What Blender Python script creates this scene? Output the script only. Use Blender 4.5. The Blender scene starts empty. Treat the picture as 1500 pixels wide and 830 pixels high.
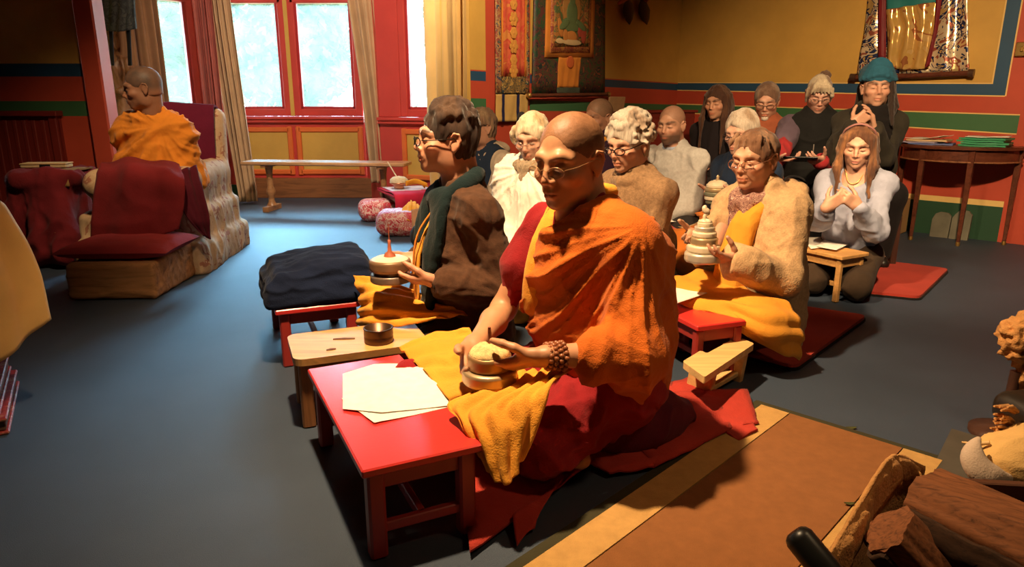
import bpy, math, random
import numpy as np
from mathutils import Vector, Matrix
random.seed(7)
R = np.random.RandomState(11)
PI = math.pi
C = bpy.context.scene.collection
# ------------------------------------------------------------------ camera maths
CAM_H = 1.05; PITCH = math.radians(14.7); FOC = 1010.0
CT, ST = math.cos(PITCH), math.sin(PITCH)
def P(px, py, Y):
    """point of the room at distance Y seen at photo pixel px,py"""
    u = (px-750)/FOC; v = (415-py)/FOC
    dy = CT+v*ST; t = Y/dy
    return np.array((u*t, Y, CAM_H+(-ST+v*CT)*t))
def Fl(px, py, z=0.0):
    u = (px-750)/FOC; v = (415-py)/FOC
    dz = -ST+v*CT; t = (z-CAM_H)/dz
    return np.array((u*t, (CT+v*ST)*t, z))
def arr(*a): return np.array(a, float)
def unit(v):
    v = np.asarray(v, float); n = np.linalg.norm(v); return v/n if n > 1e-9 else v
def rotz(a): c, s = math.cos(a), math.sin(a); return np.array(((c, -s, 0), (s, c, 0), (0, 0, 1.)))
def roty(a): c, s = math.cos(a), math.sin(a); return np.array(((c, 0, s), (0, 1, 0), (-s, 0, c.real)))
def rotx(a): c, s = math.cos(a), math.sin(a); return np.array(((1, 0, 0), (0, c, -s), (0, s, c)))
# ------------------------------------------------------------------ noise
def _hash(ix, iy, iz):
    n = (ix*374761393 + iy*668265263 + iz*2147483647) & 0xffffffff
    n = ((n ^ (n >> 13))*1274126177) & 0xffffffff
    return ((n ^ (n >> 16)) & 0xffff)/65535.0
def vnoise(p):
    p = np.asarray(p, float); i = np.floor(p).astype(np.int64); f = p-i; f = f*f*(3-2*f)
    x, y, z = i[..., 0], i[..., 1], i[..., 2]; fx, fy, fz = f[..., 0], f[..., 1], f[..., 2]
    r = 0
    for a in (0, 1):
        for b in (0, 1):
            for c in (0, 1):
                w = (fx if a else 1-fx)*(fy if b else 1-fy)*(fz if c else 1-fz)
                r = r+w*_hash(x+a, y+b, z+c)
    return r
def fbm(p, o=3):
    r = 0; a = .5
    for k in range(o):
        r = r+a*vnoise(p*(2**k)+17.3*k); a *= .5
    return r
# ------------------------------------------------------------------ objects
def tag(o, label=None, cat=None, group=None, kind=None):
    if label: o['label'] = label
    if cat: o['category'] = cat
    if group: o['group'] = group
    if kind: o['kind'] = kind
    return o
def empty(name, loc, label=None, cat=None, group=None, rz=0):
    o = bpy.data.objects.new(name, None); C.objects.link(o)
    o.location = tuple(float(a) for a in loc); o.rotation_euler = (0, 0, rz); o.empty_display_size = .05
    return tag(o, label, cat, group)
def root_loc(p):
    v = np.zeros(3)
    while p is not None:
        v += np.array(p.location); p = p.parent
    return v
class MB:
    """collects shapes, links them as one mesh object"""
    def __init__(s): s.v = []; s.f = []; s.m = []; s.n = 0; s.sm = []
    def add(s, verts, faces, m=0, smooth=False):
        verts = np.asarray(verts, float).reshape(-1, 3)
        s.v.append(verts)
        for f in faces: s.f.append([int(i)+s.n for i in f]); s.m.append(m); s.sm.append(smooth)
        s.n += len(verts); return s
    def box(s, c, size, rot=None, m=0, bev=.004, taper=1.0):
        hx, hy, hz = [a/2 for a in size]; b = min(bev, hx*.9, hy*.9, hz*.9)
        vs = []; idx = {}
        for sx in (-1, 1):
            for sy in (-1, 1):
                for sz in (-1, 1):
                    t = taper if sz < 0 else 1
                    idx[sx, sy, sz] = len(vs)
                    vs += [(sx*hx*t, sy*(hy*t-b), sz*(hz-b)), (sx*(hx*t-b), sy*hy*t, sz*(hz-b)), (sx*(hx*t-b), sy*(hy*t-b), sz*hz)]
        fs = []
        def q(a, b2, c2, d): fs.append((a, b2, c2, d))
        for sg in (-1, 1):
            for ax in range(3):
                ring = [(-1, -1), (1, -1), (1, 1), (-1, 1)]
                o = []
                for a, b2 in ring:
                    k = [0, 0, 0]; k[ax] = sg; k[(ax+1) % 3] = a; k[(ax+2) % 3] = b2
                    o.append(idx[tuple(k)]+ax)
                if sg < 0: o = o[::-1]
                q(*o)
        for ax in range(3):       # edge faces
            a1, a2 = (ax+1) % 3, (ax+2) % 3
            for s1 in (-1, 1):
                for s2 in (-1, 1):
                    k0 = [0]*3; k1 = [0]*3
                    k0[ax] = -1; k1[ax] = 1; k0[a1] = k1[a1] = s1; k0[a2] = k1[a2] = s2
                    i0, i1 = idx[tuple(k0)], idx[tuple(k1)]
                    o = [i0+a1, i1+a1, i1+a2, i0+a2]
                    if s1*s2 < 0: o = o[::-1]
                    q(*o[::-1] if False else o)
        for k, i in idx.items():
            o = (i, i+1, i+2)
            fs.append(o if k[0]*k[1]*k[2] > 0 else o[::-1])
        v = np.array(vs)
        if rot is not None: v = v@np.asarray(rot).T
        return s.add(v+np.asarray(c, float), fs, m)
    def bar(s, a, b, w, h, up=(0, 0, 1), m=0, bev=.003, taper=1.0):
        a = np.asarray(a, float); b = np.asarray(b, float); d = unit(b-a)
        up = np.asarray(up, float)
        if abs(d@up) > .98: up = arr(0, 1, 0)
        x = unit(np.cross(up, d)); y = np.cross(d, x)
        return s.box((a+b)/2, (w, h, np.linalg.norm(b-a)), np.stack((x, y, d), 1), m, bev, taper)
    def tube(s, pts, rad, n=10, m=0, cap=True, smooth=True):
        pts = np.asarray(pts, float); k = len(pts); rad = np.broadcast_to(rad, (k,))
        tan = np.gradient(pts, axis=0); rings = []; x = None
        for i in range(k):
            t = unit(tan[i])
            if x is None: x = unit(np.cross(t, arr(.3, .5, .8)))
            x = unit(x-t*(x@t)); y = np.cross(t, x)
            a = np.arange(n)*2*PI/n
            rings.append(pts[i]+rad[i]*(np.cos(a)[:, None]*x+np.sin(a)[:, None]*y))
        return s.rings(rings, m, cap, smooth)
    def rings(s, rings, m=0, cap=True, smooth=True):
        n = len(rings[0]); k = len(rings); v = np.concatenate(rings); f = []
        for i in range(k-1):
            for j in range(n):
                a = i*n+j; b = i*n+(j+1) % n
                f.append((a, b, b+n, a+n))
        s.add(v, f, m, smooth)
        if cap:
            s.add(rings[0], [tuple(range(n))[::-1]], m); s.add(rings[-1], [tuple(range(n))], m)
        return s
    def lathe(s, prof, c=(0, 0, 0), n=40, m=0, rot=None, smooth=True):
        a = np.arange(n)*2*PI/n; rings = []
        for r, z in prof:
            q = np.stack((r*np.cos(a), r*np.sin(a), np.full(n, z)), 1)
            if rot is not None: q = q@np.asarray(rot).T
            rings.append(q+np.asarray(c, float))
        return s.rings(rings, m, True, smooth)
    def ell(s, c, r, rot=None, m=0, n=20, k=12):
        vs = []; 
        for i in range(k+1):
            t = PI*i/k
            for j in range(n):
                a = 2*PI*j/n; vs.append((math.sin(t)*math.cos(a), math.sin(t)*math.sin(a), -math.cos(t)))
        v = np.array(vs)*np.asarray(r, float)
        if rot is not None: v = v@np.asarray(rot).T
        f = [(i*n+j, i*n+(j+1) % n, (i+1)*n+(j+1) % n, (i+1)*n+j) for i in range(k) for j in range(n)]
        return s.add(v+np.asarray(c, float), f, m, True)
    def grid(s, g, m=0, thick=.002, smooth=True, mfun=None):
        """g: (a,b,3) surface, given thickness"""
        g = np.asarray(g, float); a, b = g.shape[:2]
        du = np.gradient(g, axis=0); dv = np.gradient(g, axis=1)
        nn = np.cross(du, dv); nn /= np.maximum(np.linalg.norm(nn, axis=2, keepdims=True), 1e-9)
        top = (g+nn*thick/2).reshape(-1, 3); bot = (g-nn*thick/2).reshape(-1, 3)
        N = a*b; f = []; ms = []
        for i in range(a-1):
            for j in range(b-1):
                p = i*b+j; mm = mfun(i/(a-1), j/(b-1)) if mfun else m
                f.append((p, p+b, p+b+1, p+1)); ms.append(mm)
                f.append((N+p+1, N+p+b+1, N+p+b, N+p)); ms.append(mm)
        edge = [(i, 0) for i in range(a)]+[(a-1, j) for j in range(1, b)]+[(i, b-1) for i in range(a-2, -1, -1)]+[(0, j) for j in range(b-2, 0, -1)]
        ids = [i*b+j for i, j in edge]
        v = np.concatenate((top, bot))
        n0 = len(s.f)
        s.add(v, f, m, smooth)
        for q, mm in enumerate(ms): s.m[n0+q] = mm
        fe = []
        for q in range(len(ids)):
            p0, p1 = ids[q], ids[(q+1) % len(ids)]
            fe.append((p1, p0, N+p0, N+p1))
        off = s.n-len(v)
        for e in fe: s.f.append([i+off for i in e]); s.m.append(m); s.sm.append(False)
        return s
    def prism(s, poly, z0, z1, m=0):
        poly = np.asarray(poly, float); n = len(poly)
        v = np.concatenate((np.c_[poly, np.full(n, z0)], np.c_[poly, np.full(n, z1)]))
        area = np.sum(poly[:, 0]*np.roll(poly[:, 1], -1)-np.roll(poly[:, 0], -1)*poly[:, 1])
        f = [tuple(range(n))[::-1], tuple(range(n, 2*n))]+[(i, (i+1) % n, n+(i+1) % n, n+i) for i in range(n)]
        if area < 0: f = [t[::-1] for t in f]
        return s.add(v, f, m)
    def build(s, name, mats, parent=None, loc=None, colors=None):
        me = bpy.data.meshes.new(name)
        v = np.concatenate(s.v)
        base = root_loc(parent) if parent is not None else (np.asarray(loc, float) if loc is not None else np.zeros(3))
        me.from_pydata((v-base).tolist(), [], s.f)
        if not isinstance(mats, (list, tuple)): mats = [mats]
        for m in mats: me.materials.append(m)
        me.polygons.foreach_set('material_index', s.m)
        me.polygons.foreach_set('use_smooth', s.sm)
        o = bpy.data.objects.new(name, me); C.objects.link(o)
        if parent is not None: o.parent = parent
        elif loc is not None: o.location = tuple(float(a) for a in loc)
        return o
def mesh_obj(name, v, q, mats, parent=None, col=None, mi=None, loc=None):
    me = bpy.data.meshes.new(name)
    base = root_loc(parent) if parent is not None else (np.asarray(loc, float) if loc is not None else np.zeros(3))
    v = np.asarray(v)-base
    me.vertices.add(len(v)); me.vertices.foreach_set('co', v.astype(np.float32).ravel())
    q = np.asarray(q, np.int32); me.loops.add(q.size); me.loops.foreach_set('vertex_index', q.ravel())
    me.polygons.add(len(q)); me.polygons.foreach_set('loop_start', np.arange(len(q), dtype=np.int32)*q.shape[1])
    if not isinstance(mats, (list, tuple)): mats = [mats]
    for m in mats: me.materials.append(m)
    if mi is not None: me.polygons.foreach_set('material_index', np.asarray(mi, np.int32))
    me.polygons.foreach_set('use_smooth', np.ones(len(q), bool))
    me.update(calc_edges=True)
    if col is not None:
        a = me.color_attributes.new('Col', 'FLOAT_COLOR', 'POINT')
        a.data.foreach_set('color', np.c_[col, np.ones(len(col))].astype(np.float32).ravel())
    o = bpy.data.objects.new(name, me); C.objects.link(o)
    if parent is not None: o.parent = parent
    elif loc is not None: o.location = tuple(float(a) for a in loc)
    return o
# ------------------------------------------------------------------ distance fields -> one continuous skin
class Field:
    def __init__(s, lo, hi, h):
        s.lo = np.asarray(lo, float); s.h = h
        s.n = np.ceil((np.asarray(hi)-s.lo)/h).astype(int)+1
        s.d = np.full(tuple(s.n), 1.0, np.float32)
    def _blk(s, lo, hi):
        a = np.clip(np.floor((lo-s.lo)/s.h).astype(int), 0, s.n); b = np.clip(np.ceil((hi-s.lo)/s.h).astype(int)+1, 0, s.n)
        if (b <= a).any(): return None, None
        ax = [(s.lo[i]+s.h*np.arange(a[i], b[i])).astype(np.float32) for i in range(3)]
        g = np.stack(np.meshgrid(*ax, indexing='ij'), -1)
        return tuple(slice(a[i], b[i]) for i in range(3)), g
    def put(s, sl, d, k, sub=False):
        cur = s.d[sl]
        if sub:
            d = -d
            h = np.maximum(k-np.abs(cur-d), 0)/k if k > 0 else 0
            s.d[sl] = np.maximum(cur, d)+h*h*k/4
        else:
            h = np.maximum(k-np.abs(cur-d), 0)/k if k > 0 else 0
            s.d[sl] = np.minimum(cur, d)-h*h*k/4
    def seg(s, a, b, ra, rb=None, k=.02, side=None, flat=1.0, sub=False):
        a = np.asarray(a, float); b = np.asarray(b, float); rb = ra if rb is None else rb
        r = max(ra, rb)*max(1, flat)+k+2*s.h
        sl, g = s._blk(np.minimum(a, b)-r, np.maximum(a, b)+r)
        if sl is None: return s
        q = g-a.astype(np.float32); ba = (b-a).astype(np.float32)
        if side is not None:
            sd = np.asarray(side, np.float32); w = q@sd; q = q+(w*(1/flat-1))[..., None]*sd
            ba = ba+(ba@sd)*(1/flat-1)*sd
        L = float(ba@ba)+1e-9
        t = np.clip(q@ba/L, 0, 1)
        d = np.linalg.norm(q-t[..., None]*ba, axis=-1)-(ra+(rb-ra)*t)
        s.put(sl, d, k, sub); return s
    def tube(s, pts, rad, k=.02, **kw):
        rad = np.broadcast_to(rad, (len(pts),))
        for i in range(len(pts)-1): s.seg(pts[i], pts[i+1], rad[i], rad[i+1], k, **kw)
        return s
    def ell(s, c, r, rot=None, k=.02, sub=False):
        c = np.asarray(c, float); r = np.broadcast_to(np.asarray(r, float), (3,)); R_ = max(r)+k+2*s.h
        sl, g = s._blk(c-R_, c+R_)
        if sl is None: return s
        q = g-c.astype(np.float32)
        if rot is not None: q = q@np.asarray(rot, np.float32)
        rr = r.astype(np.float32)
        k0 = np.linalg.norm(q/rr, axis=-1); k1 = np.linalg.norm(q/(rr*rr), axis=-1)
        d = k0*(k0-1)/np.maximum(k1, 1e-6)
        s.put(sl, d, k, sub); return s
    def box(s, c, half, rot=None, rnd=.01, k=.02, sub=False):
        c = np.asarray(c, float); half = np.asarray(half, float); R_ = np.linalg.norm(half)+k+2*s.h
        sl, g = s._blk(c-R_, c+R_)
        if sl is None: return s
        q = g-c.astype(np.float32)
        if rot is not None: q = q@np.asarray(rot, np.float32)
        q = np.abs(q)-(half-rnd).astype(np.float32)
        d = np.linalg.norm(np.maximum(q, 0), axis=-1)+np.minimum(q.max(-1), 0)-rnd
        s.put(sl, d, k, sub); return s
    def plane(s, p, n, k=.004):
        """cut away what lies on the n side of p"""
        ax = [(s.lo[i]+s.h*np.arange(s.n[i])).astype(np.float32) for i in range(3)]
        n = unit(n)
        d = (ax[0]*n[0])[:, None, None]+(ax[1]*n[1])[None, :, None]+(ax[2]*n[2])[None, None, :]-float(np.asarray(p)@n)
        s.d = np.maximum(s.d, d.astype(np.float32)); return s
    def mesh(s, smooth=1):
        d = s.d; d[0], d[-1] = 1, 1; d[:, 0], d[:, -1] = 1, 1; d[:, :, 0], d[:, :, -1] = 1, 1
        neg = d < 0
        nx, ny, nz = d.shape
        cnt = np.zeros((nx-1, ny-1, nz-1), np.uint8)
        for i in (0, 1):
            for j in (0, 1):
                for k in (0, 1): cnt += neg[i:nx-1+i, j:ny-1+j, k:nz-1+k]
        act = np.argwhere((cnt > 0) & (cnt < 8))
        idx = np.full(cnt.shape, -1, np.int32); idx[act[:, 0], act[:, 1], act[:, 2]] = np.arange(len(act))
        val = {}
        for i in (0, 1):
            for j in (0, 1):
                for k in (0, 1): val[i, j, k] = d[act[:, 0]+i, act[:, 1]+j, act[:, 2]+k]
        acc = np.zeros((len(act), 3)); num = np.zeros(len(act))
        for ax in range(3):
            for u in (0, 1):
                for w in (0, 1):
                    c0 = [0, 0, 0]; c0[(ax+1) % 3] = u; c0[(ax+2) % 3] = w; c1 = list(c0); c1[ax] = 1
                    a, b = val[tuple(c0)], val[tuple(c1)]
                    m = (a < 0) != (b < 0)
                    t = np.where(m, a/np.where(m, a-b, 1), 0)
                    pt = np.tile(np.array(c0, float), (len(act), 1)); pt[:, ax] = t
                    acc += pt*m[:, None]; num += m
        v = s.lo+s.h*(act+acc/np.maximum(num, 1)[:, None])
        quads = []
        for ax in range(3):
            a1, a2 = (ax+1) % 3, (ax+2) % 3
            sl0 = [slice(None)]*3; sl1 = [slice(None)]*3; sl0[ax] = slice(0, -1); sl1[ax] = slice(1, None)
            n0, n1 = neg[tuple(sl0)], neg[tuple(sl1)]
            e = np.argwhere(n0 != n1)
            e = e[(e[:, a1] > 0) & (e[:, a2] > 0)]
            flip = n0[e[:, 0], e[:, 1], e[:, 2]]
            def at(o1, o2):
                q = e.copy(); q[:, a1] -= o1; q[:, a2] -= o2
                return idx[q[:, 0], q[:, 1], q[:, 2]]
            Q = np.stack((at(1, 1), at(0, 1), at(0, 0), at(1, 0)), 1)
            Q = np.where(flip[:, None], Q, Q[:, ::-1]); quads.append(Q)
        q = np.concatenate(quads)
        v = relax(v, q, smooth)
        return v, q
def relax(v, q, it, w=.5):
    if it <= 0: return v
    e = np.concatenate([q[:, [i, (i+1) % 4]] for i in range(4)])
    n = len(v); deg = np.bincount(e[:, 0], minlength=n)+np.bincount(e[:, 1], minlength=n)
    for _ in range(it):
        acc = np.stack([np.bincount(e[:, 0], v[e[:, 1], i], n)+np.bincount(e[:, 1], v[e[:, 0], i], n) for i in range(3)], 1)
        v = v+(acc/np.maximum(deg, 1)[:, None]-v)*w
    return v
def normals(v, q):
    fn = np.cross(v[q[:, 2]]-v[q[:, 0]], v[q[:, 3]]-v[q[:, 1]])
    n = np.zeros_like(v)
    for i in range(4):
        for a in range(3): n[:, a] += np.bincount(q[:, i], fn[:, a], len(v))
    return n/np.maximum(np.linalg.norm(n, axis=1, keepdims=True), 1e-12)
def fold(v, q, amp, along=(0, 0, 1), freq=14, stretch=.22, warp=.5, seed=0, mask=None):
    """long soft cloth ridges running along a direction"""
    n = normals(v, q); al = unit(along); b1 = unit(np.cross(al, arr(.31, .62, .2))); b2 = np.cross(al, b1)
    w = fbm(v*6+seed*3.1)-.44
    p = np.stack((v@b1+w*warp*.2, v@b2+w*warp*.2, v@al*stretch), 1)*freq+seed*7.7
    r = 1-np.abs(2*vnoise(p)-1)*1.0; r2 = 1-np.abs(2*vnoise(p*2.1+5)-1)
    d = (r**2*1.0+r2**2*.4-.6)*amp
    if mask is not None: d = d*mask
    return v+n*d[:, None]
def radial(v, q, c, ax, amp, nf=9, r0=.05, r1=.22, seed=0, warp=.5, half=None):
    """crisp folds fanning out from a gathered point"""
    n = normals(v, q); ax = unit(ax); b1 = unit(np.cross(ax, arr(0, 0, 1.))); b2 = np.cross(ax, b1); d = v-np.asarray(c); r = np.linalg.norm(d, axis=1)
    a = np.arctan2(d@b2, d@b1)+(fbm(v*5+seed)-.44)*warp
    f = 1-np.abs(np.sin(a*nf+seed)); g = 1-np.abs(np.sin(a*nf*2.3+seed*2+2)); k = np.clip((r-r0)/(r1-r0), 0, 1)
    k = k*(.5+.9*np.clip(vnoise(v*7+seed), 0, 1))
    return v+n*((f**2*1.3+g**2*.5-.6)*amp*k)[:, None]
# ------------------------------------------------------------------ materials
_M = {}
def _mat(name):
    m = bpy.data.materials.new(name); m.use_nodes = True; nt = m.node_tree
    b = nt.nodes['Principled BSDF']; return m, nt, b
def _tex(nt, kind='Object'): return nt.nodes.new('ShaderNodeTexCoord').outputs[kind]
def _noise(nt, vec, scale, detail=4, rough=.55, dist=0):
    n = nt.nodes.new('ShaderNodeTexNoise'); n.inputs['Scale'].default_value = scale; n.inputs['Detail'].default_value = detail
    n.inputs['Roughness'].default_value = rough; n.inputs['Distortion'].default_value = dist; nt.links.new(vec, n.inputs['Vector']); return n
def _ramp(nt, fac, stops, const=False):
    r = nt.nodes.new('ShaderNodeValToRGB'); cr = r.color_ramp
    if const: cr.interpolation = 'CONSTANT'
    while len(cr.elements) < len(stops): cr.elements.new(.5)
    for e, (p, c) in zip(cr.elements, stops): e.position = p; e.color = (*c[:3], 1)
    nt.links.new(fac, r.inputs[0]); return r.outputs[0]
def _mapping(nt, vec, scale=(1, 1, 1), rot=(0, 0, 0), loc=(0, 0, 0)):
    m = nt.nodes.new('ShaderNodeMapping'); m.inputs['Scale'].default_value = scale; m.inputs['Rotation'].default_value = rot
    m.inputs['Location'].default_value = loc; nt.links.new(vec, m.inputs['Vector']); return m.outputs[0]
def _bump(nt, b, h, strength, dist=.01):
    n = nt.nodes.new('ShaderNodeBump'); n.inputs['Strength'].default_value = strength; n.inputs['Distance'].default_value = dist
    nt.links.new(h, n.inputs['Height']); nt.links.new(n.outputs[0], b.inputs['Normal'])
def _mix(nt, fac, a, b, mode='MIX'):
    n = nt.nodes.new('ShaderNodeMix'); n.data_type = 'RGBA'; n.blend_type = mode
    if isinstance(fac, (int, float)): n.inputs[0].default_value = fac
    else: nt.links.new(fac, n.inputs[0])
    for s_, x in ((6, a), (7, b)):
        if isinstance(x, tuple): n.inputs[s_].default_value = (*x[:3], 1)
        else: nt.links.new(x, n.inputs[s_])
    return n.outputs[2]
def _set(b, rough, spec=.3, metal=0, sheen=0):
    b.inputs['Roughness'].default_value = rough; b.inputs['Specular IOR Level'].default_value = spec
    b.inputs['Metallic'].default_value = metal
    if sheen: b.inputs['Sheen Weight'].default_value = sheen; b.inputs['Sheen Roughness'].default_value = .5
def sc(c, k): return tuple(min(1, max(0, a*k)) for a in c)
def fabric(name, col, var=.25, vscale=5, bump=.25, bscale=220, rough=.9, sheen=.15, wrinkle=.3):
    if name in _M: return _M[name]
    m, nt, b = _mat(name); t = _tex(nt)
    n = _noise(nt, t, vscale, 5)
    nt.links.new(_ramp(nt, n.outputs[0], [(.3, sc(col, 1-var)), (.7, sc(col, 1+var*.6))]), b.inputs['Base Color'])
    w = _noise(nt, t, bscale, 2); w2 = _noise(nt, t, 18, 4, .6, 1.2)
    mx = nt.nodes.new('ShaderNodeMath'); mx.operation = 'MULTIPLY_ADD'; nt.links.new(w2.outputs[0], mx.inputs[0]); mx.inputs[1].default_value = wrinkle*6
    nt.links.new(w.outputs[0], mx.inputs[2])
    _bump(nt, b, mx.outputs[0], bump, .006); _set(b, rough, .15, 0, sheen*.25); _M[name] = m; return m
def knit(name, col, var=.2, rib=160):
    if name in _M: return _M[name]
    m, nt, b = _mat(name); t = _tex(nt)
    n = _noise(nt, t, 60, 4, .7); v = nt.nodes.new('ShaderNodeTexVoronoi'); v.inputs['Scale'].default_value = rib; nt.links.new(t, v.inputs['Vector'])
    nt.links.new(_ramp(nt, n.outputs[0], [(.3, sc(col, 1-var)), (.7, sc(col, 1+var))]), b.inputs['Base Color'])
    _bump(nt, b, v.outputs['Distance'], .3, .004); _set(b, .95, .1, 0, .1); _M[name] = m; return m
def paint(name, col, rough=.55, var=.08, spec=.4, bump=.05):
    if name in _M: return _M[name]
    m, nt, b = _mat(name); t = _tex(nt); n = _noise(nt, t, 3.5, 6, .6)
    nt.links.new(_ramp(nt, n.outputs[0], [(.3, sc(col, 1-var)), (.7, sc(col, 1+var))]), b.inputs['Base Color'])
    n2 = _noise(nt, t, 90, 3); _bump(nt, b, n2.outputs[0], bump, .004); _set(b, rough, spec); _M[name] = m; return m
def wood(name, col, dark=.55, scale=1.0, axis=0, rough=.5, ring=14, turn=0):
    if name in _M: return _M[name]
    m, nt, b = _mat(name); t = _tex(nt)
    s3 = [ring*scale]*3; s3[axis] = 1.3*scale
    if turn: t = _mapping(nt, t, (1, 1, 1), (0, 0, -turn))
    mp = _mapping(nt, t, tuple(s3)); n = _noise(nt, mp, 2.2, 6, .65, .8)
    nt.links.new(_ramp(nt, n.outputs[0], [(.3, sc(col, dark)), (.52, col), (.75, sc(col, 1.25))]), b.inputs['Base Color'])
    _bump(nt, b, n.outputs[0], .15, .004); _set(b, rough, .4); _M[name] = m; return m
def attrmat(name, rough=.5, spec=.35, var=.12, vs=30, bump=.12, bs=260, streak=None, sheen=0):
    """colour from the mesh's own 'Col' attribute"""
    if name in _M: return _M[name]
    m, nt, b = _mat(name); t = _tex(nt)
    a = nt.nodes.new('ShaderNodeVertexColor'); a.layer_name = 'Col'
    vec = _mapping(nt, t, streak) if streak else t
    n = _noise(nt, vec, vs, 4, .6)
    k = _ramp(nt, n.outputs[0], [(.3, (1-var,)*3), (.7, (1+var,)*3)])
    nt.links.new(_mix(nt, 1.0, a.outputs[0], k, 'MULTIPLY'), b.inputs['Base Color'])
    n2 = _noise(nt, vec, bs, 3); _bump(nt, b, n2.outputs[0], bump, .003); _set(b, rough, spec, 0, sheen); _M[name] = m; return m
def brocade(name, cols, scale=26, rough=.35, metal=.15, seed=0, smooth=.5):
    if name in _M: return _M[name]
    m, nt, b = _mat(name); t = _mapping(nt, _tex(nt), (1, 1, 1), (0, 0, 0), (seed*3.7, seed*1.9, seed))
    n = _noise(nt, t, scale*.45, 2, .5, 1.5); v = nt.nodes.new('ShaderNodeTexVoronoi'); v.inputs['Scale'].default_value = scale
    nt.links.new(_mix(nt, .25, t, n.outputs['Color'], 'LINEAR_LIGHT'), v.inputs['Vector'])
    k = len(cols); c1 = _ramp(nt, n.outputs[0], [(.3+.4*i/k, c) for i, c in enumerate(cols)], True)
    c2 = _ramp(nt, v.outputs['Distance'], [(0, cols[-1]), (.22, cols[0]), (.3, cols[1 % k]), (.55, cols[2 % k])], True)
    c3 = _noise(nt, t, scale*.9, 1)
    f = _ramp(nt, c3.outputs[0], [(0, (0, 0, 0)), (.52, (1, 1, 1))], True)
    nt.links.new(_mix(nt, f, c1, c2), b.inputs['Base Color']); _bump(nt, b, v.outputs['Distance'], .25, .004); _set(b, rough, .5, metal); _M[name] = m; return m
def plain(name, col, rough=.5, metal=0, spec=.5):
    if name in _M: return _M[name]
    m, nt, b = _mat(name); t = _tex(nt); n = _noise(nt, t, 25, 3)
    nt.links.new(_ramp(nt, n.outputs[0], [(.3, sc(col, .93)), (.7, sc(col, 1.07))]), b.inputs['Base Color']); _set(b, rough, spec, metal); _M[name] = m; return m
def glass(name, tint=(.95, .98, .97), refl=.08):
    if name in _M: return _M[name]
    m = bpy.data.materials.new(name); m.use_nodes = True; nt = m.node_tree; nt.nodes.remove(nt.nodes['Principled BSDF'])
    o = nt.nodes['Material Output']; tr = nt.nodes.new('ShaderNodeBsdfTransparent'); tr.inputs[0].default_value = (*tint, 1)
    gl = nt.nodes.new('ShaderNodeBsdfGlossy'); gl.inputs['Roughness'].default_value = .03
    mx = nt.nodes.new('ShaderNodeMixShader'); fr = nt.nodes.new('ShaderNodeFresnel'); fr.inputs[0].default_value = 1.45
    ml = nt.nodes.new('ShaderNodeMath'); ml.operation = 'MULTIPLY'; ml.inputs[1].default_value = refl*10; nt.links.new(fr.outputs[0], ml.inputs[0])
    nt.links.new(ml.outputs[0], mx.inputs[0]); nt.links.new(tr.outputs[0], mx.inputs[1]); nt.links.new(gl.outputs[0], mx.inputs[2]); nt.links.new(mx.outputs[0], o.inputs[0])
    _M[name] = m; return m
# ------------------------------------------------------------------ cloth sheets from a few control points
def cat(pts, n):
    pts = np.asarray(pts, float); k = len(pts)
    if k == 2:
        t = np.linspace(0, 1, n)[:, None] if pts.ndim == 2 else np.linspace(0, 1, n).reshape(-1, *([1]*(pts.ndim-1)))
        return pts[0]*(1-t)+pts[1]*t
    ext = np.concatenate(([2*pts[0]-pts[1]], pts, [2*pts[-1]-pts[-2]]))
    out = []
    for u in np.linspace(0, k-1, n):
        i = min(int(u), k-2); t = u-i; a, b, c, d = ext[i], ext[i+1], ext[i+2], ext[i+3]
        out.append(.5*((2*b)+(c-a)*t+(2*a-5*b+4*c-d)*t*t+(3*b-a-3*c+d)*t**3))
    return np.array(out)
def sheet(ctrl, nu, nv):
    g = cat(np.asarray(ctrl, float), nu)
    return np.swapaxes(cat(np.swapaxes(g, 0, 1), nv), 0, 1)
def crumple(g, amp, freq=10, seed=0, dirn=None, fold_amp=0, nf=6, across=0, ramp=None):
    du = np.gradient(g, axis=0); dv = np.gradient(g, axis=1); nn = np.cross(du, dv); nn /= np.maximum(np.linalg.norm(nn, axis=2, keepdims=True), 1e-9)
    a, b = g.shape[:2]; U, V = np.meshgrid(np.linspace(0, 1, a), np.linspace(0, 1, b), indexing='ij')
    n = (1-np.abs(2*vnoise(g*freq+seed)-1))*amp+(fbm(g*freq*2.3+seed)-.44)*amp*.6
    T = V if across else U
    w = fbm(np.stack((U*2, V*2, U*0+seed), -1))*1.1
    n = n+fold_amp*np.sin(2*PI*nf*T+w*6)*(1 if ramp is None else ramp(U, V))
    return g+nn*n[..., None]
# ================================================================== SETTING
YEL = paint('yellow_ochre_paint', (.62, .36, .075), .6); RED = paint('oxide_red_paint', (.5, .07, .035), .5)
BLU = paint('deep_blue_paint', (.022, .075, .15), .5); GRN = paint('forest_green_paint', (.05, .15, .06), .5)
GLD = paint('gold_line_paint', (.8, .55, .2), .4); PNK = paint('window_red_paint', (.56, .06, .05), .35)
ORG = paint('orange_trim_paint', (.72, .16, .04), .4); DKG = paint('dark_green_paint', (.02, .07, .035), .5)
PLS = paint('ceiling_maroon', (.16, .05, .03), .8)
def S(name, mb, mats, parent=None, **k):
    o = mb.build(name, mats, parent, **k)
    if parent is None: o['kind'] = 'structure'
    return o
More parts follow.
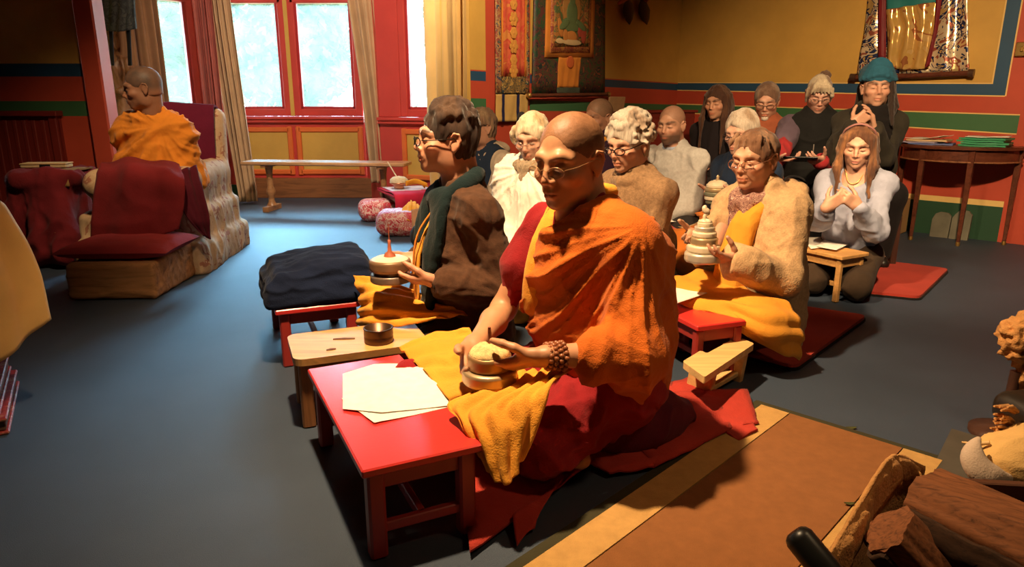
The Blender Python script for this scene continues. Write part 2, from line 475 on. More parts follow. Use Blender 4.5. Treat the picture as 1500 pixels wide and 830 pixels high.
# carpet
def carpet():
    m, nt, b = _mat('blue_carpet'); t = _tex(nt)
    n = _noise(nt, t, 420, 3, .7); n2 = _noise(nt, t, 2.2, 5, .6); n3 = _noise(nt, t, 60, 3)
    base = _ramp(nt, n2.outputs[0], [(.3, (.036, .053, .082)), (.7, (.050, .071, .110))])
    k = _ramp(nt, n.outputs[0], [(.3, (.7, .7, .7)), (.7, (1.3, 1.3, 1.3))])
    nt.links.new(_mix(nt, 1, base, k, 'MULTIPLY'), b.inputs['Base Color'])
    _bump(nt, b, n.outputs[0], .5, .004); _set(b, .5, .45, 0, 0); return m
CARPET = carpet()
mb = MB(); mb.box((.2, 2.65, -.05), (13.2, 10.9, .1), bev=.001); S('floor', mb, CARPET)
ZC = 2.95
mb = MB(); mb.box((.2, 2.65, ZC+.05), (13.2, 10.9, .1), bev=.001); S('ceiling', mb, PLS)
def onwall(A, B, px, py=140):
    u = (px-750)/FOC; dy = CT+(415-py)/FOC*ST; D = B-A
    # A+s*D = t*(u,dy)
    M_ = np.array(((D[0], -u), (D[1], -dy))); s_, t_ = np.linalg.solve(M_, -A[:2]); return s_
def painted_wall(name, A, B, zones, mats, th=.12):
    """zones: (s0, s1, [(zlo(s0), zlo(s1), zhi(s0), zhi(s1), mat index)...]); room is on the left of A->B"""
    A = np.asarray(A, float); B = np.asarray(B, float); D = B-A; n = unit(arr(D[1], -D[0]))
    mb = MB()
    smin = min(z[0] for z in zones); smax = max(z[1] for z in zones)
    for s0, s1, rows in zones:
        p0, p1 = A+D*s0, A+D*s1
        for a0, a1, b0, b1, m in rows:
            mb.add([(*p0, a0), (*p1, a1), (*p1, b1), (*p0, b0)], [(0, 1, 2, 3)], m)
    p0, p1 = A+D*smin, A+D*smax; q0, q1 = p0+n*th, p1+n*th
    z1 = max(r[3] for z in zones for r in z[2]); z0 = 0
    mb.add([(*p0, z0), (*p1, z0), (*p1, z1), (*p0, z1), (*q0, z0), (*q1, z0), (*q1, z1), (*q0, z1)],
           [(5, 4, 7, 6), (0, 4, 5, 1), (3, 2, 6, 7), (0, 3, 7, 4), (1, 5, 6, 2)], 0)
    return S(name, mb, mats)
MATS = [YEL, RED, BLU, GRN, GLD, DKG]
def bands(pxl, ys, A, B):
    s = onwall(A, B, pxl); Y = (A+(B-A)*s)[1]
    return [P(pxl, y, Y)[2] for y in ys], s
def lin(s, s0, z0, s1, z1): return z0+(z1-z0)*(s-s0)/(s1-s0)
# --- right wall, corner -> camera side
RA, RB = arr(1.72, 7.45), arr(3.95, 5.1)
zc_, sc_ = bands(986, (164, 152, 132, 121), RA, RB); ze_, se_ = bands(1430, (192, 166, 140, 122), RA, RB)
def rz(i, s): return lin(s, sc_, zc_[i], se_, ze_[i])
def strip_rows(f, s0, s1, top=ZC, skirt=True, gl=.009, blue=True, goldon=True):
    """yellow field over blue, red and green bands"""
    r = []
    g = lambda i, o: (f(i, s0)+o, f(i, s1)+o)
    lo = (.27, .27) if skirt else (0, 0)
    if skirt: r += [(0, 0, .27, .27, 5), (.27, .27, .315, .315, 4)]; lo = (.315, .315)
    a = g(0, 0); r.append((*lo, *a, 1))
    def gold(i):
        a, b = g(i, -gl/2), g(i, gl/2); r.append((*a, *b, 4)) if goldon else r.append((*a, *b, 1))
    r[-1] = (*lo, *g(0, -gl/2), 1); gold(0)
    r.append((*g(0, gl/2), *g(1, -gl/2), 3)); gold(1); r.append((*g(1, gl/2), *g(2, -gl/2), 1)); gold(2)
    r.append((*g(2, gl/2), *g(3, -gl/2), 2)); gold(3); r.append((*g(3, gl/2), top, top, 0)); return r
sv0 = onwall(RA, RB, 1455, 120); sv1 = onwall(RA, RB, 1472, 140); d = .003
zb = rz(2, sv1)-.004; zt = rz(3, sv0)+.004
zones = [(0, sv0-d, strip_rows(rz, 0, sv0-d))]
r = strip_rows(rz, sv0-d, sv0)[:-2]; zones.append((sv0-d, sv0, r+[(r[-1][2], r[-1][3], ZC, ZC, 4)]))
r = strip_rows(rz, sv0, sv1)[:-2]; zones.append((sv0, sv1, r[:-1]+[(r[-1][0], r[-1][1], ZC, ZC, 2)]))
r = strip_rows(rz, sv1, sv1+d)[:6]; zones.append((sv1, sv1+d, r+[(r[-1][2], r[-1][3], rz(2, sv1), rz(2, sv1), 1), (rz(2, sv1), rz(2, sv1), ZC, ZC, 4)]))
sg = onwall(RA, RB, 1492, 180)
r = strip_rows(rz, sv1+d, sg)[:6]; zones.append((sv1+d, sg, r+[(r[-1][2], r[-1][3], ZC, ZC, 1)]))
zones.append((sg, 2.3, [(0, 0, ZC, ZC, 1)]))
painted_wall('wall_right', RB+0, RA+0, [(1-b, 1-a, [(q[1], q[0], q[3], q[2], q[4]) for q in rr]) for a, b, rr in zones], MATS)
# --- wall with the hangings
TA, TB = arr(-.45, 5.35), arr(1.72, 7.45)
za_, sa_ = bands(695, (163, 143, 119, 103), TA, TB); zb_, sb_ = bands(972, (164, 152, 132, 121), TA, TB)
def tz(i, s): return lin(s, sa_, za_[i], sb_, zb_[i])
t1, t2 = onwall(TA, TB, 712), onwall(TA, TB, 776)
zones = [(0, t1, strip_rows(tz, 0, t1, skirt=False, goldon=False)), (t1, t2, [(0, 0, ZC, ZC, 1)]), (t2, 1, strip_rows(tz, t2, 1, skirt=False, goldon=False))]
painted_wall('wall_back', TB, TA, [(1-b, 1-a, [(q[1], q[0], q[3], q[2], q[4]) for q in rr]) for a, b, rr in zones], MATS)
# --- left wall
LA, LB = arr(-6.3, 5.6), arr(-3.22, 5.6)
zl = [P(70, y, 5.6)[2] for y in (170, 148, 112, 93)]
painted_wall('wall_left', LB, LA, [(0, 1, [(0, 0, zl[0], zl[0], 1), (zl[0], zl[0], zl[1], zl[1], 3), (zl[1], zl[1], zl[2], zl[2], 1), (zl[2], zl[2], zl[3], zl[3], 2), (zl[3], zl[3], ZC, ZC, 0)])], MATS)
a, b = P(2, 166, 5.58), P(108, 300, 5.58)
mb = MB()
x0, x1, z1, z0 = a[0]-.75, b[0], a[2], .24
mb.box(((x0+x1)/2, 5.575, (z0+z1)/2), (x1-x0, .05, z1-z0), m=0)
mb.box(((x0+x1)/2, 5.54, z1), (x1-x0+.06, .09, .04), m=0); mb.box(((x0+x1)/2, 5.55, z0), (x1-x0+.06, .08, .03), m=1)
for x in (x0+.03, x1-.03, (x0+x1)/2): mb.box((x, 5.545, (z0+z1)/2), (.06, .04, z1-z0-.04))
for k in range(14): mb.box((x0+.12+(x1-x0-.24)*k/13, 5.55, (z0+z1)/2), (.03, .02, z1-z0-.1))
S('trim_1', mb, [paint('dark_red_panel', (.2, .022, .014), .45), GLD])
# red corner post of the bay
mb = MB(); mb.box((-3.2, 5.56, ZC/2), (.15, .16, ZC), bev=.012); S('trim_2', mb, [RED])
mb = MB(); mb.box((-.4, 5.36, 1.0), (.05, .08, 2.0+1.9), bev=.01); 
# hidden sides of the room behind the camera
mb = MB(); mb.box((.2, -2.7, ZC/2), (13, .12, ZC)); S('wall_rear', mb, [paint('rear_wall_red', (.16, .03, .02), .6)])
mb = MB(); mb.box((-6.34, 1.4, ZC/2), (.12, 8.3, ZC)); S('wall_side', mb, [paint('rear_wall_red', (.16, .03, .02), .6)])
mb = MB(); mb.box((6.75, -.2, ZC/2), (.12, 5.1, ZC)); S('wall_end', mb, [RED])
# --- bay
BAY = [arr(-3.28, 5.76), arr(-4.35, 5.97), arr(-4.2, 6.95), arr(-3.42, 7.95), arr(-1.66, 7.95), arr(-1.4, 7.5), arr(-.72, 7.22), arr(-.45, 5.38)]
ZS = P(440, 170, 7.95)[2]; ZH = P(480, 2, 7.95)[2]
def seg_box(mb, A, B, z0, z1, th=.14, off=0, m=0, inset=0):
    D = unit(B-A); n = arr(-D[1], D[0])     # outward for a clockwise run seen from above
    a = A+D*inset+n*off; b = B-D*inset+n*off
    c = (a+b)/2+n*th/2; L = np.linalg.norm(b-a); ang = math.atan2(D[1], D[0])
    mb.box((*c, (z0+z1)/2), (L, th, z1-z0), rotz(ang), m)
for i, nm in ((0, 'wall_bay_west'), (6, 'wall_bay_east')):
    mb = MB(); seg_box(mb, BAY[i], BAY[i+1], 0, ZC); S(nm, mb, [YEL])
mb = MB(); seg_box(mb, BAY[1], BAY[2], 0, ZC); S('wall_bay_corner', mb, [PNK])
mb = MB(); seg_box(mb, BAY[4], BAY[5], 0, ZC); S('wall_bay_return', mb, [PNK])
def hazed_glass():  # pale translucent layer in the panes imitates hazy window glare
    m = glass('window_glass'); nt = m.node_tree; o = nt.nodes['Material Output']; src = o.inputs[0].links[0].from_socket
    t = nt.nodes.new('ShaderNodeBsdfTranslucent'); t.inputs[0].default_value = (.82, .95, .80, 1)
    mx = nt.nodes.new('ShaderNodeMixShader'); n = _noise(nt, _tex(nt), 2.5, 4); k = _ramp(nt, n.outputs[0], [(.3, (.05, .05, .05)), (.7, (.12, .12, .12))])
    nt.links.new(k, mx.inputs[0]); nt.links.new(src, mx.inputs[1]); nt.links.new(t.outputs[0], mx.inputs[2]); nt.links.new(mx.outputs[0], o.inputs[0]); return m
GL = hazed_glass()
def bay_window(i, A, B, lights, wallname, ntrim):
    """dado, panels, sill; then each light of glass is a window of its own"""
    D = B-A; L = np.linalg.norm(D); d = D/L; n = arr(-d[1], d[0]); ang = math.atan2(d[1], d[0]); Rz = rotz(ang)
    at = lambda s, z, o=0: arr(*(A+d*s+n*o), z)
    mb = MB(); seg_box(mb, A, B, 0, ZS-.03); seg_box(mb, A, B, 2.85, ZC)
    S(wallname, mb, [PNK])
    mb = MB(); mb.box(at(L/2, ZS-.02, .03), (L, .2, .035), Rz, bev=.008); mb.box(at(L/2, ZS-.055, -.02), (L, .06, .03), Rz, m=0)
    mb.box(at(L/2, .07, -.012), (L, .03, .14), Rz, m=1); S('trim_%d' % ntrim, mb, [PNK, DKG]); ntrim += 1
    for k, (s0, s1) in enumerate(lights):
        z0, z1 = P(440, 252, 7.9)[2], P(440, 190, 7.9)[2]; w = .035
        mb = MB(); c = (s0+s1)/2
        mb.box(at(c, (z0+z1)/2, .0), (s1-s0-.06, .03, z1-z0), Rz, m=0)
        for s_ in (s0, s1): mb.box(at(s_, (z0+z1)/2, -.012), (w*1.6, .04, z1-z0+2*w), Rz, m=1, bev=.01)
        for z in (z0, z1): mb.box(at(c, z, -.012), (s1-s0, .04, w*1.6), Rz, m=1, bev=.01)
        S('trim_%d' % ntrim, mb, [YEL, ORG]); ntrim += 1
        global NW
        e = empty('window_%d' % NW, at(c, ZS)); e['kind'] = 'structure'; NW += 1
        mb = MB(); zt = 2.85
        for s_, wd in ((s0-.0, .085), (s1, .085)): mb.box(at(s_, (ZS+zt)/2, .05), (wd, .1, zt-ZS), Rz, bev=.01)
        for z in (ZS+.04, zt-.03): mb.box(at(c, z, .05), (s1-s0, .09, .08), Rz, bev=.008)
        mb.box(at(c, ZH+.02, .05), (s1-s0, .1, .07), Rz, bev=.008)
        for s_, q in ((s0+.055, 1), (s1-.055, -1)): mb.box(at(s_, (ZS+ZH)/2+.02, .04), (.03, .05, ZH-ZS-.06), Rz, m=1, bev=.004)
        mb.box(at(c, ZS+.09, .04), (s1-s0-.1, .05, .03), Rz, m=1, bev=.004)
        mb.build('window_frame', [PNK, paint('inner_sash_red', (.45, .035, .04), .3)], e)
        mb = MB(); mb.box(at(c, (ZS+zt)/2, .06), (s1-s0, .005, zt-ZS), Rz, bev=.001); mb.build('window_pane', GL, e)
    # mullion covers between the lights
    mb = MB()
    for k in range(len(lights)-1):
        s_ = (lights[k][1]+lights[k+1][0])/2; wd = lights[k+1][0]-lights[k][1]
        mb.box(at(s_, (ZS+2.85)/2, .06), (max(.02, wd-.08), .09, 2.85-ZS), Rz); mb.box(at(s_, (ZS+2.85)/2, .01), (.045, .03, 2.85-ZS), Rz, m=1)
    if len(lights) > 1: S('trim_%d' % ntrim, mb, [PNK, YEL]); ntrim += 1
    # fill beside the lights
    mb = MB()
    for s0, s1 in ((0, lights[0][0]-.04), (lights[-1][1]+.04, L)):
        if s1-s0 > .01: mb.box(at((s0+s1)/2, (ZS+2.85)/2, .06), (s1-s0, .12, 2.85-ZS), Rz)
    if mb.v: S('trim_%d' % ntrim, mb, [PNK]); ntrim += 1
    return ntrim
NW = 1; nt_ = 3
def sof(A, B, px): return onwall(A, B, px, 120)*np.linalg.norm(B-A)
nt_ = bay_window(1, BAY[2], BAY[3], [(.08, .55), (.68, 1.2)], 'wall_window_west', nt_)
m0 = [sof(BAY[3], BAY[4], q) for q in (336, 419, 432, 524)]
nt_ = bay_window(2, BAY[3], BAY[4], [(m0[0], m0[1]), (m0[2], m0[3])], 'wall_window_main', nt_)
m1 = [sof(BAY[5], BAY[6], q) for q in (590, 642)]
nt_ = bay_window(3, BAY[5], BAY[6], [(m1[0], m1[1])], 'wall_window_east', nt_)
# --- sheet metal heater cover / board along the bay foot
mb = MB(); a, b = Fl(376, 286), Fl(592, 286); a[1] = 7.87; zt = P(480, 261, a[1])[2]
mb.box(((a[0]+b[0])/2, a[1]-.02, zt/2), (b[0]-a[0], .035, zt), bev=.005)
mb.box(((a[0]+b[0])/2, a[1]+.07, zt-.012), (b[0]-a[0], .16, .024), bev=.004)
for x in (a[0]+.05, (a[0]+b[0])/2, b[0]-.05): mb.box((x, a[1]+.05, zt/2), (.04, .1, zt-.03))
BW = wood('brown_board_wood', (.25, .095, .035), .55, 1, 0)
S('baseboard_bay', mb, [BW])
# ------------------------------------------------------------------ outside
LEAF = []
for k, c in enumerate(((.050, .062, .020), (.066, .078, .024), (.040, .054, .018))):
    m, nt, b = _mat('leaf_%d' % k); n = _noise(nt, _tex(nt), 3, 3)
    nt.links.new(_ramp(nt, n.outputs[0], [(.3, sc(c, .6)), (.7, sc(c, 1.3))]), b.inputs['Base Color']); _set(b, .6, .2); LEAF.append(m)
mb = MB(); g = np.stack(np.meshgrid(np.linspace(-22, 16, 60), np.linspace(8.3, 40, 50), indexing='ij'), -1)
g = np.dstack((g, -.25+.5*fbm(np.dstack((g*.2, g[..., :1]*0)))-.2)); mb.grid(g[:, ::-1], thick=.05)
o = S('garden_ground', mb, [fabric('lawn_green', (.3, .42, .2), .4, 2, .4, 60, .9, 0, .1)]); o['kind'] = 'structure'
def foliage(blobs, n, size, mats):
    mb_v = []; fs = []; mi = []
    for (c, r) in blobs:
        k = int(n*r[0]*r[2])
        u = R.normal(size=(k, 3)); u /= np.linalg.norm(u, axis=1, keepdims=True)
        p = np.asarray(c)+u*np.asarray(r)*(R.rand(k, 1)**.4)
        a = R.normal(size=(k, 3)); a /= np.linalg.norm(a, axis=1, keepdims=True); b = np.cross(a, R.normal(size=(k, 3))); b /= np.linalg.norm(b, axis=1, keepdims=True)
        s_ = size*(.6+.8*R.rand(k, 1))
        q = np.stack((p-a*s_, p+b*s_*.5, p+a*s_, p-b*s_*.5), 1); mb_v.append(q.reshape(-1, 3)); mi.append(R.randint(0, len(mats), k))
    v = np.concatenate(mb_v); return v, np.arange(len(v)).reshape(-1, 4), np.concatenate(mi)
BARK = wood('bark_brown', (.2, .13, .08), .5, 1, 2, .9)
def tree(name, x, y, h, r, lab, n=2000, grp='garden trees beyond the bay windows'):
    e = empty(name, (x, y, -.3), lab, 'tree', grp)
    mb = MB(); top = arr(x+.2, y, h*.75)
    mb.tube([arr(x, y, -.32), arr(x+.06, y, h*.25), arr(x+.02, y+.1, h*.5), top], [.16, .13, .1, .05], 10)
    for k in range(5):
        a = k*1.3; mb.tube([arr(x, y, h*(.3+.07*k)), arr(x+math.cos(a)*r*.4, y+math.sin(a)*r*.4, h*(.45+.08*k)), arr(x+math.cos(a)*r*.75, y+math.sin(a)*r*.7, h*(.55+.08*k))], [.06, .045, .02], 7)
    mb.build('trunk', BARK, e)
    bl = [(arr(x+R.uniform(-.5, .5)*r, y+R.uniform(-.5, .5)*r, h*(.35+.6*R.rand())), arr(1, 1, .8)*r*R.uniform(.45, .7)) for _ in range(9)]
    v, q, mi = foliage(bl, n, .11, LEAF); mesh_obj('foliage', v, q, LEAF, e, None, mi)
tree('garden_tree', -8.2, 17.5, 4.2, 2.0, 'pale green tree seen through the leftmost pane of the main window')
tree('garden_tree', -4.2, 15.2, 4.6, 1.9, 'bushy green tree filling the right pane of the main window')
tree('garden_tree', -.4, 17.6, 5.0, 1.7, 'leafy tree behind the narrow window by the gold curtain')
tree('garden_tree', -13.0, 19.5, 3.4, 2.0, 'low tree beyond the west side of the bay')
bl = [(arr(x, 12.6+.3*math.sin(x), .35+.2*math.sin(x*2.3)), arr(.75, .5, .62)) for x in np.arange(-12, 2.5, .8)]
v, q, mi = foliage(bl, 500, .09, LEAF); o = mesh_obj('garden_hedge', v, q, LEAF, None, None, mi, (-5, 12.6, 0)); tag(o, 'low clipped hedge across the garden outside the windows', 'hedge')
# stone ledge with a pot outside the main window
mb = MB(); mb.box((-2.4, 8.35, ZS-.12), (3.4, .22, .1), bev=.02); S('window_ledge', mb, [paint('pale_stone', (.6, .58, .52), .8)])
c = P(478, 166, 8.36); e = empty('flower_pot', (c[0], 8.36, ZS-.07), 'small pot of red flowers on the ledge outside the main window', 'flower pot')
mb = MB(); mb.lathe([(.045, 0), (.062, .08), (.068, .085), (.066, .1), (.05, .1)], (c[0], 8.36, ZS-.07), 20); mb.build('pot', paint('white_pot', (.7, .65, .6)), e)
v, q, mi = foliage([(arr(c[0], 8.36, ZS+.07), arr(.085, .07, .055))], 60000, .016, LEAF); mesh_obj('blossom', v, q, [paint('red_petal', (.7, .03, .04))], e)
mb = MB(); c = P(622, 158, 7.6)
mb.lathe([(.03, 0), (.07, .01), (.075, .05), (.05, .07), (.02, .075)], (c[0], 7.52, ZS), 20); tag(mb.build('sill_bowl', paint('pink_enamel', (.6, .25, .4), .3)), 'small pink bowl on the sill of the narrow window', 'bowl')
# ------------------------------------------------------------------ light
W = bpy.data.worlds.new('sky'); bpy.context.scene.world = W; W.use_nodes = True
bg = W.node_tree.nodes['Background']; bg.inputs[0].default_value = (.70, .90, 1.0, 1); bg.inputs[1].default_value = 18.0
def lamp(name, kind, loc, power, col, **k):
    l = bpy.data.lights.new(name, kind); l.energy = power; l.color = col
    for a, b in k.items(): setattr(l, a, b)
    o = bpy.data.objects.new(name, l); C.objects.link(o); o.location = loc; return o
def aim(o, p): o.rotation_euler = (Vector(p)-o.location).to_track_quat('-Z', 'Y').to_euler()
for A, B in ((BAY[2], BAY[3]), (BAY[3], BAY[4]), (BAY[5], BAY[6])):
    c = (A+B)/2; d = unit(B-A); n = arr(-d[1], d[0])
    o = lamp('sky_portal', 'AREA', (c[0]+n[0]*.2, c[1]+n[1]*.2, (ZS+2.85)/2), 1, (1, 1, 1), shape='RECTANGLE', size=np.linalg.norm(B-A), size_y=2.85-ZS)
    o.data.cycles.is_portal = True; aim(o, (c[0]-n[0], c[1]-n[1], (ZS+2.85)/2))
WARM = (1.0, .68, .37)
k1 = lamp('ceiling_spot', 'SPOT', (-.45, 1.85, 2.75), 740, WARM, shadow_soft_size=.06, spot_size=1.75, spot_blend=1.0); aim(k1, (.2, 2.7, .45))
k2 = lamp('ceiling_spot', 'SPOT', (1.25, 1.75, 2.6), 700, WARM, shadow_soft_size=.06, spot_size=1.12, spot_blend=.85); aim(k2, (2.65, 4.75, .8))
k3 = lamp('armchair_fill', 'SPOT', (-1.5, 3.0, 2.6), 200, (1.0, .68, .38), shadow_soft_size=.08, spot_size=.95, spot_blend=1.0); aim(k3, (-2.38, 4.6, .85))  # unseen fill added to warm the elderly monk, no real fixture
k4 = lamp('bay_fill', 'SPOT', (-1.3, 4.5, 2.75), 330, (1.0, .80, .58), shadow_soft_size=.1, spot_size=2.0, spot_blend=.9); aim(k4, (-1.3, 7.6, 1.3))  # added fill that brightens the window panels and curtains
k6 = lamp('scroll_fill', 'SPOT', (.45, 3.7, 2.8), 260, (1.0, .74, .45), shadow_soft_size=.06, spot_size=.9, spot_blend=.9); aim(k6, (-.12, 5.7, 1.5))  # made-up spot that lifts the banner and painted scroll
k5 = lamp('hearth_spot', 'SPOT', (1.6, 1.1, 2.6), 42, (1.0, .66, .34), shadow_soft_size=.1, spot_size=1.3, spot_blend=.9); aim(k5, (1.05, 1.6, 0))
sun = lamp('sky_light', 'SUN', (-3, 12, 8), 22.0, (.22, .62, 1.0), angle=.5); sun.rotation_euler = Vector((.16, -.80, -.58)).to_track_quat('-Z', 'Y').to_euler()
# ------------------------------------------------------------------ camera
cd = bpy.data.cameras.new('camera'); cam = bpy.data.objects.new('camera', cd); C.objects.link(cam)
cam.location = (0, 0, CAM_H); cam.rotation_euler = (PI/2-PITCH, 0, 0); cd.sensor_width = 36; cd.lens = 36*FOC/1500; cd.clip_start = .05; cd.clip_end = 200
scn = bpy.context.scene; scn.camera = cam
vs = scn.view_settings; vs.view_transform = 'Standard'; vs.look = 'None'; vs.exposure = 0; vs.gamma = 1; vs.use_curve_mapping = False
scn.cycles.max_bounces = 6; scn.cycles.transparent_max_bounces = 12; scn.cycles.sample_clamp_indirect = 6
# ================================================================== THINGS
def pillow(c, size, rz=0, pinch=.12, n=26, tilt=None):
    u, v = np.meshgrid(np.linspace(-1, 1, n), np.linspace(-1, 1, n), indexing='ij')
    k = np.clip((1-np.abs(u)**3.2)*(1-np.abs(v)**3.2), 0, 1)**.45
    x = u*(1-pinch*(1-v*v)*.5)*size[0]/2; y = v*(1-pinch*(1-u*u)*.5)*size[1]/2
    M_ = rotz(rz) if tilt is None else rotz(rz)@tilt
    top = np.stack((x, y, k*size[2]/2), -1); bot = np.stack((x, y, -k*size[2]/2*.9), -1)
    j = (fbm(top*18)-.44)*.012; top[..., 2] += j*k; 
    f = []; N = n*n
    for i in range(n-1):
        for q in range(n-1):
            p = i*n+q; f.append((p, p+n, p+n+1, p+1)); f.append((N+p+1, N+p+n+1, N+p+n, N+p))
    return np.concatenate((top.reshape(-1, 3), bot.reshape(-1, 3)))@M_.T+np.asarray(c, float), f
REDW = paint('red_lacquer', (.62, .035, .03), .28, .07, .5); DRW = paint('dark_red_lacquer', (.33, .03, .022), .4)
PINE = wood('pine_wood', (.62, .33, .11), .75, 1, 0, .45); PINE2 = wood('pine_wood_pale', (.72, .45, .18), .8, 1, 0, .5)
OAK = wood('bench_wood', (.36, .17, .07), .6, 1, 0, .3); MAH = wood('mahogany', (.13, .038, .02), .5, 1, 0, .3); DKW = wood('dark_chair_wood', (.07, .03, .02), .6, 1, 2, .4)
PAPER = plain('white_paper', (.86, .82, .74), .8, 0, .2)
def table_frame(A, B, C_):
    A, B, C_ = [np.asarray(q, float)[:2] for q in (A, B, C_)]
    u = B-A; v = C_-B; return A, u, v, np.linalg.norm(u), np.linalg.norm(v), unit(u), unit(v)
def low_table(label, A, B, C_, h, top, leg, name='low_table', cat_='table', th=.022, lw=.042, inset=.035, stretcher=True, apron=.05, rnd=0, group=None, slots=None):
    A, u, v, lu, lv, eu, ev = table_frame(A, B, C_)
    v = ev-eu*(ev@eu); ev = unit(v); cen = A+eu*lu/2+ev*lv/2
    e = empty(name, (*cen, 0), label, cat_, group); rot = np.stack((arr(*eu, 0), arr(*ev, 0), arr(0, 0, 1)), 1)
    if np.linalg.det(rot) < 0: rot[:, 1] *= -1
    at = lambda a, b, z: arr(*(A+eu*a+ev*b), z)
    mb = MB()
    if rnd:
        pts = []
        for cx, cy, a0 in ((lu-rnd, lv-rnd, 0), (rnd, lv-rnd, 90), (rnd, rnd, 180), (lu-rnd, rnd, 270)):
            for k in range(6):
                a = math.radians(a0+18*k); pts.append(A+eu*(cx+rnd*math.cos(a))+ev*(cy+rnd*math.sin(a)))
        mb.prism(pts, h-th, h)
    else: mb.box((*cen, h-th/2), (lu, lv, th), rot, bev=.004)
    mb.build('tabletop', top, e)
    if apron:
        mb = MB(); z = h-th-apron/2; t = .016
        for b in (inset, lv-inset): mb.box(at(lu/2, b, z), (lu-2*inset, t, apron), rot)
        for a in (inset, lu-inset): mb.box(at(a, lv/2, z), (t, lv-2*inset, apron), rot)
        mb.build('apron', leg, e)
    for a in (inset, lu-inset):
        for b in (inset, lv-inset):
            mb = MB(); mb.box(at(a, b, (h-th)/2), (lw, lw, h-th), rot, bev=.006); mb.build('leg', leg, e)
    if stretcher:
        for q, (p0, p1) in enumerate((((inset, inset), (inset, lv-inset)), ((lu-inset, inset), (lu-inset, lv-inset)), ((inset, lv/2), (lu-inset, lv/2)))):
            mb = MB(); mb.bar(at(*p0, .075), at(*p1, .075), .02, .026); mb.build('stretcher', leg, e)
    return e, at, lu, lv, rot
def sheet_of_paper(name, pts, z, label, group=None, curl=.006, cat_='paper', seed=0, m=None, n=10):
    p = np.asarray(pts, float)[:, :2]           # four corners in order
    g = np.zeros((n, n, 3))
    for i in range(n):
        for j in range(n):
            a, b = i/(n-1), j/(n-1)
            q = p[0]*(1-a)*(1-b)+p[1]*a*(1-b)+p[2]*a*b+p[3]*(1-a)*b
            g[i, j] = (*q, z+curl*((2*a-1)**2+.5*(2*b-1)**4)*(.5+.5*math.sin(seed+3*a)))
    mb = MB(); mb.grid(g, 0, .0012); o = mb.build(name, m or PAPER, None, (*p.mean(0), z)); return tag(o, label, cat_, group)
# ---------------- floor mats and boards
def rounded_quad(p, r, k=6):
    p = np.asarray(p, float)[:, :2]; out = []
    for i in range(len(p)):
        a, b, c = p[i-1], p[i], p[(i+1) % len(p)]; s0, s1 = b+unit(a-b)*r, b+unit(c-b)*r
        for t in np.linspace(0, 1, k): out.append((1-t)**2*s0+2*t*(1-t)*b+t*t*s1)
    return out
MATR = fabric('red_mat_felt', (.40, .045, .03), .15, 6, .4, 300, .95, .2, .05); BLKF = fabric('black_felt', (.012, .01, .01), .2)
def felt_mat(label, corners, r=.05):
    c = np.mean([q[:2] for q in corners], axis=0); e = empty('floor_mat', (*c, 0), label, 'mat')
    mb = MB(); mb.prism(rounded_quad(corners, r), 0, .012); mb.build('backing', BLKF, e)
    q = [c+(np.asarray(p)[:2]-c)*.985 for p in corners]
    mb = MB(); mb.prism(rounded_quad(q, r), .012, .026); mb.build('felt', MATR, e); return e
felt_mat('red felt mat under the woman in the beige cardigan', [(1.0, 2.73), (1.14, 2.59), (1.78, 3.29), (1.05, 3.75), (.62, 3.15)])
felt_mat('red felt mat under the kneeling young woman with long hair', [(1.97, 3.74), (2.23, 3.62), (2.80, 4.29), (2.2, 4.75), (1.85, 4.2)])
# monk's mat: a rumpled red blanket with jutting corners
pts = [(-.1, 1.42), (.03, 1.535), (.28, 1.90), (.42, 1.82), (.62, 2.03), (.80, 2.09), (.84, 2.30), (.5, 2.5), (.1, 2.45), (-.2, 2.1), (-.12, 1.75)]
e = empty('floor_blanket', (.35, 2.0, 0), 'rumpled red blanket with pointed corners under the front monk', 'blanket')
mb = MB()
def tri(name_, a, b, c, d, z=(.004, .03, .03, .004), s=0):
    g = sheet([[(*a, z[0]+.006), (*b, z[1])], [(*d, z[3]+.006), (*c, z[2])]], 14, 14); g = crumple(g, .012, 14, s); g[..., 2] = np.maximum(g[..., 2], .005); mb.grid(g, 0, .006)
tri('', (-.1, 1.42), (-.16, 1.86), (.2, 2.06), (.28, 1.90)); tri('', (.01, 1.45), (.0, 1.55), (.12, 1.70), (.045, 1.53), (.004, .03, .02, .004), 3)
tri('', (.28, 1.78), (.05, 2.0), (.6, 2.4), (.42, 1.82), s=5); tri('', (.42, 1.82), (.3, 2.2), (.75, 2.5), (.72, 2.06), s=7)
tri('', (.60, 2.02), (.5, 2.3), (.86, 2.34), (.82, 2.10), s=9); tri('', (.72, 1.99), (.6, 2.2), (.8, 2.2), (.80, 2.05), (.004, .01, .01, .004), 11)
mb.build('blanket', fabric('red_blanket_wool', (.42, .042, .028), .2, 8, .4, 250), e)
# hearth runner
T0 = Fl(1115, 597)[:2]; du = unit(arr(-.70, -.72)); dv = arr(-du[1], du[0]); dv = dv if dv[0] > 0 else -dv
def rq(u0, u1, v0, v1): return [T0+du*u0+dv*v0, T0+du*u1+dv*v0, T0+du*u1+dv*v1, T0+du*u0+dv*v1]
e = empty('hearth_rug', (*(T0+du*.7+dv*.3), 0), 'brown hearth rug with tan borders and dark bound edge before the log box', 'rug')
mb = MB(); mb.prism(rq(-.035, 1.75, -.035, .60), 0, .008); mb.build('binding', fabric('dark_rug_binding', (.045, .04, .02), .2), e)
TAN = fabric('tan_rug', (.52, .30, .10), .12, 30, .5, 380, .95, .1, .03); BRN = fabric('brown_rug', (.25, .10, .034), .1, 30, .5, 380, .95, .1, .03)
for v0, v1, n_, m_ in ((0, .10, 'border', TAN), (.104, .455, 'field', BRN), (.459, .565, 'border', TAN)):
    mb = MB(); mb.prism(rq(0, 1.75, v0, v1), .008, .013); mb.build(n_, m_, e)
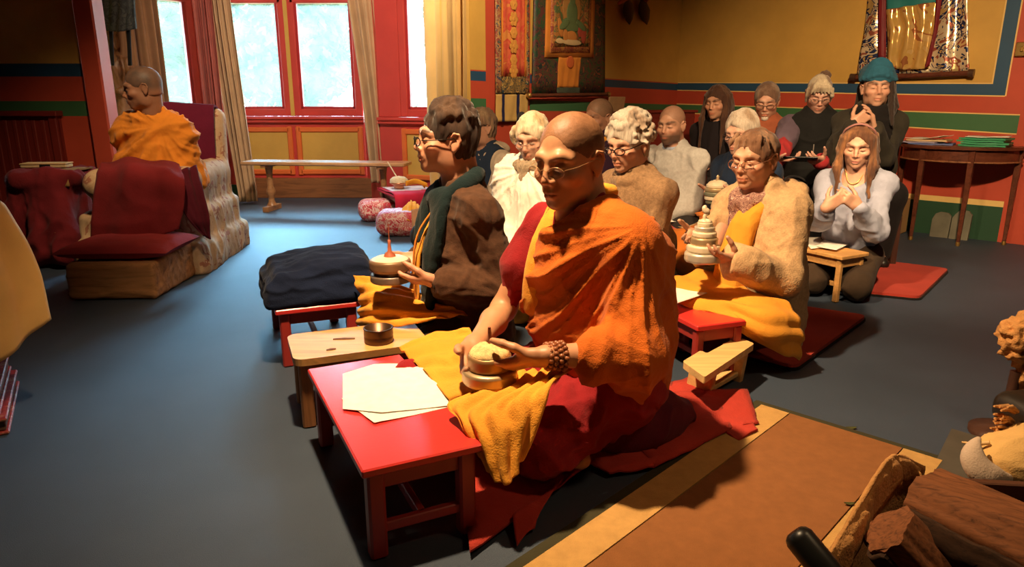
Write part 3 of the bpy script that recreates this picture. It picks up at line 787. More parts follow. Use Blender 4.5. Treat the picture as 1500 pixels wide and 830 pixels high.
mb = MB(); mb.prism([Fl(1365, 690)[:2], Fl(1393, 632)[:2], Fl(1470, 655)[:2], Fl(1470, 740)[:2]], 0, .012)
tag(mb.build('slate_slab', paint('grey_slate', (.085, .075, .06), .6, .3), None, (1.45, 1.95, 0)), 'flat grey slate slab on the carpet behind the logs', 'slab')
# ---------------- the low tables in front
e, at, lu, lv, rt = low_table('bright red low table holding white papers before the front monk', (-.636, 2.005), (-.337, 1.389), (-.102, 1.571), .25, REDW, DRW)
sheet_of_paper('paper_sheet', [Fl(502, 546, .255), Fl(572, 530, .255), Fl(694, 588, .255), Fl(548, 605, .255)], .256, None, curl=.004)
bpy.data.objects.remove(bpy.data.objects['paper_sheet'])
def poly_paper(px, z, label, group, seed=0):
    p = [Fl(a, b, z)[:2] for a, b in px]; mb = MB(); c = np.mean(p, axis=0)
    n = len(p); v = [(*c, z+.001)]+[(*q, z+.003*math.sin(seed+i*2)) for i, q in enumerate(p)]
    v += [(a, b, h_-.0015) for a, b, h_ in v]; N = n+1
    f = [(0, 1+i, 1+(i+1) % n) for i in range(n)]+[(N, N+1+(i+1) % n, N+1+i) for i in range(n)]+[(1+i, N+1+i, N+1+(i+1) % n, 1+(i+1) % n) for i in range(n)]
    ar = sum(p[i][0]*p[(i+1) % n][1]-p[(i+1) % n][0]*p[i][1] for i in range(n))
    if ar < 0: f = [t[::-1] for t in f]
    mb.add(v, f); return tag(mb.build('paper_sheet', PAPER, None, (*c, z)), label, 'paper', group)
poly_paper([(502, 547), (548, 534), (572, 531), (612, 533), (640, 532), (695, 588), (620, 597), (560, 605), (502, 598)], .2565, 'large white sheet lying on top on the bright red table', 'papers on the red table')
poly_paper([(500, 583), (660, 570), (668, 592), (607, 607), (548, 620)], .2525, 'white sheet half covered by the upper sheet on the red table', 'papers on the red table')
e, at, lu, lv, rt = low_table('dark red low stool with a navy blanket in front of the brown jacket man', (-1.174, 3.177), (-.941, 2.622), (-.63, 2.75), .25, REDW, DRW, 'low_stool', 'stool')
# folded navy blanket
f_ = Field((-1.25, 2.55, .24), (-.5, 3.2, .5), .006)
rotb = np.stack((unit(arr(.92, .39, 0)), unit(arr(-.39, .92, 0)), arr(0, 0, 1.)), 1); cb = arr(-.845, 2.88, .345)
for k, (dz, hx, hy, hz) in enumerate(((-.065, .215, .20, .030), (-.015, .215, .19, .034), (.035, .195, .17, .034))):
    f_.box(cb+rotb@arr(.01*k-.01, .0, dz), (hx, hy, hz), rotb@roty(-.05*k)@rotx(.04*k), .03, .025)
f_.ell(cb+rotb@arr(.05, -.02, .04), (.16, .13, .055), rotb, .04)
v, q = f_.mesh(2); v = fold(v, q, .012, rotb[:, 0], 16, .3, .6, 4); v = relax(v, q, 1)
NAVY = fabric('navy_wool', (.008, .014, .040), .3, 6, .4, 260, .95, .2)
tag(mesh_obj('folded_blanket', v, q, NAVY, None, None, None, (-.845, 2.88, .25)), 'thick folded navy blue blanket on the dark red stool', 'blanket')
g = sheet([[(-1.03, 2.80, .2545), (-.93, 2.66, .2545), (-.70, 2.76, .2545)], [(-1.0, 2.86, .2565), (-.88, 2.74, .2575), (-.68, 2.86, .2565)]], 8, 12); mb = MB(); mb.grid(g, 0, .006)
tag(mb.build('folded_cloth', fabric('black_cloth', (.015, .013, .02), .3), None, (-.85, 2.74, .25)), 'flat black cloth edge showing beneath the navy blanket', 'cloth')
g = crumple(sheet([[P(404, 434, 2.99), P(420, 428, 2.95), P(432, 434, 2.9)], [P(405, 441, 2.96), P(425, 444, 2.9), P(436, 443, 2.86)]], 8, 8), .004, 30); g[..., 2] = np.clip(g[..., 2], .257, .28); mb = MB(); mb.grid(g, 0, .006)
tag(mb.build('folded_scarf', fabric('orange_silk', (.75, .28, .03), .15, 9, .3, 200, .6), None, (-1.0, 2.9, .25)), 'small orange cloth beside the navy blanket on the stool', 'cloth')
WA, WB, WC = arr(-.803, 2.33), arr(-.70, 2.075), arr(-.335, 2.345)
e, at, lu, lv, rt = low_table('natural wood low table with rounded corners holding a dark tin', WA, WB, WC, .25, PINE, wood('pine_legs', (.42, .17, .06), .6, 1, 2), th=.024, rnd=.035, apron=.03, stretcher=False)
mb = MB()
for (x0, y0), (x1, y1) in (((488, 497), (520, 496)), ((478, 513), (492, 511))):
    a_, b_ = Fl(x0, y0, .2503), Fl(x1, y1, .2503); mb.tube([a_, (a_+b_)/2, b_], [.004, .006, .004], 8)
mb.build('slot_shade', wood('slot_brown', (.1, .03, .01)), e)  # dark strips put the shade of the board's open slots into colour
c = Fl(555, 500, .25); mb = MB()
mb.lathe([(.046, 0), (.049, .003), (.05, .02), (.048, .024), (.05, .028), (.05, .048), (.052, .052), (.047, .053), (.046, .01), (.001, .008)], c, 40)
e = empty('round_tin', c, 'dark round tin standing on the natural wood table', 'tin'); mb.build('bowl', plain('dark_bronze', (.09, .045, .025), .35, .7), e)
mb = MB(); mb.lathe([(.04, .0105), (.03, .016), (.001, .018)], c, 24); mb.build('grain', fabric('rice_grain', (.7, .5, .2), .3, 120, .5, 500), e)
# red slatted bench with sheet before the beige woman
e, at, lu, lv, rt = low_table('red low bench with white sheet before the woman in the beige cardigan', (.56, 2.80), (.69, 2.44), (.86, 2.58), .245, REDW, DRW, lw=.035, inset=.025)
sheet_of_paper('paper_sheet', [Fl(970, 408, .292), Fl(1003, 404, .292), Fl(1053, 423, .292), Fl(983, 447, .292)], .290, 'white sheet on the yellow cloth before the beige cardigan woman', curl=.003)
e, at, lu, lv, rt = low_table('dark red low table before the grey haired person in denim', (1.02, 4.72), (.97, 4.28), (1.42, 4.42), .27, REDW, DRW, lw=.035)
sheet_of_paper('paper_sheet', [Fl(980, 312, .282), Fl(1008, 304, .282), Fl(1032, 318, .282), Fl(982, 328, .282)], .279, 'curled white sheet on the dark red table behind the beige woman', curl=.012, seed=1)
sheet_of_paper('paper_sheet', [Fl(984, 328, .275), Fl(1020, 318, .275), Fl(1048, 328, .275), Fl(1005, 336, .275)], .2735, 'buff sheet below the curled page on the dark red table', curl=.003, m=plain('buff_paper', (.6, .36, .18), .8))
e, at, lu, lv, rt = low_table('small natural wood table before the kneeling young woman', (1.50, 4.0), (1.745, 3.56), (1.935, 3.69), .262, PINE, PINE, lw=.03, inset=.03)
sheet_of_paper('paper_sheet', [Fl(1172, 346, .272), Fl(1206, 347, .272), Fl(1240, 357, .272), Fl(1188, 364, .272)], .268, 'loose white sheet at the back of the young woman\'s wood table', 'papers on the small wood table', .004)
sheet_of_paper('paper_sheet', [Fl(1208, 352, .272), Fl(1246, 357, .272), Fl(1225, 367, .272), Fl(1196, 362, .272)], .2755, 'white sheet lying on top at the front of the young woman\'s wood table', 'papers on the small wood table', .003, seed=2)
# kneeling bench with a notched seat
e = empty('meditation_bench', (.77, 2.37, 0), 'pale wooden kneeling bench on the carpet right of the front monk', 'bench')
pk = [Fl(a_, b_, .16)[:2] for a_, b_ in ((1000, 529), (1026, 513), (1036, 517), (1081, 492), (1105, 503), (1032, 552))]
mb = MB(); mb.prism(rounded_quad(pk, .012, 4), .135, .16); mb.build('seat', PINE2, e)
a_, b_ = Fl(1026, 536, .13), Fl(1084, 506, .13); du_ = unit(b_-a_); dn_ = arr(du_[1], -du_[0], 0)
for q in (a_+du_*.03, b_-du_*.035):
    mb = MB(); mb.bar((q-dn_*.015)*(1, 1, 0), (*(q)[:2], .136), .025, .1, up=dn_); mb.build('leg', PINE2, e)
mb = MB(); mb.bar((*(a_+du_*.03)[:2], .03), (*(b_-du_*.035)[:2], .03), .05, .02); mb.build('stretcher', PINE2, e)
# ---------------- bench under the window
e = empty('long_bench', (-1.9, 7.0, 0), 'long narrow wooden bench on trestle legs before the bay window', 'bench')
b0, b1 = P(362, 234, 6.95), P(597, 230, 6.75); hz_ = .475; mb = MB(); b0[2] = b1[2] = hz_
mb.bar(b0, b1, .3, .035, m=0, bev=.008); mb.build('seat', wood('bench_top_wood', (.5, .27, .13), .7, 1, 0, .25), e)
du_ = unit(b1-b0)
for q in (b0+du_*.22, b1-du_*.25):
    mb = MB(); nn = arr(-du_[1], du_[0], 0)
    mb.tube([q*(1, 1, 0)+arr(0, 0, z) for z in (.05, .09, .14, .17, .2, .24, .36, .44, .46)], [.05, .03, .028, .045, .045, .028, .03, .04, .06], 14)
    mb.bar(q*(1, 1, 0)+nn*.15+arr(0, 0, .025), q*(1, 1, 0)-nn*.15+arr(0, 0, .025), .06, .05); mb.bar(q*(1, 1, 0)+nn*.13+arr(0, 0, .447), q*(1, 1, 0)-nn*.13+arr(0, 0, .447), .05, .03)
    mb.build('leg', OAK, e)
# ---------------- seat and table of the far meditator
PATR = brocade('red_white_brocade', [(.6, .03, .05), (.62, .1, .12), (.75, .5, .45), (.5, .02, .05)], 30, .6, 0, 3)
RCL = fabric('crimson_cloth', (.5, .02, .055), .2, 6, .3)
ta, tb, tc = P(553, 276, 6.25), P(580, 290, 5.95), P(655, 287, 6.0)
e, at, lu, lv, rt = low_table('crimson covered low table with offerings beside the window bench', (-1.27, 6.52), (-1.03, 6.0), (-.62, 6.15), .265, RCL, MAH, inset=.05)
g = sheet([[at(0-.01, lv*t, .268) for t in (0, .5, 1)], [at(lu*.5, lv*t, .27) for t in (0, .5, 1)], [at(lu+.006, lv*t, .267) for t in (0, .5, 1)], [at(lu+.03, lv*t, .10) for t in (0, .5, 1)]], 24, 18)
mb = MB(); mb.grid(crumple(g, .006, 12), 0, .006); mb.build('table_cover', RCL, e)
g = sheet([[at(lu*a_, lv*t, .279) for t in (.08, .5, .95)] for a_ in (.1, .5, .85)], 10, 10); mb = MB(); mb.grid(crumple(g, .003, 10), 0, .004)
tag(mb.build('table_runner', fabric('lilac_white_cloth', (.75, .68, .8), .1), None, at(.3, .2, .27)), 'pale lilac cloth spread on the crimson low table', 'cloth')
c = at(lu*.45, lv*.32, .287); e = empty('offering_bowl', c, 'small offering bowl heaped with rice on the crimson low table', 'bowl'); mb = MB()
mb.lathe([(.03, 0), (.05, .005), (.04, .02), (.06, .035), (.085, .05), (.085, .058), (.06, .057), (.001, .05)], c, 28); mb.build('bowl', plain('copper_bowl', (.6, .25, .12), .3, .8), e)
mb = MB(); mb.lathe([(.082, .058), (.08, .085), (.055, .105), (.001, .115)], c, 24); mb.build('rice', fabric('pale_grain', (.75, .62, .4), .2, 60), e)
mb = MB(); mb.tube([c+arr(-.01, 0, .09), c+arr(-.1, .02, .24)], [.006, .006], 8); tag(mb.build('incense_stick', plain('pale_stick', (.8, .7, .5), .6), None, c), 'thin pale stick leaning from the rice bowl', 'stick')
g = crumple(sheet([[P(595, 272, 6.25)+arr(0, 0, z) for z in (0, .04, 0)], [P(607, 268, 6.3), P(610, 263, 6.3), P(614, 270, 6.35)], [P(628, 274, 6.3), P(625, 270, 6.3), P(622, 276, 6.35)]], 12, 10), .01, 20); mb = MB(); mb.grid(g, 0, .006)
tag(mb.build('offering_cloth', fabric('marigold_cloth', (.8, .36, .03), .15), None, P(610, 272, 6.3)), 'marigold cloth bundled at the back of the crimson low table', 'cloth')
def bolster(name, lab, c, size, rz_, m, seed=0):
    f_ = Field(np.asarray(c)-.5, np.asarray(c)+.5, .012); rr = rotz(rz_)
    f_.box(c, np.asarray(size)/2, rr, min(size)*.42, .02); v, q = f_.mesh(2); v = fold(v, q, .008, rr[:, 0], 14, .4, .5, seed)
    return tag(mesh_obj(name, v, q, m, None, None, None, (c[0], c[1], c[2]-size[2]/2)), lab, 'cushion')
bolster('meditation_cushion', 'red and white patterned cushion on the carpet left of the crimson table', (-1.24, 6.32, .095), (.34, .3, .19), .3, PATR, 1)
bolster('meditation_cushion', 'red and white patterned cushion under a marigold cloth by the window', (-.93, 5.62, .1), (.36, .34, .2), .1, PATR, 5)
g = sheet([[P(580, 322, 5.5), P(600, 325, 5.46), P(612, 322, 5.5)], [P(586, 310, 5.6), P(601, 309, 5.56), P(616, 308, 5.6)], [P(598, 299, 5.72), P(603, 295, 5.7), P(613, 300, 5.75)]], 20, 20); g[..., 2] += .012
mb = MB(); mb.grid(crumple(g, .008, 16, 3, None, .008, 3, 1), 0, .006); tag(mb.build('cushion_cloth', fabric('marigold_cloth', (.8, .36, .03), .15), None, P(600, 315, 5.6)), 'marigold cloth draped in a peak over the patterned cushion', 'cloth')
g = sheet([[P(603, 308, 5.3), P(618, 305, 5.3)], [P(604, 330, 5.25), P(622, 330, 5.25)], [P(606, 352, 5.25), P(624, 354, 5.25)]], 20, 8); mb = MB(); mb.grid(crumple(g, .015, 9, 4), 0, .012)
tag(mb.build('standing_card', fabric('peach_card', (.7, .38, .22), .15), None, P(612, 352, 5.25)*(1, 1, 0)), 'upright peach cloth panel beside the patterned cushion behind the brown jacket', 'cloth')
# ---------------- curtains
def curtain(name, lab, top, bot, m, nf, amp, seed=0, z0=.03, z1=2.85, mid=None, cat_='curtain'):
    rows = [[(*p, z1) for p in top]]+([[(*p[:2], p[2]) for p in mid]] if mid is not None else [])+[[(*p, z0) for p in bot]]
    g = sheet(rows, 60, 110); w = fbm(np.stack((np.linspace(0, 1, 110)*7,)*1+(np.zeros(110), np.full(110, seed*1.7)), -1))
    t = np.linspace(0, 1, 110)+w*.06; T = np.tile(t, (60, 1)); U = np.linspace(0, 1, 60)[:, None]
    du = np.gradient(g, axis=1); n = np.stack((du[..., 1], -du[..., 0], 0*du[..., 0]), -1); n /= np.maximum(np.linalg.norm(n, axis=2, keepdims=True), 1e-9)
    T = T+.015*np.sin(U*5+T*9)
    a_ = amp*(np.sin(2*PI*nf*T)+.35*np.sin(2*PI*nf*2.3*T+1+U*1.2)+.3*np.sin(2*PI*nf*.43*T+U*2))*(.75+.35*U)
    mb = MB(); mb.grid(g+n*a_[..., None], 0, .006)
    o = mb.build(name, m, None, (*np.mean([p[:2] for p in bot], axis=0), z0)); return tag(o, lab, cat_)
def xy(px, Y, py=150): return P(px, py, Y)[:2]
CB = fabric('brown_velvet', (.30, .15, .075), .2, 4, .2, 300, .9, .5, .1); CBE = fabric('beige_velvet', (.58, .38, .22), .15, 4, .2, 300, .9, .5, .1); CG = fabric('gold_velvet', (.68, .42, .15), .15, 4, .2, 300, .9, .5, .1)
curtain('curtain', 'brown curtain hanging behind the seated elderly monk', [xy(163, 6.35), xy(205, 6.2), xy(246, 6.4)], [xy(163, 6.35), xy(205, 6.2), xy(246, 6.4)], CB, 6, .035, 1)
curtain('curtain', 'narrow dusky red curtain at the west end of the bay', [xy(292, 7.3, 100), xy(320, 7.35, 100)], [xy(294, 7.3, 100), xy(320, 7.35, 100)], fabric('dusky_red_cloth', (.45, .12, .1), .2, 4, .2, 300, .9, .3), 3, .03, 2)
curtain('curtain', 'beige curtain falling to the carpet left of the main window', [xy(318, 7.5), xy(352, 7.5)], [xy(338, 7.42), xy(364, 7.4)], CBE, 4, .035, 3, mid=[(*xy(320, 7.5), 1.9), (*xy(352, 7.5), 1.9)], z0=.02)
curtain('curtain', 'long beige curtain swept aside right of the main window', [xy(508, 7.6), xy(575, 7.55)], [xy(540, 7.62), xy(590, 7.5)], CBE, 5, .04, 4, mid=[(*xy(532, 7.6), 1.15), (*xy(582, 7.5), 1.15)], z0=.2)
curtain('curtain', 'golden curtain at the right end of the bay beside the striped wall', [xy(628, 5.9), xy(658, 5.3), xy(682, 5.15)], [xy(632, 5.9), xy(658, 5.3), xy(678, 5.15)], CG, 4, .035, 5)
# ---------------- hangings
BRO_D = brocade('dark_brocade', [(.02, .05, .035), (.03, .08, .03), (.12, .03, .03), (.015, .03, .03), (.25, .07, .03)], 22, .5, .05, 1); BRO_G = brocade('black_gold_brocade', [(.025, .03, .03), (.5, .3, .08), (.03, .05, .06), (.35, .2, .05)], 40, .45, .2, 2)
ORS = fabric('orange_silk_panel', (.72, .25, .04), .18, 7, .2, 200, .6); REDS = brocade('red_silk_brocade', [(.62, .09, .05), (.66, .13, .05), (.6, .07, .04), (.7, .26, .06)], 9, .6, 0, 4)
tD = unit(TB-TA); tN = arr(tD[1], -tD[0])
def tw(px, z, o=.03):
    s_ = onwall(TA, TB, px); return arr(*(TA+(TB-TA)*s_+tN*o), z)
def tzp(px, py, o=.03):
    s_ = onwall(TA, TB, px); Y = (TA+(TB-TA)*s_+tN*o)[1]; return tw(px, P(px, py, Y)[2], o)
def panel(mb, pxs, pys, o=.03, m=0, th=.006, wav=.0, n=(14, 20)):
    """cloth panel on the back wall from photo-read corners (x0,x1),(y0,y1) or (x0t,x1t,x0b,x1b)"""
    x0t, x1t, x0b, x1b = pxs if len(pxs) == 4 else (pxs[0], pxs[1], pxs[0], pxs[1])
    g = sheet([[tzp(x0b, pys[1], o), tzp(x1b, pys[1], o)], [tzp(x0t, pys[0], o), tzp(x1t, pys[0], o)]], *n)
    if wav: g = crumple(g, wav, 8, o*50, None, wav, 3, 1)
    mb.grid(g, m, th)
TOP = -160
e = empty('wall_banner', tzp(750, 178), 'narrow red and gold banner with dark blue striped tail left of the painted scroll', 'banner')
mb = MB(); panel(mb, (724, 772), (TOP, 138), .022, 0, .008, .004); mb.build('backing', brocade('striped_brocade', [(.05, .06, .09), (.5, .3, .1), (.3, .06, .04), (.04, .1, .09), (.55, .35, .15)], 34, .5, .05, 6), e)
mb = MB(); panel(mb, (731, 764), (TOP, 112), .034, 0, .006, .004); mb.build('center_panel', REDS, e)
mb = MB(); 
for x in (730, 763.5): panel(mb, (x, x+2.2), (TOP, 112), .04, 0, .004)
mb.build('piping', ORS, e)
mb = MB(); panel(mb, (731, 765), (112, 137), .036, 0, .006, .003); mb.build('lower_brocade', BRO_G, e)
mb = MB(); panel(mb, (723, 770), (138, 178), .03, 0, .006, .004); mb.build('tail', fabric('straw_silk', (.62, .38, .12), .12, 6, .2), e)
mb = MB()
mb = MB()
for x in (731, 753): mb = MB(); panel(mb, (x, x+3.4), (138, 178.5), .037, 0, .004, .004); mb.build('tail_stripe', fabric('indigo_ribbon', (.02, .02, .07), .2), e)
mb = MB(); 
for k, yy in enumerate((6, 28, 48, 68, 88, 104)):
    c = tzp(747.5, yy, .041); rr = np.stack((arr(*tD, 0), arr(0, 0, 1), arr(*tN, 0)), 1); s_ = .03 if k % 2 else .022
    for a_ in range(6): mb.ell(c+rr@arr(math.cos(a_*PI/3)*s_, math.sin(a_*PI/3)*s_*1.2, 0), (.02, .022, .003), rr, 0, 10, 6)
    mb.ell(c, (.016, .02, .005), rr, 0, 10, 6)
mb.build('embroidery', fabric('gold_embroidery', (.66, .3, .06), .2), e)
e = empty('painted_scroll', tzp(825, 138), 'large painted scroll in dark green brocade with an orange door panel', 'wall hanging')
mb = MB(); panel(mb, (780, 876, 777, 882), (TOP, 138), .025, 0, .008, .004); mb.build('brocade_mount', BRO_D, e)
mb = MB(); panel(mb, (795, 863, 793, 863), (TOP, 84), .036, 0, .006, .002); mb.build('orange_frame', ORS, e)
mb = MB(); panel(mb, (800, 857, 800, 857), (TOP, 77), .042, 0, .004, .002); mb.build('border_script', brocade('maroon_gold_border', [(.3, .05, .04), (.6, .26, .06), (.4, .09, .05), (.55, .2, .05)], 30, .6, 0, 9), e)
mb = MB(); panel(mb, (804, 854, 804, 854), (TOP, 68), .047, 0, .004, .002); mb.build('painting', brocade('painted_ground', [(.16, .10, .03), (.45, .18, .04), (.1, .13, .04), (.3, .09, .03), (.5, .25, .07)], 16, .7, 0, 12), e)
rr = np.stack((arr(*tD, 0), arr(0, 0, 1), arr(*tN, 0)), 1); mb = MB()
def dot(px, py, a_, b_, m, o=.05, tilt=0): mb.ell(tzp(px, py, o), (a_, b_, .004), rr@rotz(tilt), m, 20, 8)
dot(829, 12, .12, .15, 4, .05); dot(829, 36, .13, .06, 0, .052); dot(829, 20, .07, .10, 0, .054); dot(829, 2, .035, .045, 0, .056); dot(818, 36, .07, .03, 0, .056, .5); dot(842, 38, .07, .028, 0, .056, -.5)
dot(829, 54, .07, .05, 1, .053); dot(829, 62, .13, .025, 2, .054); dot(812, 60, .05, .022, 2, .054); dot(846, 50, .035, .08, 3, .053); dot(813, 40, .03, .08, 1, .051, .3); dot(841, 44, .03, .06, 3, .053); dot(820, 52, .03, .05, 1, .054)
mb.build('painted_figure', [plain('painted_green', (.12, .17, .06), .7), plain('painted_orange', (.55, .2, .04), .7), plain('painted_cream', (.6, .42, .2), .7), plain('painted_red', (.4, .06, .03), .7), plain('painted_gold', (.42, .2, .05), .7)], e)
mb = MB(); panel(mb, (813, 845, 812, 842), (84, 128), .037, 0, .006, .003); mb.build('door_panel', ORS, e)
mb = MB(); panel(mb, (811, 844), (128, 136), .04, 0, .005, .002); mb.build('lower_strip', fabric('grey_green_silk', (.08, .09, .06), .3), e)
mb = MB(); dot(829, 91, .05, .05, 0, .045); mb.build('medallion', plain('medallion_red', (.62, .13, .03), .7), e)
mb = MB(); mb.tube([tzp(770, 140, .05), tzp(884, 138, .05)], [.016, .016], 10); mb.build('rod', MAH, e)
for x, y in ((769, 140), (885, 138)): mb = MB(); mb.ell(tzp(x, y, .05), (.024, .024, .024)); mb.build('finial', plain('brass', (.6, .35, .1), .3, .8), e)
# satin hanging on the right wall
rD = unit(RB-RA); rN = arr(rD[1], -rD[0]); rN = rN if rN[1] < 0 else -rN
def rzp(px, py, o=.04):
    s_ = onwall(RA, RB, px, py); p = RA+(RB-RA)*s_+rN*o; return arr(*p, P(px, py, p[1])[2])
e = empty('satin_hanging', rzp(1340, 112), 'shiny gold and navy brocade hanging with rolled ends on the right wall', 'wall hanging')
NG = brocade('navy_gold_satin', [(.62, .4, .14), (.02, .03, .1), (.75, .6, .4), (.35, .1, .06), (.7, .5, .22)], 13, .22, .35, 21)
def rgrid(rows, n, wav, nf, seed, o=None): return crumple(sheet(rows, *n), wav, 6, seed, None, wav, nf, 1)
mb = MB(); mb.grid(rgrid([[rzp(1258, 108), rzp(1340, 108), rzp(1422, 104)], [rzp(1268, 40), rzp(1340, 40), rzp(1420, 40)], [rzp(1277, -60), rzp(1345, -60), rzp(1418, -60)], [rzp(1281, -120), rzp(1345, -120), rzp(1418, -120)]], (40, 50), .012, 4, 2), 0, .006); mb.build('brocade_mount', NG, e)
mb = MB(); mb.grid(rgrid([[rzp(1304, 98, .08), rzp(1330, 102, .09), rzp(1364, 100, .08)], [rzp(1303, 50, .085), rzp(1335, 50, .1), rzp(1372, 50, .085)], [rzp(1302, 14, .08), rzp(1340, 8, .1), rzp(1378, 2, .08)]], (40, 46), .016, 3, 7), 0, .004)
mb.build('silk_veil', brocade('gold_silk', [(.7, .42, .12), (.74, .46, .15), (.72, .45, .13), (.42, .16, .06), (.76, .5, .2)], 7, .16, .35, 30), e)
mb = MB(); mb.grid(rgrid([[rzp(1303, 16, .07), rzp(1378, 4, .07)], [rzp(1303, -40, .07), rzp(1378, -40, .07)]], (14, 20), .006, 2, 9), 0, .004); mb.build('teal_panel', fabric('teal_silk', (.03, .2, .2), .2, 6, .2, 200, .4), e)
mb = MB(); mb.grid(rgrid([[rzp(1291, 86, .075), rzp(1302, 88, .075)], [rzp(1293, -60, .075), rzp(1303, -60, .075)]], (24, 8), .006, 1, 4), 0, .005); mb.grid(rgrid([[rzp(1360, 100, .1), rzp(1367, 96, .1)], [rzp(1374, 40, .1), rzp(1380, 40, .1)], [rzp(1378, -10, .1), rzp(1386, -10, .1)]], (24, 8), .006, 1, 5), 0, .005); mb.build('ribbon', fabric('maroon_silk', (.2, .02, .025), .2, 6, .2, 200, .4), e)
mb = MB(); mb.tube([rzp(1256, 113, .06), rzp(1340, 111, .06), rzp(1424, 107, .06)], [.02]*3, 12); mb.build('rod', MAH, e)
for x, y in ((1254, 113), (1426, 107)): mb = MB(); mb.tube([rzp(x-4, y, .06), rzp(x+4, y, .06)], [.03, .03], 14); mb.build('finial', plain('dark_bronze_cap', (.15, .08, .05), .3, .6), e)
# dark banner and carved figure behind the elderly monk
e = empty('dark_pendant', P(176, 45, 5.9), 'dark square pendant banner with two black tails by the brown curtain', 'banner')
mb = MB(); g = sheet([[P(148, 44, 5.95), P(174, 46, 5.9), P(200, 42, 5.95)], [P(148, 8, 5.95), P(174, 8, 5.9), P(197, 4, 5.95)], [P(146, -120, 5.95), P(172, -120, 5.9), P(194, -120, 5.95)]], 30, 24); mb.grid(crumple(g, .008, 9, 2, None, .008, 4, 1), 0, .02); mb.build('valance', brocade('charcoal_brocade', [(.03, .035, .035), (.05, .055, .05), (.02, .025, .025), (.06, .06, .05)], 20, .8, 0, 33), e)
for x0, x1 in ((160, 165), (186, 191)):
    mb = MB(); g = sheet([[P(x0+2, 96, 5.98), P(x1+2, 96, 5.98)], [P(x0, 44, 5.95), P(x1, 44, 5.95)]], 14, 5); mb.grid(g, 0, .012); mb.build('tail', fabric('black_ribbon', (.015, .015, .015), .2), e)
e = empty('carved_figure', P(177, 175, 6.16)*(1, 1, 0), 'tall carved wooden standing figure behind the elderly monk', 'statue')
mb = MB(); bp = P(177, 175, 6.16); mb.box((bp[0], bp[1], .37), (.22, .2, .74), bev=.02); mb.box((bp[0], bp[1], .76), (.26, .24, .05)); mb.build('plinth', DKW, e)
f_ = Field(bp*(1, 1, 0)+arr(-.3, -.22, .74), bp*(1, 1, 0)+arr(.3, .22, 1.75), .008)
w0 = bp*(1, 1, 0)+arr(.02, 0, -.06)
f_.tube([w0+arr(0, 0, .8), w0+arr(.01, 0, 1.0), w0+arr(0, 0, 1.2), w0+arr(0, 0, 1.4), w0+arr(0, 0, 1.5)], [.1, .085, .075, .1, .05], .03).ell(w0+arr(0, -.01, 1.6), (.055, .065, .075), k=.015).ell(w0+arr(0, 0, 1.68), (.035, .035, .04), k=.01)
for sg in (-1, 1): f_.tube([w0+arr(sg*.1, 0, 1.44), w0+arr(sg*.17, -.03, 1.28), w0+arr(sg*.07, -.12, 1.2)], [.04, .033, .026], .015)
v, q = f_.mesh(1); v = fold(v, q, .01, (0, 0, 1), 26, .25, .5, 3); mesh_obj('carving', v, q, wood('carved_wood', (.24, .11, .05), .5, 1, 2, .4), e)
# ---------------- wall table with papers
e = empty('half_round_table', (3.4, 5.3, 0), 'dark half round side table against the right wall', 'table')
cT = arr(*(RA+(RB-RA)*onwall(RA, RB, 1412, 215)+rN*.06), 0); hT = .735; rT = .44
ang0 = math.atan2(rD[1], rD[0]); sgn = 1 if (arr(math.cos(ang0+PI/2), math.sin(ang0+PI/2))@rN) > 0 else -1
def half(r, k=24): return [cT[:2]+r*(math.cos(t)*rD+.95*math.sin(t)*rN) for t in np.linspace(0, PI, k)]
mb = MB(); mb.prism(half(rT), hT-.022, hT); mb.build('tabletop', MAH, e)
mb = MB(); mb.prism(half(rT-.035), hT-.11, hT-.022); mb.build('apron', MAH, e)
mb = MB()
pp = half(rT-.03, 24)
for i in range(23): mb.bar((*pp[i], hT-.112), (*pp[i+1], hT-.112), .012, .012)
mb.build('bead', wood('inlay_wood', (.3, .12, .05)), e)
for t in (.12, 1.15, 2.0, PI-.12):
    p = cT[:2]+(rT-.045)*(math.cos(t)*rD+.95*math.sin(t)*rN); mb = MB()
    mb.bar((*p, .03), (*p, hT-.02), .042, .042, up=(*rN, 0), taper=.55); l_ = mb.build('leg', MAH, e)
    mb = MB(); mb.lathe([(.012, 0), (.016, .01), (.014, .03)], (*p, 0), 12); mb.build('caster', plain('brass', (.6, .35, .1), .3, .8), l_)
def on_table(a_, b_): return cT[:2]+rD*a_+rN*b_
def stack_item(name, lab, a_, b_, z, w_, d_, th, rot_, m, group, curl=0, cat_='booklet'):
    c = on_table(a_, b_); r_ = rotz(ang0+rot_); g = np.zeros((9, 9, 3))
    for i in range(9):
        for j in range(9):
            p = r_@arr((i/8-.5)*w_, (j/8-.5)*d_*sgn, 0); g[i, j] = (c[0]+p[0], c[1]+p[1], z+th/2+curl*(max(0, i/8-.35)**2)+.002*math.sin(i+j))
    mb = MB(); mb.grid(g[:, ::sgn], 0, th); return tag(mb.build(name, m, None, (*c, z)), lab, cat_, group)
G1 = 'papers on the half round table'
left = -1 if (P(1340, 200, 5.2)[:2]-cT[:2])@rD > 0 else 1
Lx = .22*(1 if left < 0 else -1)
pm = [plain('maroon_cover', (.3, .06, .08), .5), plain('lilac_cover', (.4, .36, .5), .5), plain('buff_cover', (.6, .42, .22), .5), plain('green_folder', (.04, .3, .14), .5), plain('blue_cover', (.1, .14, .35), .5)]
stack_item('booklet', 'maroon booklet overhanging the left end of the half round table', Lx*1.25, .1, hT+.001, .3, .2, .008, .1, pm[0], G1)
stack_item('booklet', 'lilac booklet lying on the maroon one on the half round table', Lx*1.1, .17, hT+.0125, .28, .2, .008, -.1, pm[1], G1)
stack_item('booklet', 'dark blue booklet under the buff pad on the half round table', Lx*.72, .19, hT+.001, .3, .2, .010, .15, pm[4], G1)
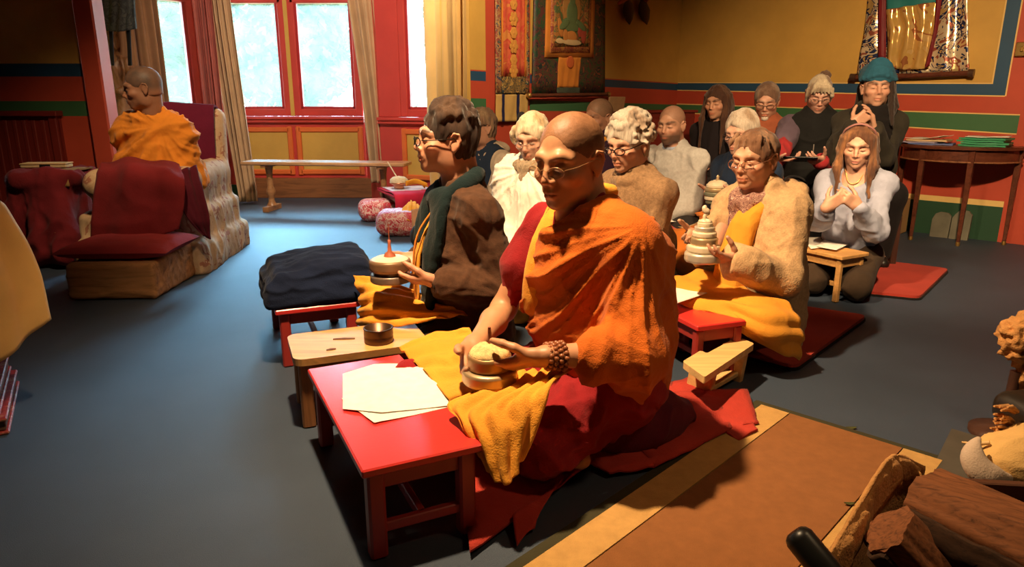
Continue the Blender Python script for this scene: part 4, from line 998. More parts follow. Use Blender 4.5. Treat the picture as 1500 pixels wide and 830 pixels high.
stack_item('paper_pad', 'buff pad of papers in the middle of the left paper heap', Lx*.85, .16, hT+.024, .28, .2, .014, .05, pm[2], G1)
stack_item('paper_sheet', 'curled white sheet topping the left paper heap on the half round table', Lx*.9, .14, hT+.042, .27, .19, .003, -.2, PAPER, G1, .06, 'paper')
for k, lab in enumerate(('bottom green folder of the right stack on the half round table', 'second green folder from the bottom of the right stack', 'third green folder from the bottom of the right stack', 'top green folder of the right stack under a white sheet')):
    stack_item('folder', lab, -Lx*.85+.012*math.sin(k*2.2), .16, hT+.001+.016*k, .3, .21, .012, .08*math.sin(k*1.7), pm[3], 'green folders on the half round table', 0, 'folder')
stack_item('paper_sheet', 'white sheet lying on top of the green folders', -Lx*.9, .15, hT+.067, .27, .19, .003, .12, PAPER, None, .01, 'paper')
for px, hh, lab in ((1383, .2, 'grey stone slate leaning on the skirting below the half round table'), (1412, .23, 'taller pointed stone slate leaning below the half round table')):
    s_ = onwall(RA, RB, px, 330); p = RA+(RB-RA)*s_+rN*.06; mb = MB(); w_ = .065
    prof = [(-w_, 0), (w_, 0), (w_*1.02, hh*.7), (w_*.75, hh*.92 if hh < .22 else hh*.85), (w_*.3, hh), (-w_*.6, hh*.98), (-w_, hh*.85)]
    v0 = [arr(*(p+rD*a_*-left), z)+arr(*rN, 0)*(.03-.12*z) for a_, z in prof]; v1 = [a_+arr(*rN, 0)*.025 for a_ in v0]; n = len(prof)
    mb.add(v0+v1, [tuple(range(n)), tuple(range(2*n-1, n-1, -1))]+[(i, n+i, n+(i+1) % n, (i+1) % n) for i in range(n)]); tag(mb.build('stone_slate', paint('stone_slate_grey', (.16, .15, .11), .8, .3), None, (*p, 0)), lab, 'stone')
c = Fl(1322, 344); mb = MB(); rb = rotz(ang0); mb.box((c[0]-.02, c[1]+.12, .14), (.15, .2, .28), rb, bev=.006); mb.box((c[0]-.02, c[1]+.12, .283), (.152, .202, .006), rb)
tag(mb.build('cardboard_box', fabric('cardboard', (.5, .3, .13), .08, 10, .1, 100, .8, 0, .05), None, (c[0]-.02, c[1]+.12, 0)), 'upright plain cardboard box on the floor left of the half round table', 'box')
mb = MB(); c = rzp(1499, 72, .02); mb.box(c, (.09, .02, .1), rotz(ang0), bev=.006); e = empty('light_switch', c, 'small brass switch plate at the far right of the red wall', 'switch'); mb.build('plate', plain('brass_plate', (.7, .45, .15), .25, .9), e)
mb = MB(); mb.box(c+arr(*rN, 0)*.014, (.02, .02, .035), rotz(ang0), bev=.004); mb.build('toggle', plain('brass', (.6, .35, .1), .3, .8), e)
# wall bracket; its leaf shaped shadows are built as dark solids
e = empty('wall_bracket', tzp(912, 2, .1), 'carved orange bracket with its two leaf shaped shadows modelled solid high on the back wall', 'bracket')
mb = MB(); mb.tube([tzp(895, 6, .04), tzp(900, -6, .12), tzp(912, -14, .14), tzp(926, -4, .12), tzp(932, 3, .05)], [.012, .03, .035, .03, .02], 10); mb.build('arm', wood('orange_carving', (.6, .16, .05)), e)
for x0, x1 in ((906, 913), (926, 938)):
    a_, b_ = tzp(x0, -2, .06), tzp(x1, 36, .04); mb = MB(); mb.tube([a_+(b_-a_)*t for t in (0, .2, .5, .8, 1)], [.008, .04, .055, .035, .004], 12); mb.build('leaf', paint('leaf_shadow', (.12, .07, .02), .6), e)  # each solid stands for a shadow on the wall
# low red cabinet and a board behind the seated men
a_, b_ = P(905, 165, 6.35), P(1000, 165, 6.9); e = empty('low_cabinet', ((a_[0]+b_[0])/2, (a_[1]+b_[1])/2, 0), 'dark red low cabinet against the back wall behind the bald man', 'cabinet')
dC = unit((b_-a_)*(1, 1, 0)); nC = arr(dC[1], -dC[0], 0); rC = np.stack((dC, -nC, arr(0, 0, 1)), 1); wC = np.linalg.norm((b_-a_)[:2]); cC = (a_+b_)/2*(1, 1, 0); hC = .96
CAB = paint('cabinet_red', (.2, .025, .018), .4); mb = MB(); mb.box(cC+arr(0, 0, hC/2), (wC, .3, hC), rC); mb.box(cC+arr(0, 0, hC+.01), (wC+.04, .34, .025), rC); mb.build('body', CAB, e)
for k in range(3):
    for j in (-1, 1):
        mb = MB(); cc = cC+dC*j*wC*.245+nC*.155+arr(0, 0, .2+.29*k); mb.box(cc, (wC*.46, .02, .26), rC, bev=.006); dr = mb.build('drawer', CAB, e)
        mb = MB(); mb.ell(cc+nC*.02, (.015,)*3); mb.build('knob', plain('brass', (.6, .35, .1), .3, .8), dr)
c = P(902, 180, 6.3); mb = MB(); mb.box((c[0], c[1]+.02, hC+.075), (.2, .02, .13), rC@rotx(.15)); tag(mb.build('display_board', plain('buff_board', (.55, .33, .16), .7), None, (c[0], c[1]+.02, hC+.02)), 'small buff board propped on the dark red cabinet', 'board')
# ---------------- armchair, footstool and side table of the elderly monk
fC = unit(arr(.11, -.994, 0)); rC2 = arr(.994, .11, 0); FR = arr(-1.98, 4.24, 0)
def ch(a_, b_, z): return FR-rC2*a_-fC*b_+arr(0, 0, z)       # a: from the right side inwards, b: from the front backwards
RotC = np.stack((rC2, -fC, arr(0, 0, 1)), 1)
FLOR = brocade('floral_slipcover', [(.55, .36, .2), (.6, .42, .25), (.57, .38, .22), (.4, .17, .1), (.62, .44, .27)], 15, .85, 0, 41)
e = empty('armchair', ch(.41, .5, 0), 'armchair in a floral slipcover under the elderly monk by the window', 'armchair')
f_ = Field(ch(.41, .5, .5)-arr(.8, .9, .52), ch(.41, .5, .5)+arr(.8, .9, .62), .012)
f_.box(ch(.33, .5, .19), (.36, .47, .2), RotC, .04, .03)
for a_ in (.09, .53):
    f_.box(ch(a_, .48, .36), (.085, .44, .2), RotC, .05, .04); f_.seg(ch(a_, .04, .565), ch(a_, .85, .57), .095, .095, .03)
f_.box(ch(.31, .90, .6), (.29, .09, .42), RotC@rotx(-.14), .07, .04)
for a_ in (-.0, .66): f_.box(ch(a_, .5, .08), (.06, .5, .1), RotC, .03, .06)
f_.box(ch(.33, -.0, .1), (.37, .05, .11), RotC, .03, .06)
v, q = f_.mesh(2); v = fold(v, q, .02, (0, 0, 1), 9, .3, .6, 6, np.clip((.75-v[:, 2])*2, .25, 1)); mesh_obj('slipcover', v, q, FLOR, e)
for a_ in (.03, .63):
    mb = MB(); mb.tube([ch(a_, .02, 0), ch(a_, .02, .06)], [.02, .03], 10); mb.build('leg', DKW, e)
PURP = fabric('plum_cloth', (.16, .015, .045), .2, 5, .3)
g = sheet([[ch(.56, .77, .62), ch(.31, .76, .6), ch(.06, .77, .60)], [ch(.56, .805, .98), ch(.31, .80, .99), ch(.05, .81, .98)], [ch(.56, .89, 1.045), ch(.31, .89, 1.05), ch(.05, .89, 1.03)], [ch(.56, 1.05, .95), ch(.31, 1.05, .95), ch(.05, 1.05, .95)]], 30, 24)
mb = MB(); mb.grid(crumple(g, .01, 7, 2), 0, .012); mb.build('back_cover', PURP, e)
# footstool box with cushion
e = empty('footstool', (-2.2, 3.95, 0), 'long boxy footstool in rough brown cover before the armchair', 'footstool')
q0, q1 = Fl(101, 441), Fl(221, 444); fx = unit(arr(.99, .06, 0)); fy = arr(-fx[1], fx[0], 0); wF = np.linalg.norm(q1-q0); hF = .2; LF = .58
rF = np.stack((fx, fy, arr(0, 0, 1)), 1); cF = q0+fx*wF/2+fy*LF/2
f_ = Field(cF-arr(.6, .7, .02), cF+arr(.6, .7, .35), .01); f_.box(cF+arr(0, 0, hF/2+.004), (wF/2, LF/2, hF/2), rF, .02, .01); v, q = f_.mesh(1); v = fold(v, q, .008, fx, 20, .12, .4, 8); v[:, 2] = np.maximum(v[:, 2], 0)
BARKC = wood('rough_brown_cover', (.42, .2, .08), .5, 1, 0, .9); mesh_obj('cover', v, q, BARKC, e)
v, f2 = pillow(cF-fy*.02+arr(0, 0, hF+.055), (wF+.14, LF*.86, .12), math.atan2(fx[1], fx[0])); mb = MB(); mb.add(v, f2, 0, True)
tag(mb.build('seat_cushion', fabric('dull_red_cotton', (.33, .035, .04), .15, 5, .3), None, cF+arr(0, 0, hF)), 'flat dull red cushion on the footstool', 'cushion')
# side table under maroon cloth
MARO = fabric('maroon_cotton', (.17, .016, .022), .25, 5, .35)
DX, DY = -3.10, 4.72
e = empty('draped_table', (DX, DY, 0), 'small table hidden under a crumpled maroon cloth left of the armchair', 'table')
f_ = Field((DX-.45, DY-.45, -.02), (DX+.45, DY+.45, .75), .012); f_.box((DX, DY, .56), (.21, .22, .045), rotz(.2), .03, .03); f_.box((DX, DY, .28), (.17, .18, .28), rotz(.2), .05, .05)
for a_, b_, k in ((-.24, -.2, .1), (.16, -.26, .1), (-.2, .1, .1), (.02, -.25, .09)): f_.seg((DX+a_*.6, DY+b_*.6, .55), (DX+a_*1.1, DY+b_*1.1, .1), .06, k, .06)
v, q = f_.mesh(2); v = fold(v, q, .035, (0, 0, 1), 9, .4, .8, 12); v = relax(v, q, 2); v[:, 2] = np.maximum(v[:, 2], 0); mesh_obj('cloth_cover', v, q, MARO, e)
g = crumple(sheet([[(DX+.06, DY-.2, .5), (DX+.2, DY-.19, .52)], [(DX+.06, DY-.17, .615), (DX+.2, DY-.16, .615)], [(DX+.07, DY+.1, .62), (DX+.2, DY+.1, .62)]], 12, 10), .010, 12, 3); mb = MB(); mb.grid(g, 0, .01)
tag(mb.build('folded_cloth', fabric('olive_gold_cloth', (.3, .17, .06), .2), None, (-2.85, 4.6, .6)), 'olive gold cloth folded beside the book on the maroon table', 'cloth')
c0 = arr(DX-.07, DY+.03, .622); rB = rotz(.1); e = empty('long_book', c0, 'long cream book lying on the maroon draped table', 'book')
mb = MB(); mb.box(c0+arr(0, 0, .012), (.29, .1, .022), rB); mb.build('page_block', plain('cream_pages', (.6, .45, .25), .8), e)
mb = MB(); mb.box(c0+arr(0, 0, .028), (.3, .11, .008), rB@rotx(.03)); mb.build('cover', plain('cream_cover', (.55, .36, .16), .7), e)
mb = MB(); mb.box(c0+arr(.02, -.053, .013), (.07, .006, .02), rB); mb.build('tie', BLKF, e)
c = P(90, 343, 4.42); mb = MB(); mb.box(c+arr(0, -.03, 0), (.05, .006, .03), roty(.3)@rotz(.1)); tag(mb.build('paper_tag', plain('yellow_tag', (.7, .4, .12), .7), None, c), 'small yellow paper tag on the side of the maroon cloth', 'tag')
# ---------------- things at the left edge
e = empty('altar_table', (-2.12, 2.05, 0), 'dark table at the left edge under the hanging yellow cloth', 'table')
mb = MB(); mb.box((-2.12, 2.05, .70), (.7, .5, .03)); mb.build('tabletop', DKW, e)
for x in (-2.4, -1.86):
    for y in (1.86, 2.24): mb = MB(); mb.box((x, y, .345), (.05, .05, .69)); mb.build('leg', DKW, e)
YSI = fabric('pale_yellow_silk', (.78, .48, .16), .1, 4, .15, 250, .5, .4, .1)
g = sheet([[(-1.80, 1.82, .722), (-1.775, 2.05, .722), (-1.77, 2.31, .722)], [(-1.77, 1.80, .68), (-1.745, 2.05, .69), (-1.725, 2.33, .70)], [(-1.79, 1.80, .46), (-1.71, 2.05, .45), (-1.665, 2.34, .50)], [(-1.80, 1.82, .24), (-1.70, 2.06, .215), (-1.635, 2.32, .31)]], 40, 40)
mb = MB(); mb.grid(crumple(g, .006, 8, 4, None, .010, 4, 1), 0, .005); mb.grid(sheet([[(-2.4, 1.82, .722), (-1.78, 1.82, .722)], [(-2.4, 2.3, .722), (-1.78, 2.3, .722)]], 4, 4), 0, .006)
tag(mb.build('altar_cloth', YSI, None, (-2.0, 2.5, .7)), 'pale yellow silk cloth hanging in folds at the left edge', 'cloth')
BKR = brocade('red_book_brocade', [(.35, .03, .03), (.25, .02, .02), (.42, .05, .04), (.45, .2, .12), (.3, .02, .02)], 28, .4, 0, 55)
for k, (z, dx, lab) in enumerate(((0.0, .02, 'lower of two red bound long books on the floor at the left edge'), (.062, 0, 'upper of two red bound long books on the floor at the left edge'))):
    a_, b_ = Fl(28, 578, .06), Fl(-6, 612, .06); d_ = unit((a_-Fl(20, 545, .12))*(1, 1, 0)); cc = arr(-1.88+dx, 2.22, 0)
    e = empty('long_book', (*cc[:2], z), lab, 'book'); rr = rotz(.55)
    mb = MB(); mb.box(cc+arr(0, 0, z+.006), (.2, .5, .012), rr); mb.box(cc+arr(0, 0, z+.052), (.2, .5, .012), rr); mb.build('cover', BKR, e)
    mb = MB(); mb.box(cc+arr(0, 0, z+.03), (.185, .485, .034), rr); mb.build('page_block', plain('dark_pages', (.16, .08, .05), .7), e)
# ---------------- logs and hearth things, lower right
LOGW = wood('split_log_face', (.22, .075, .025), .35, 2.2, 0, .85, 22, -.55); LOGB = wood('log_bark', (.05, .022, .010), .3, 3, 0, 1.0, 16, -.55)
def log(name, lab, a_, b_, prof, up=(0, 0, 1), seed=0, n=30):
    """a split log: profile polygon (side, up) swept along a->b; bark on the rounded flank"""
    a_ = np.asarray(a_, float); b_ = np.asarray(b_, float); d_ = unit(b_-a_); x = unit(np.cross(np.asarray(up, float), d_)); y = np.cross(d_, x); L = np.linalg.norm(b_-a_)
    e = empty(name, np.minimum(a_, b_), lab, 'log'); pr = np.asarray(prof, float); k = len(pr); m = 64; loop = np.concatenate((pr, pr[:1])); seg = np.r_[0, np.cumsum(np.linalg.norm(np.diff(loop, axis=0), axis=1))]
    t = np.linspace(0, seg[-1], m, endpoint=False); px_ = np.stack([np.interp(t, seg, loop[:, i]) for i in (0, 1)], 1)
    rings = []
    for i in range(n):
        s_ = i/(n-1); q = a_+d_*L*s_+x*px_[:, :1]+y*px_[:, 1:]
        loc = np.c_[px_*26, np.full(m, s_*L*4)]
        rad = (fbm(loc+seed)-.44)*.03+(vnoise(loc*(3, 3, .5)+seed)-.5)*.008
        cdir = px_-px_.mean(0); cdir /= np.linalg.norm(cdir, axis=1, keepdims=True)
        q = q+(x*cdir[:, :1]+y*cdir[:, 1:])*rad[:, None]
        if i in (0, n-1): q = q+d_*((fbm(np.c_[px_*30, px_[:, :1]*0]+seed+i)-.44)*.03)[:, None]
        rings.append(q)
    split = pr[:, 1].mean(); mb = MB(); mb.rings(rings, 0, True, True)
    mb.build('wood', LOGW, e)
    mb = MB(); idx = [j for j in range(m) if px_[j, 1] < split-.0]; idx = sorted(idx, key=lambda j: math.atan2(px_[j, 1]-split-.02, px_[j, 0]-px_[:, 0].mean()))
    g = np.array([[r_[j]+(x*(px_[j, 0]-px_[:, 0].mean())+y*(px_[j, 1]-split))*.06 for j in idx] for r_ in rings[1:-1]]); g = g+(fbm(g*30+seed)-.44)[..., None]*.012
    mb.grid(g, 0, .008); mb.build('bark', LOGB, e); return e
log('fire_log', 'big split log with a broad brown face on top of the log box', P(1352, 735, 1.22), P(1590, 850, 1.0), [(-.10, .0), (-.085, .05), (.02, .075), (.10, .03), (.08, -.05), (0, -.09), (-.08, -.07)], (.35, .15, .92), 3)
log('fire_log', 'smaller log with a pale broken end standing in the log box', P(1300, 775, 1.12), P(1400, 880, 1.08), [(-.05, .03), (0, .05), (.05, .03), (.045, -.03), (0, -.05), (-.05, -.03)], (0, -.3, 1), 8)
log('fire_log', 'dark log lying deep in the box under the big split log', P(1400, 790, 1.25), P(1560, 850, 1.2), [(-.07, .03), (0, .06), (.06, .04), (.07, -.04), (0, -.07), (-.06, -.05)], (0, 0, 1), 12)
# torn sack lining of the log box
e = empty('log_box', (1.0, 1.2, 0), 'open log box with a torn tan lining at the edge of the hearth rug', 'box')
oe = cat([P(1196, 838, 1.03), P(1225, 790, 1.10), P(1262, 730, 1.2), P(1297, 676, 1.32), P(1318, 671, 1.37), P(1352, 684, 1.40)], 60)
ie = cat([P(1228, 832, 1.06), P(1256, 780, 1.13), P(1287, 722, 1.23), P(1312, 690, 1.32), P(1326, 682, 1.36), P(1356, 694, 1.38)], 60)
tt_ = np.linspace(0, 1, 60); jag = ((vnoise(np.c_[tt_*16, tt_*0, tt_*0])-.5)*.03+(vnoise(np.c_[tt_*45, tt_*0+3, tt_*0])-.5)*.02)[:, None]
ie = ie+jag*arr(.8, .4, .2)
g = np.stack([oe*(1, 1, 0)+arr(0, 0, .01), oe*(1, 1, .6), oe, (oe*.5+ie*.5)+arr(0, 0, .006), ie, ie-arr(-.004, 0, .05)+jag*arr(.3, .2, 1.2)], 1)
g = np.swapaxes(cat(np.swapaxes(g, 0, 1), 24), 0, 1); mb = MB(); mb.grid(crumple(g, .004, 22, 3), 0, .006); mb.build('torn_lining', fabric('tan_sacking', (.55, .27, .09), .25, 14, .5, 160), e)
mb = MB(); zb_ = .24
for a_, b_ in (((.62, .93), (.93, 1.38)), ((.93, 1.38), (1.62, 1.3)), ((1.62, 1.3), (1.5, .8)), ((.62, .93), (1.5, .8))): mb.bar((*a_, zb_/2), (*b_, zb_/2), .02, zb_)
mb.prism([(.62, .93), (.93, 1.38), (1.62, 1.3), (1.5, .8)], .0, .02); mb.build('box_sides', wood('box_wood', (.09, .035, .018), .5), e)
for px, py, s_, lab in ((1247, 627, .018, 'small dark dried leaf on the carpet beyond the hearth rug'), (1244, 738, .014, 'small greenish leaf scrap on the brown hearth rug')):
    c = Fl(px, py, .016 if py > 650 else .003); u_ = np.linspace(-1, 1, 9); g = np.array([[c+arr(s_*a_, s_*.45*b_*(1-a_*a_*.9), .004*a_*a_+.002*b_*b_) for b_ in u_] for a_ in u_]); mb = MB(); mb.grid(g, 0, .001)
    tag(mb.build('dried_leaf', fabric('dry_leaf_green', (.07, .07, .02), .3), None, c), lab, 'leaf')
# black handle
a_, b_ = P(1163, 778, .98), P(1262, 900, .90); d_ = unit(b_-a_); mb = MB(); mb.tube([a_-d_*.0, a_+d_*.004, a_+d_*.012, a_+d_*.1, b_], [.014, .02, .024, .025, .026], 24)
e = empty('poker_stand', (*b_[:2], 0), 'black rounded handle rising beside the log box at the bottom edge', 'handle'); mb.build('grip', plain('black_rubber', (.012, .012, .011), .35), e)
mb = MB(); mb.tube([b_-d_*.01, b_*(1, 1, .3), b_*(1, 1, 0)+arr(0, 0, .012)], [.015, .012, .012], 12); mb.lathe([(.09, 0), (.09, .012), (.02, .02)], b_*(1, 1, 0), 24); mb.build('stand', plain('black_iron', (.015, .014, .013), .5, .5), e)
# cap, fringed cushion and wool ball at the right edge
c = P(1462, 678, 1.62); e = empty('cloth_cap', c-arr(0, 0, .05), 'cream cloth cap with a pale turned up rim by the right edge', 'cap')
f_ = Field(c-.25, c+.25, .006); f_.ell(c+arr(.05, .0, .02), (.115, .08, .06), rotz(-.1)@roty(-.25), .02).ell(c+arr(.12, .02, .03), (.08, .08, .06), None, .03); v, q = f_.mesh(1); v = fold(v, q, .012, (1, 0, .3), 14, .3, .5, 2)
mesh_obj('crown', v, q, fabric('cream_canvas', (.68, .42, .15), .15, 8, .3), e)
mb = MB(); rr = np.stack((arr(.2, -.55, .8), arr(.35, .85, .45), arr(1, 0, -.3)), 1); rr = np.stack([unit(rr[:, 0]), unit(rr[:, 1]-rr[:, 0]*(rr[:, 0]@rr[:, 1])), np.cross(unit(rr[:, 0]), unit(rr[:, 1]-rr[:, 0]*(rr[:, 0]@rr[:, 1])))], 1)
f_ = Field(c-.3, c+.3, .005); rp = cat([P(1432, 643, 1.60), P(1422, 660, 1.575), P(1432, 684, 1.55), P(1455, 700, 1.54), P(1478, 703, 1.55)], 18); f_.tube(rp, np.interp(np.linspace(0, 1, 18), (0, .3, .7, 1), (.006, .016, .018, .008)), .008, side=unit(arr(.75, .2, .6)), flat=1.7); v, q = f_.mesh(2); mesh_obj('rim', v, q, fabric('pale_grey_felt', (.55, .42, .32), .1), e)
mb = MB(); mb.tube([P(1409, 647, 1.66), P(1425, 650, 1.64), P(1450, 648, 1.62)], [.002, .005, .006], 8); tag(mb.build('wood_splinter', PINE2, None, P(1425, 650, 1.64)), 'thin pale wood splinter sticking out over the cream cap', 'stick')
e = empty('fringed_stool', (1.56, 1.62, 0), 'dark leather stool with a fringe of tan tassels at the right edge', 'stool')
f_ = Field((1.1, 1.3, -.02), (2.0, 2.1, .45), .01); f_.box((1.60, 1.7, .2), (.18, .2, .05), rotz(.2), .04, .02); v, q = f_.mesh(1); mesh_obj('seat', v, q, plain('black_leather', (.02, .014, .01), .4), e)
for x, y in ((1.47, 1.56), (1.7, 1.56), (1.47, 1.84), (1.7, 1.84)): mb = MB(); mb.bar((x, y, 0), (x, y, .17), .035, .035); mb.build('leg', DKW, e)
TANW = fabric('tan_wool', (.62, .3, .1), .25, 40, .6, 200)
for k, (x, y) in enumerate(((1470, 596), (1464, 612), (1461, 628), (1464, 641))):
    a_ = P(x+16, y+6, 1.74); b_ = P(x-3, y, 1.70); mb = MB()
    for j in range(7):
        o_ = R.uniform(-.006, .006, 3); mb.tube([a_+o_, (a_+b_)/2+o_*1.3+arr(0, 0, .006), b_+o_*2.2+arr(0, 0, R.uniform(-.004, .004))], [.006, .007, .003], 7)
    mb.build('tassel', TANW, e)
c = P(1497, 500, 2.05); f_ = Field(c-.2, c+.2, .006); f_.tube([c+arr(.0, .0, .06), c+arr(-.025, 0, .03), c+arr(-.02, 0, -.02), c+arr(.01, 0, -.05)], [.035, .04, .035, .03], .02).seg(c+arr(.02, 0, -.05), c+arr(.03, 0, -.5), .02, .025); v, q = f_.mesh(1); n_ = normals(v, q); v = v+n_*((vnoise(v*70)-.5)*.03)[:, None]
f_ = None; e = empty('wool_mop', c*(1, 1, 0), 'tan woolly brush head on a dark post at the right edge', 'brush'); 
mesh_obj('wool_head', v, q, TANW, e)
mb = MB(); mb.tube([c*(1, 1, 0), c-arr(0, 0, .1)], [.02, .016], 12); mb.lathe([(.1, 0), (.1, .015), (.02, .03)], c*(1, 1, 0), 24); mb.build('post', DKW, e)
# ================================================================== PEOPLE
SKIN = attrmat('skin', .45, .4, .06, 40, .08, 500); HAIRM = attrmat('hair', .7, .15, .22, 160, .6, 260, (1, 1, .14), .2); STUBBLE = attrmat('stubble', .5, .3, .22, 420, .15, 600)
CLOTHC = attrmat('cloth_dyed', .9, .15, .12, 14, .25, 240, None, .2)
EYEW = plain('eye_white', (.7, .66, .6), .3); LENS = glass('spectacle_lens', (.95, .95, .94), .03)
def hexish(c): return np.asarray(c, float)
class Fig:
    """a person: joints in metres, local frame x forward, y to their left, z up"""
    def __init__(s, label, crown_px, Y, psi, hpsi, pitch=0., s_=1.0, hs=1.0, lean=.05, seat='cross', h=.005, tilt=0., group=None, fwd=.045, wide=1.0, hz=None, neck=-.03):
        s.h = h; s.s = s_; s.hs = hs*s_; s.lean = lean; s.wide = wide; s.seat = seat
        s.th = math.atan2(-math.cos(psi), -math.sin(psi)); ht = math.atan2(-math.cos(hpsi), -math.sin(hpsi))
        s.RB = rotz(s.th); s.RH = rotz(ht)@roty(pitch)@rotx(tilt)
        crown = P(*crown_px, Y); hc_w = crown-s.RH@arr(-.012, 0, .124)*s.hs
        loc = arr(lean+fwd, 0, .52+.155+neck)*s_       # head centre over hip centre
        s.pel = hc_w-s.RB@loc; s.HC = hc_w
        s.base = s.pel*(1, 1, 0); s.hz = s.pel[2]
        s.root = empty('person', s.base, label, 'person', group)
        s.fw = s.RB[:, 0]; s.lf = s.RB[:, 1]; s.up = arr(0, 0, 1.)
        L = s.L
        s.N = L(lean, 0, .50); s.S = [L(lean-.015, sg*.182*wide, .42) for sg in (1, -1)]      # left, right shoulder
        s.legs()
        s.hands = []; s.arms = []
    def L(s, x, y, z):
        """local (from the hip centre) to room"""
        return s.pel+s.RB@arr(x, y, z)*s.s
    def Lz(s, x, y, z): p = s.pel+s.RB@arr(x, y, 0)*s.s; return arr(p[0], p[1], z)
    def legs(s):
        r = []
        for sg in (1, -1):
            hip = s.L(0, sg*.09, .0)
            if s.seat == 'cross':
                k = s.Lz(.36, sg*.30, max(.13, s.hz-.08)); a = s.Lz(.30, -sg*.06, .08); t = s.Lz(.22, -sg*.18, .07)
            elif s.seat == 'kneel':
                k = s.Lz(.35, sg*.12, .09); a = s.Lz(.0, sg*.11, .07); t = s.Lz(-.12, sg*.10, .05)
            else:
                k = s.Lz(.38, sg*.11, s.hz); a = s.Lz(.30, sg*.10, .09); t = s.Lz(.42, sg*.11, .045)
            r.append((hip, k, a, t))
        s.LEG = r
    def arm(s, side, wrist, hint=(-.2, .5, -.6), upper=.285, fore=.25):
        """side 0 left / 1 right; wrist in room coordinates; hint: local elbow direction (outward positive)"""
        S_ = s.S[side]; u, f = upper*s.s, fore*s.s; W_ = np.asarray(wrist, float); d = W_-S_; L = np.linalg.norm(d)
        if L > (u+f)*.985: W_ = S_+d/L*(u+f)*.985; d = W_-S_; L = np.linalg.norm(d)
        a = (u*u-f*f+L*L)/(2*L); hh = math.sqrt(max(u*u-a*a, 1e-6)); e = d/L
        hn = s.RB@arr(hint[0], hint[1]*(1 if side == 0 else -1), hint[2]); hn = unit(hn-e*(hn@e))
        E_ = S_+e*a+hn*hh; s.arms.append((side, S_, E_, W_)); return E_, W_
    def hand(s, side, wrist, fdir, normal, curl=(.35, .5, .4), spread=.0, thumb=(.55, .75, .3), k=1.0, tcurl=.3):
        """palm faces along normal; the thumb leaves the side of the palm"""
        f = unit(fdir); n = np.asarray(normal, float); n = unit(n-f*(n@f)); t = np.cross(n, f) if side == 0 else np.cross(f, n)
        s.hands.append((np.asarray(wrist, float), f, n, t, curl, spread, thumb, k*s.s, tcurl))
    def make_hand(s, F, H):
        w, f, n, t, curl, spread, thumb, k, tc = H; R_ = np.stack((f, t, n), 1)
        F.box(w+f*.052*k, (.05*k, .037*k, .0135*k), R_, .012*k, .008)
        F.ell(w+f*.03*k+t*.026*k+n*.008*k, (.034*k, .017*k, .016*k), R_, .008)
        F.seg(w-f*.015*k, w+f*.02*k, .024*k, .021*k, .015, t, 1.25)
        for i, (o, ln) in enumerate(((.029, .074), (.0095, .083), (-.0105, .077), (-.029, .06))):
            p = w+f*(.095-(.006 if i in (0, 2) else .012 if i == 3 else 0))*k+t*o*k; a = 0; r = .0092*k if i < 3 else .008*k; d0 = unit(f+t*(o*spread*20))
            for j, fr in enumerate((.44, .32, .24)):
                a += curl[j]*(1+.08*i); d = d0*math.cos(a)+n*math.sin(a); q = p+d*ln*fr*k
                F.seg(p, q, r*(1-.1*j), r*(.9-.1*j), .0035); p = q
        p = w+f*.022*k+t*.03*k+n*.006*k; d = unit(f*thumb[0]+t*thumb[1]+n*thumb[2])
        for j, ln in enumerate((.04, .033, .027)):
            q = p+d*ln*k; F.seg(p, q, (.0125-.001*j)*k, (.0112-.0013*j)*k, .006); p = q; d = unit(d+(f*.6-t*.55+n*.15)*tc)
    def head_field(s, F, ear=True, long=0.):
        R_, c, k = s.RH, s.HC, s.hs; T = lambda x, y, z: c+R_@arr(x, y, z)*k
        e = lambda p, r, kk=.018, rot=None: F.ell(T(*p), np.array(r)*k, R_ if rot is None else R_@rot, kk*k)
        e((-.014, 0, .034), (.097, .077, .087)); e((.03, 0, -.02), (.066, .064, .085), .02); e((.032, 0, -.072), (.058, .05, .042), .02); e((.076, 0, -.098-long), (.02, .022, .017), .025)
        for sg in (1, -1):
            e((.060, sg*.044, -.026), (.028, .024, .02), .02); e((.005, sg*.050, -.062), (.03, .016, .04), .025)
            F.tube([T(.088, sg*.012, .020), T(.086, sg*.030, .026), T(.070, sg*.052, .019)], np.array((.0075, .0075, .0065))*k, .022*k)
            F.ell(T(.090, sg*.031, .002), np.array((.013, .021, .014))*k, R_, .014*k, sub=True)
            e((.0755, sg*.031, .001), (.0150, .0175, .0125), .005)
            F.tube([T(.085, sg*.018, -.004), T(.0915, sg*.031, -.0045), T(.081, sg*.046, -.003)], .0030*k, .003*k)
        F.tube([T(.088, 0, .014), T(.100, 0, -.008), T(.113, 0, -.030)], np.array((.0085, .0085, .0105))*k, .010*k)
        for sg in (1, -1):
            e((.1, sg*.0125, -.035), (.012, .009, .0085), .006); F.seg(T(.104, sg*.0065, -.043), T(.106, sg*.0075, -.046), .0028*k, None, .003*k, sub=True)
        e((.088, 0, -.058), (.018, .026, .018), .016)
        F.tube([T(.088, .024, -.066), T(.099, .010, -.0615), T(.101, 0, -.0628), T(.099, -.010, -.0615), T(.088, -.024, -.066)], np.array((.003, .0058, .0058, .0058, .003))*k, .006*k)
        F.tube([T(.088, .021, -.068), T(.0975, .009, -.0735), T(.0975, -.009, -.0735), T(.088, -.021, -.068)], np.array((.003, .0066, .0066, .003))*k, .006*k)
        F.tube([T(.093, .024, -.0675), T(.1045, .008, -.0678), T(.1045, -.008, -.0678), T(.093, -.024, -.0675)], .0022*k, .002*k, sub=True)
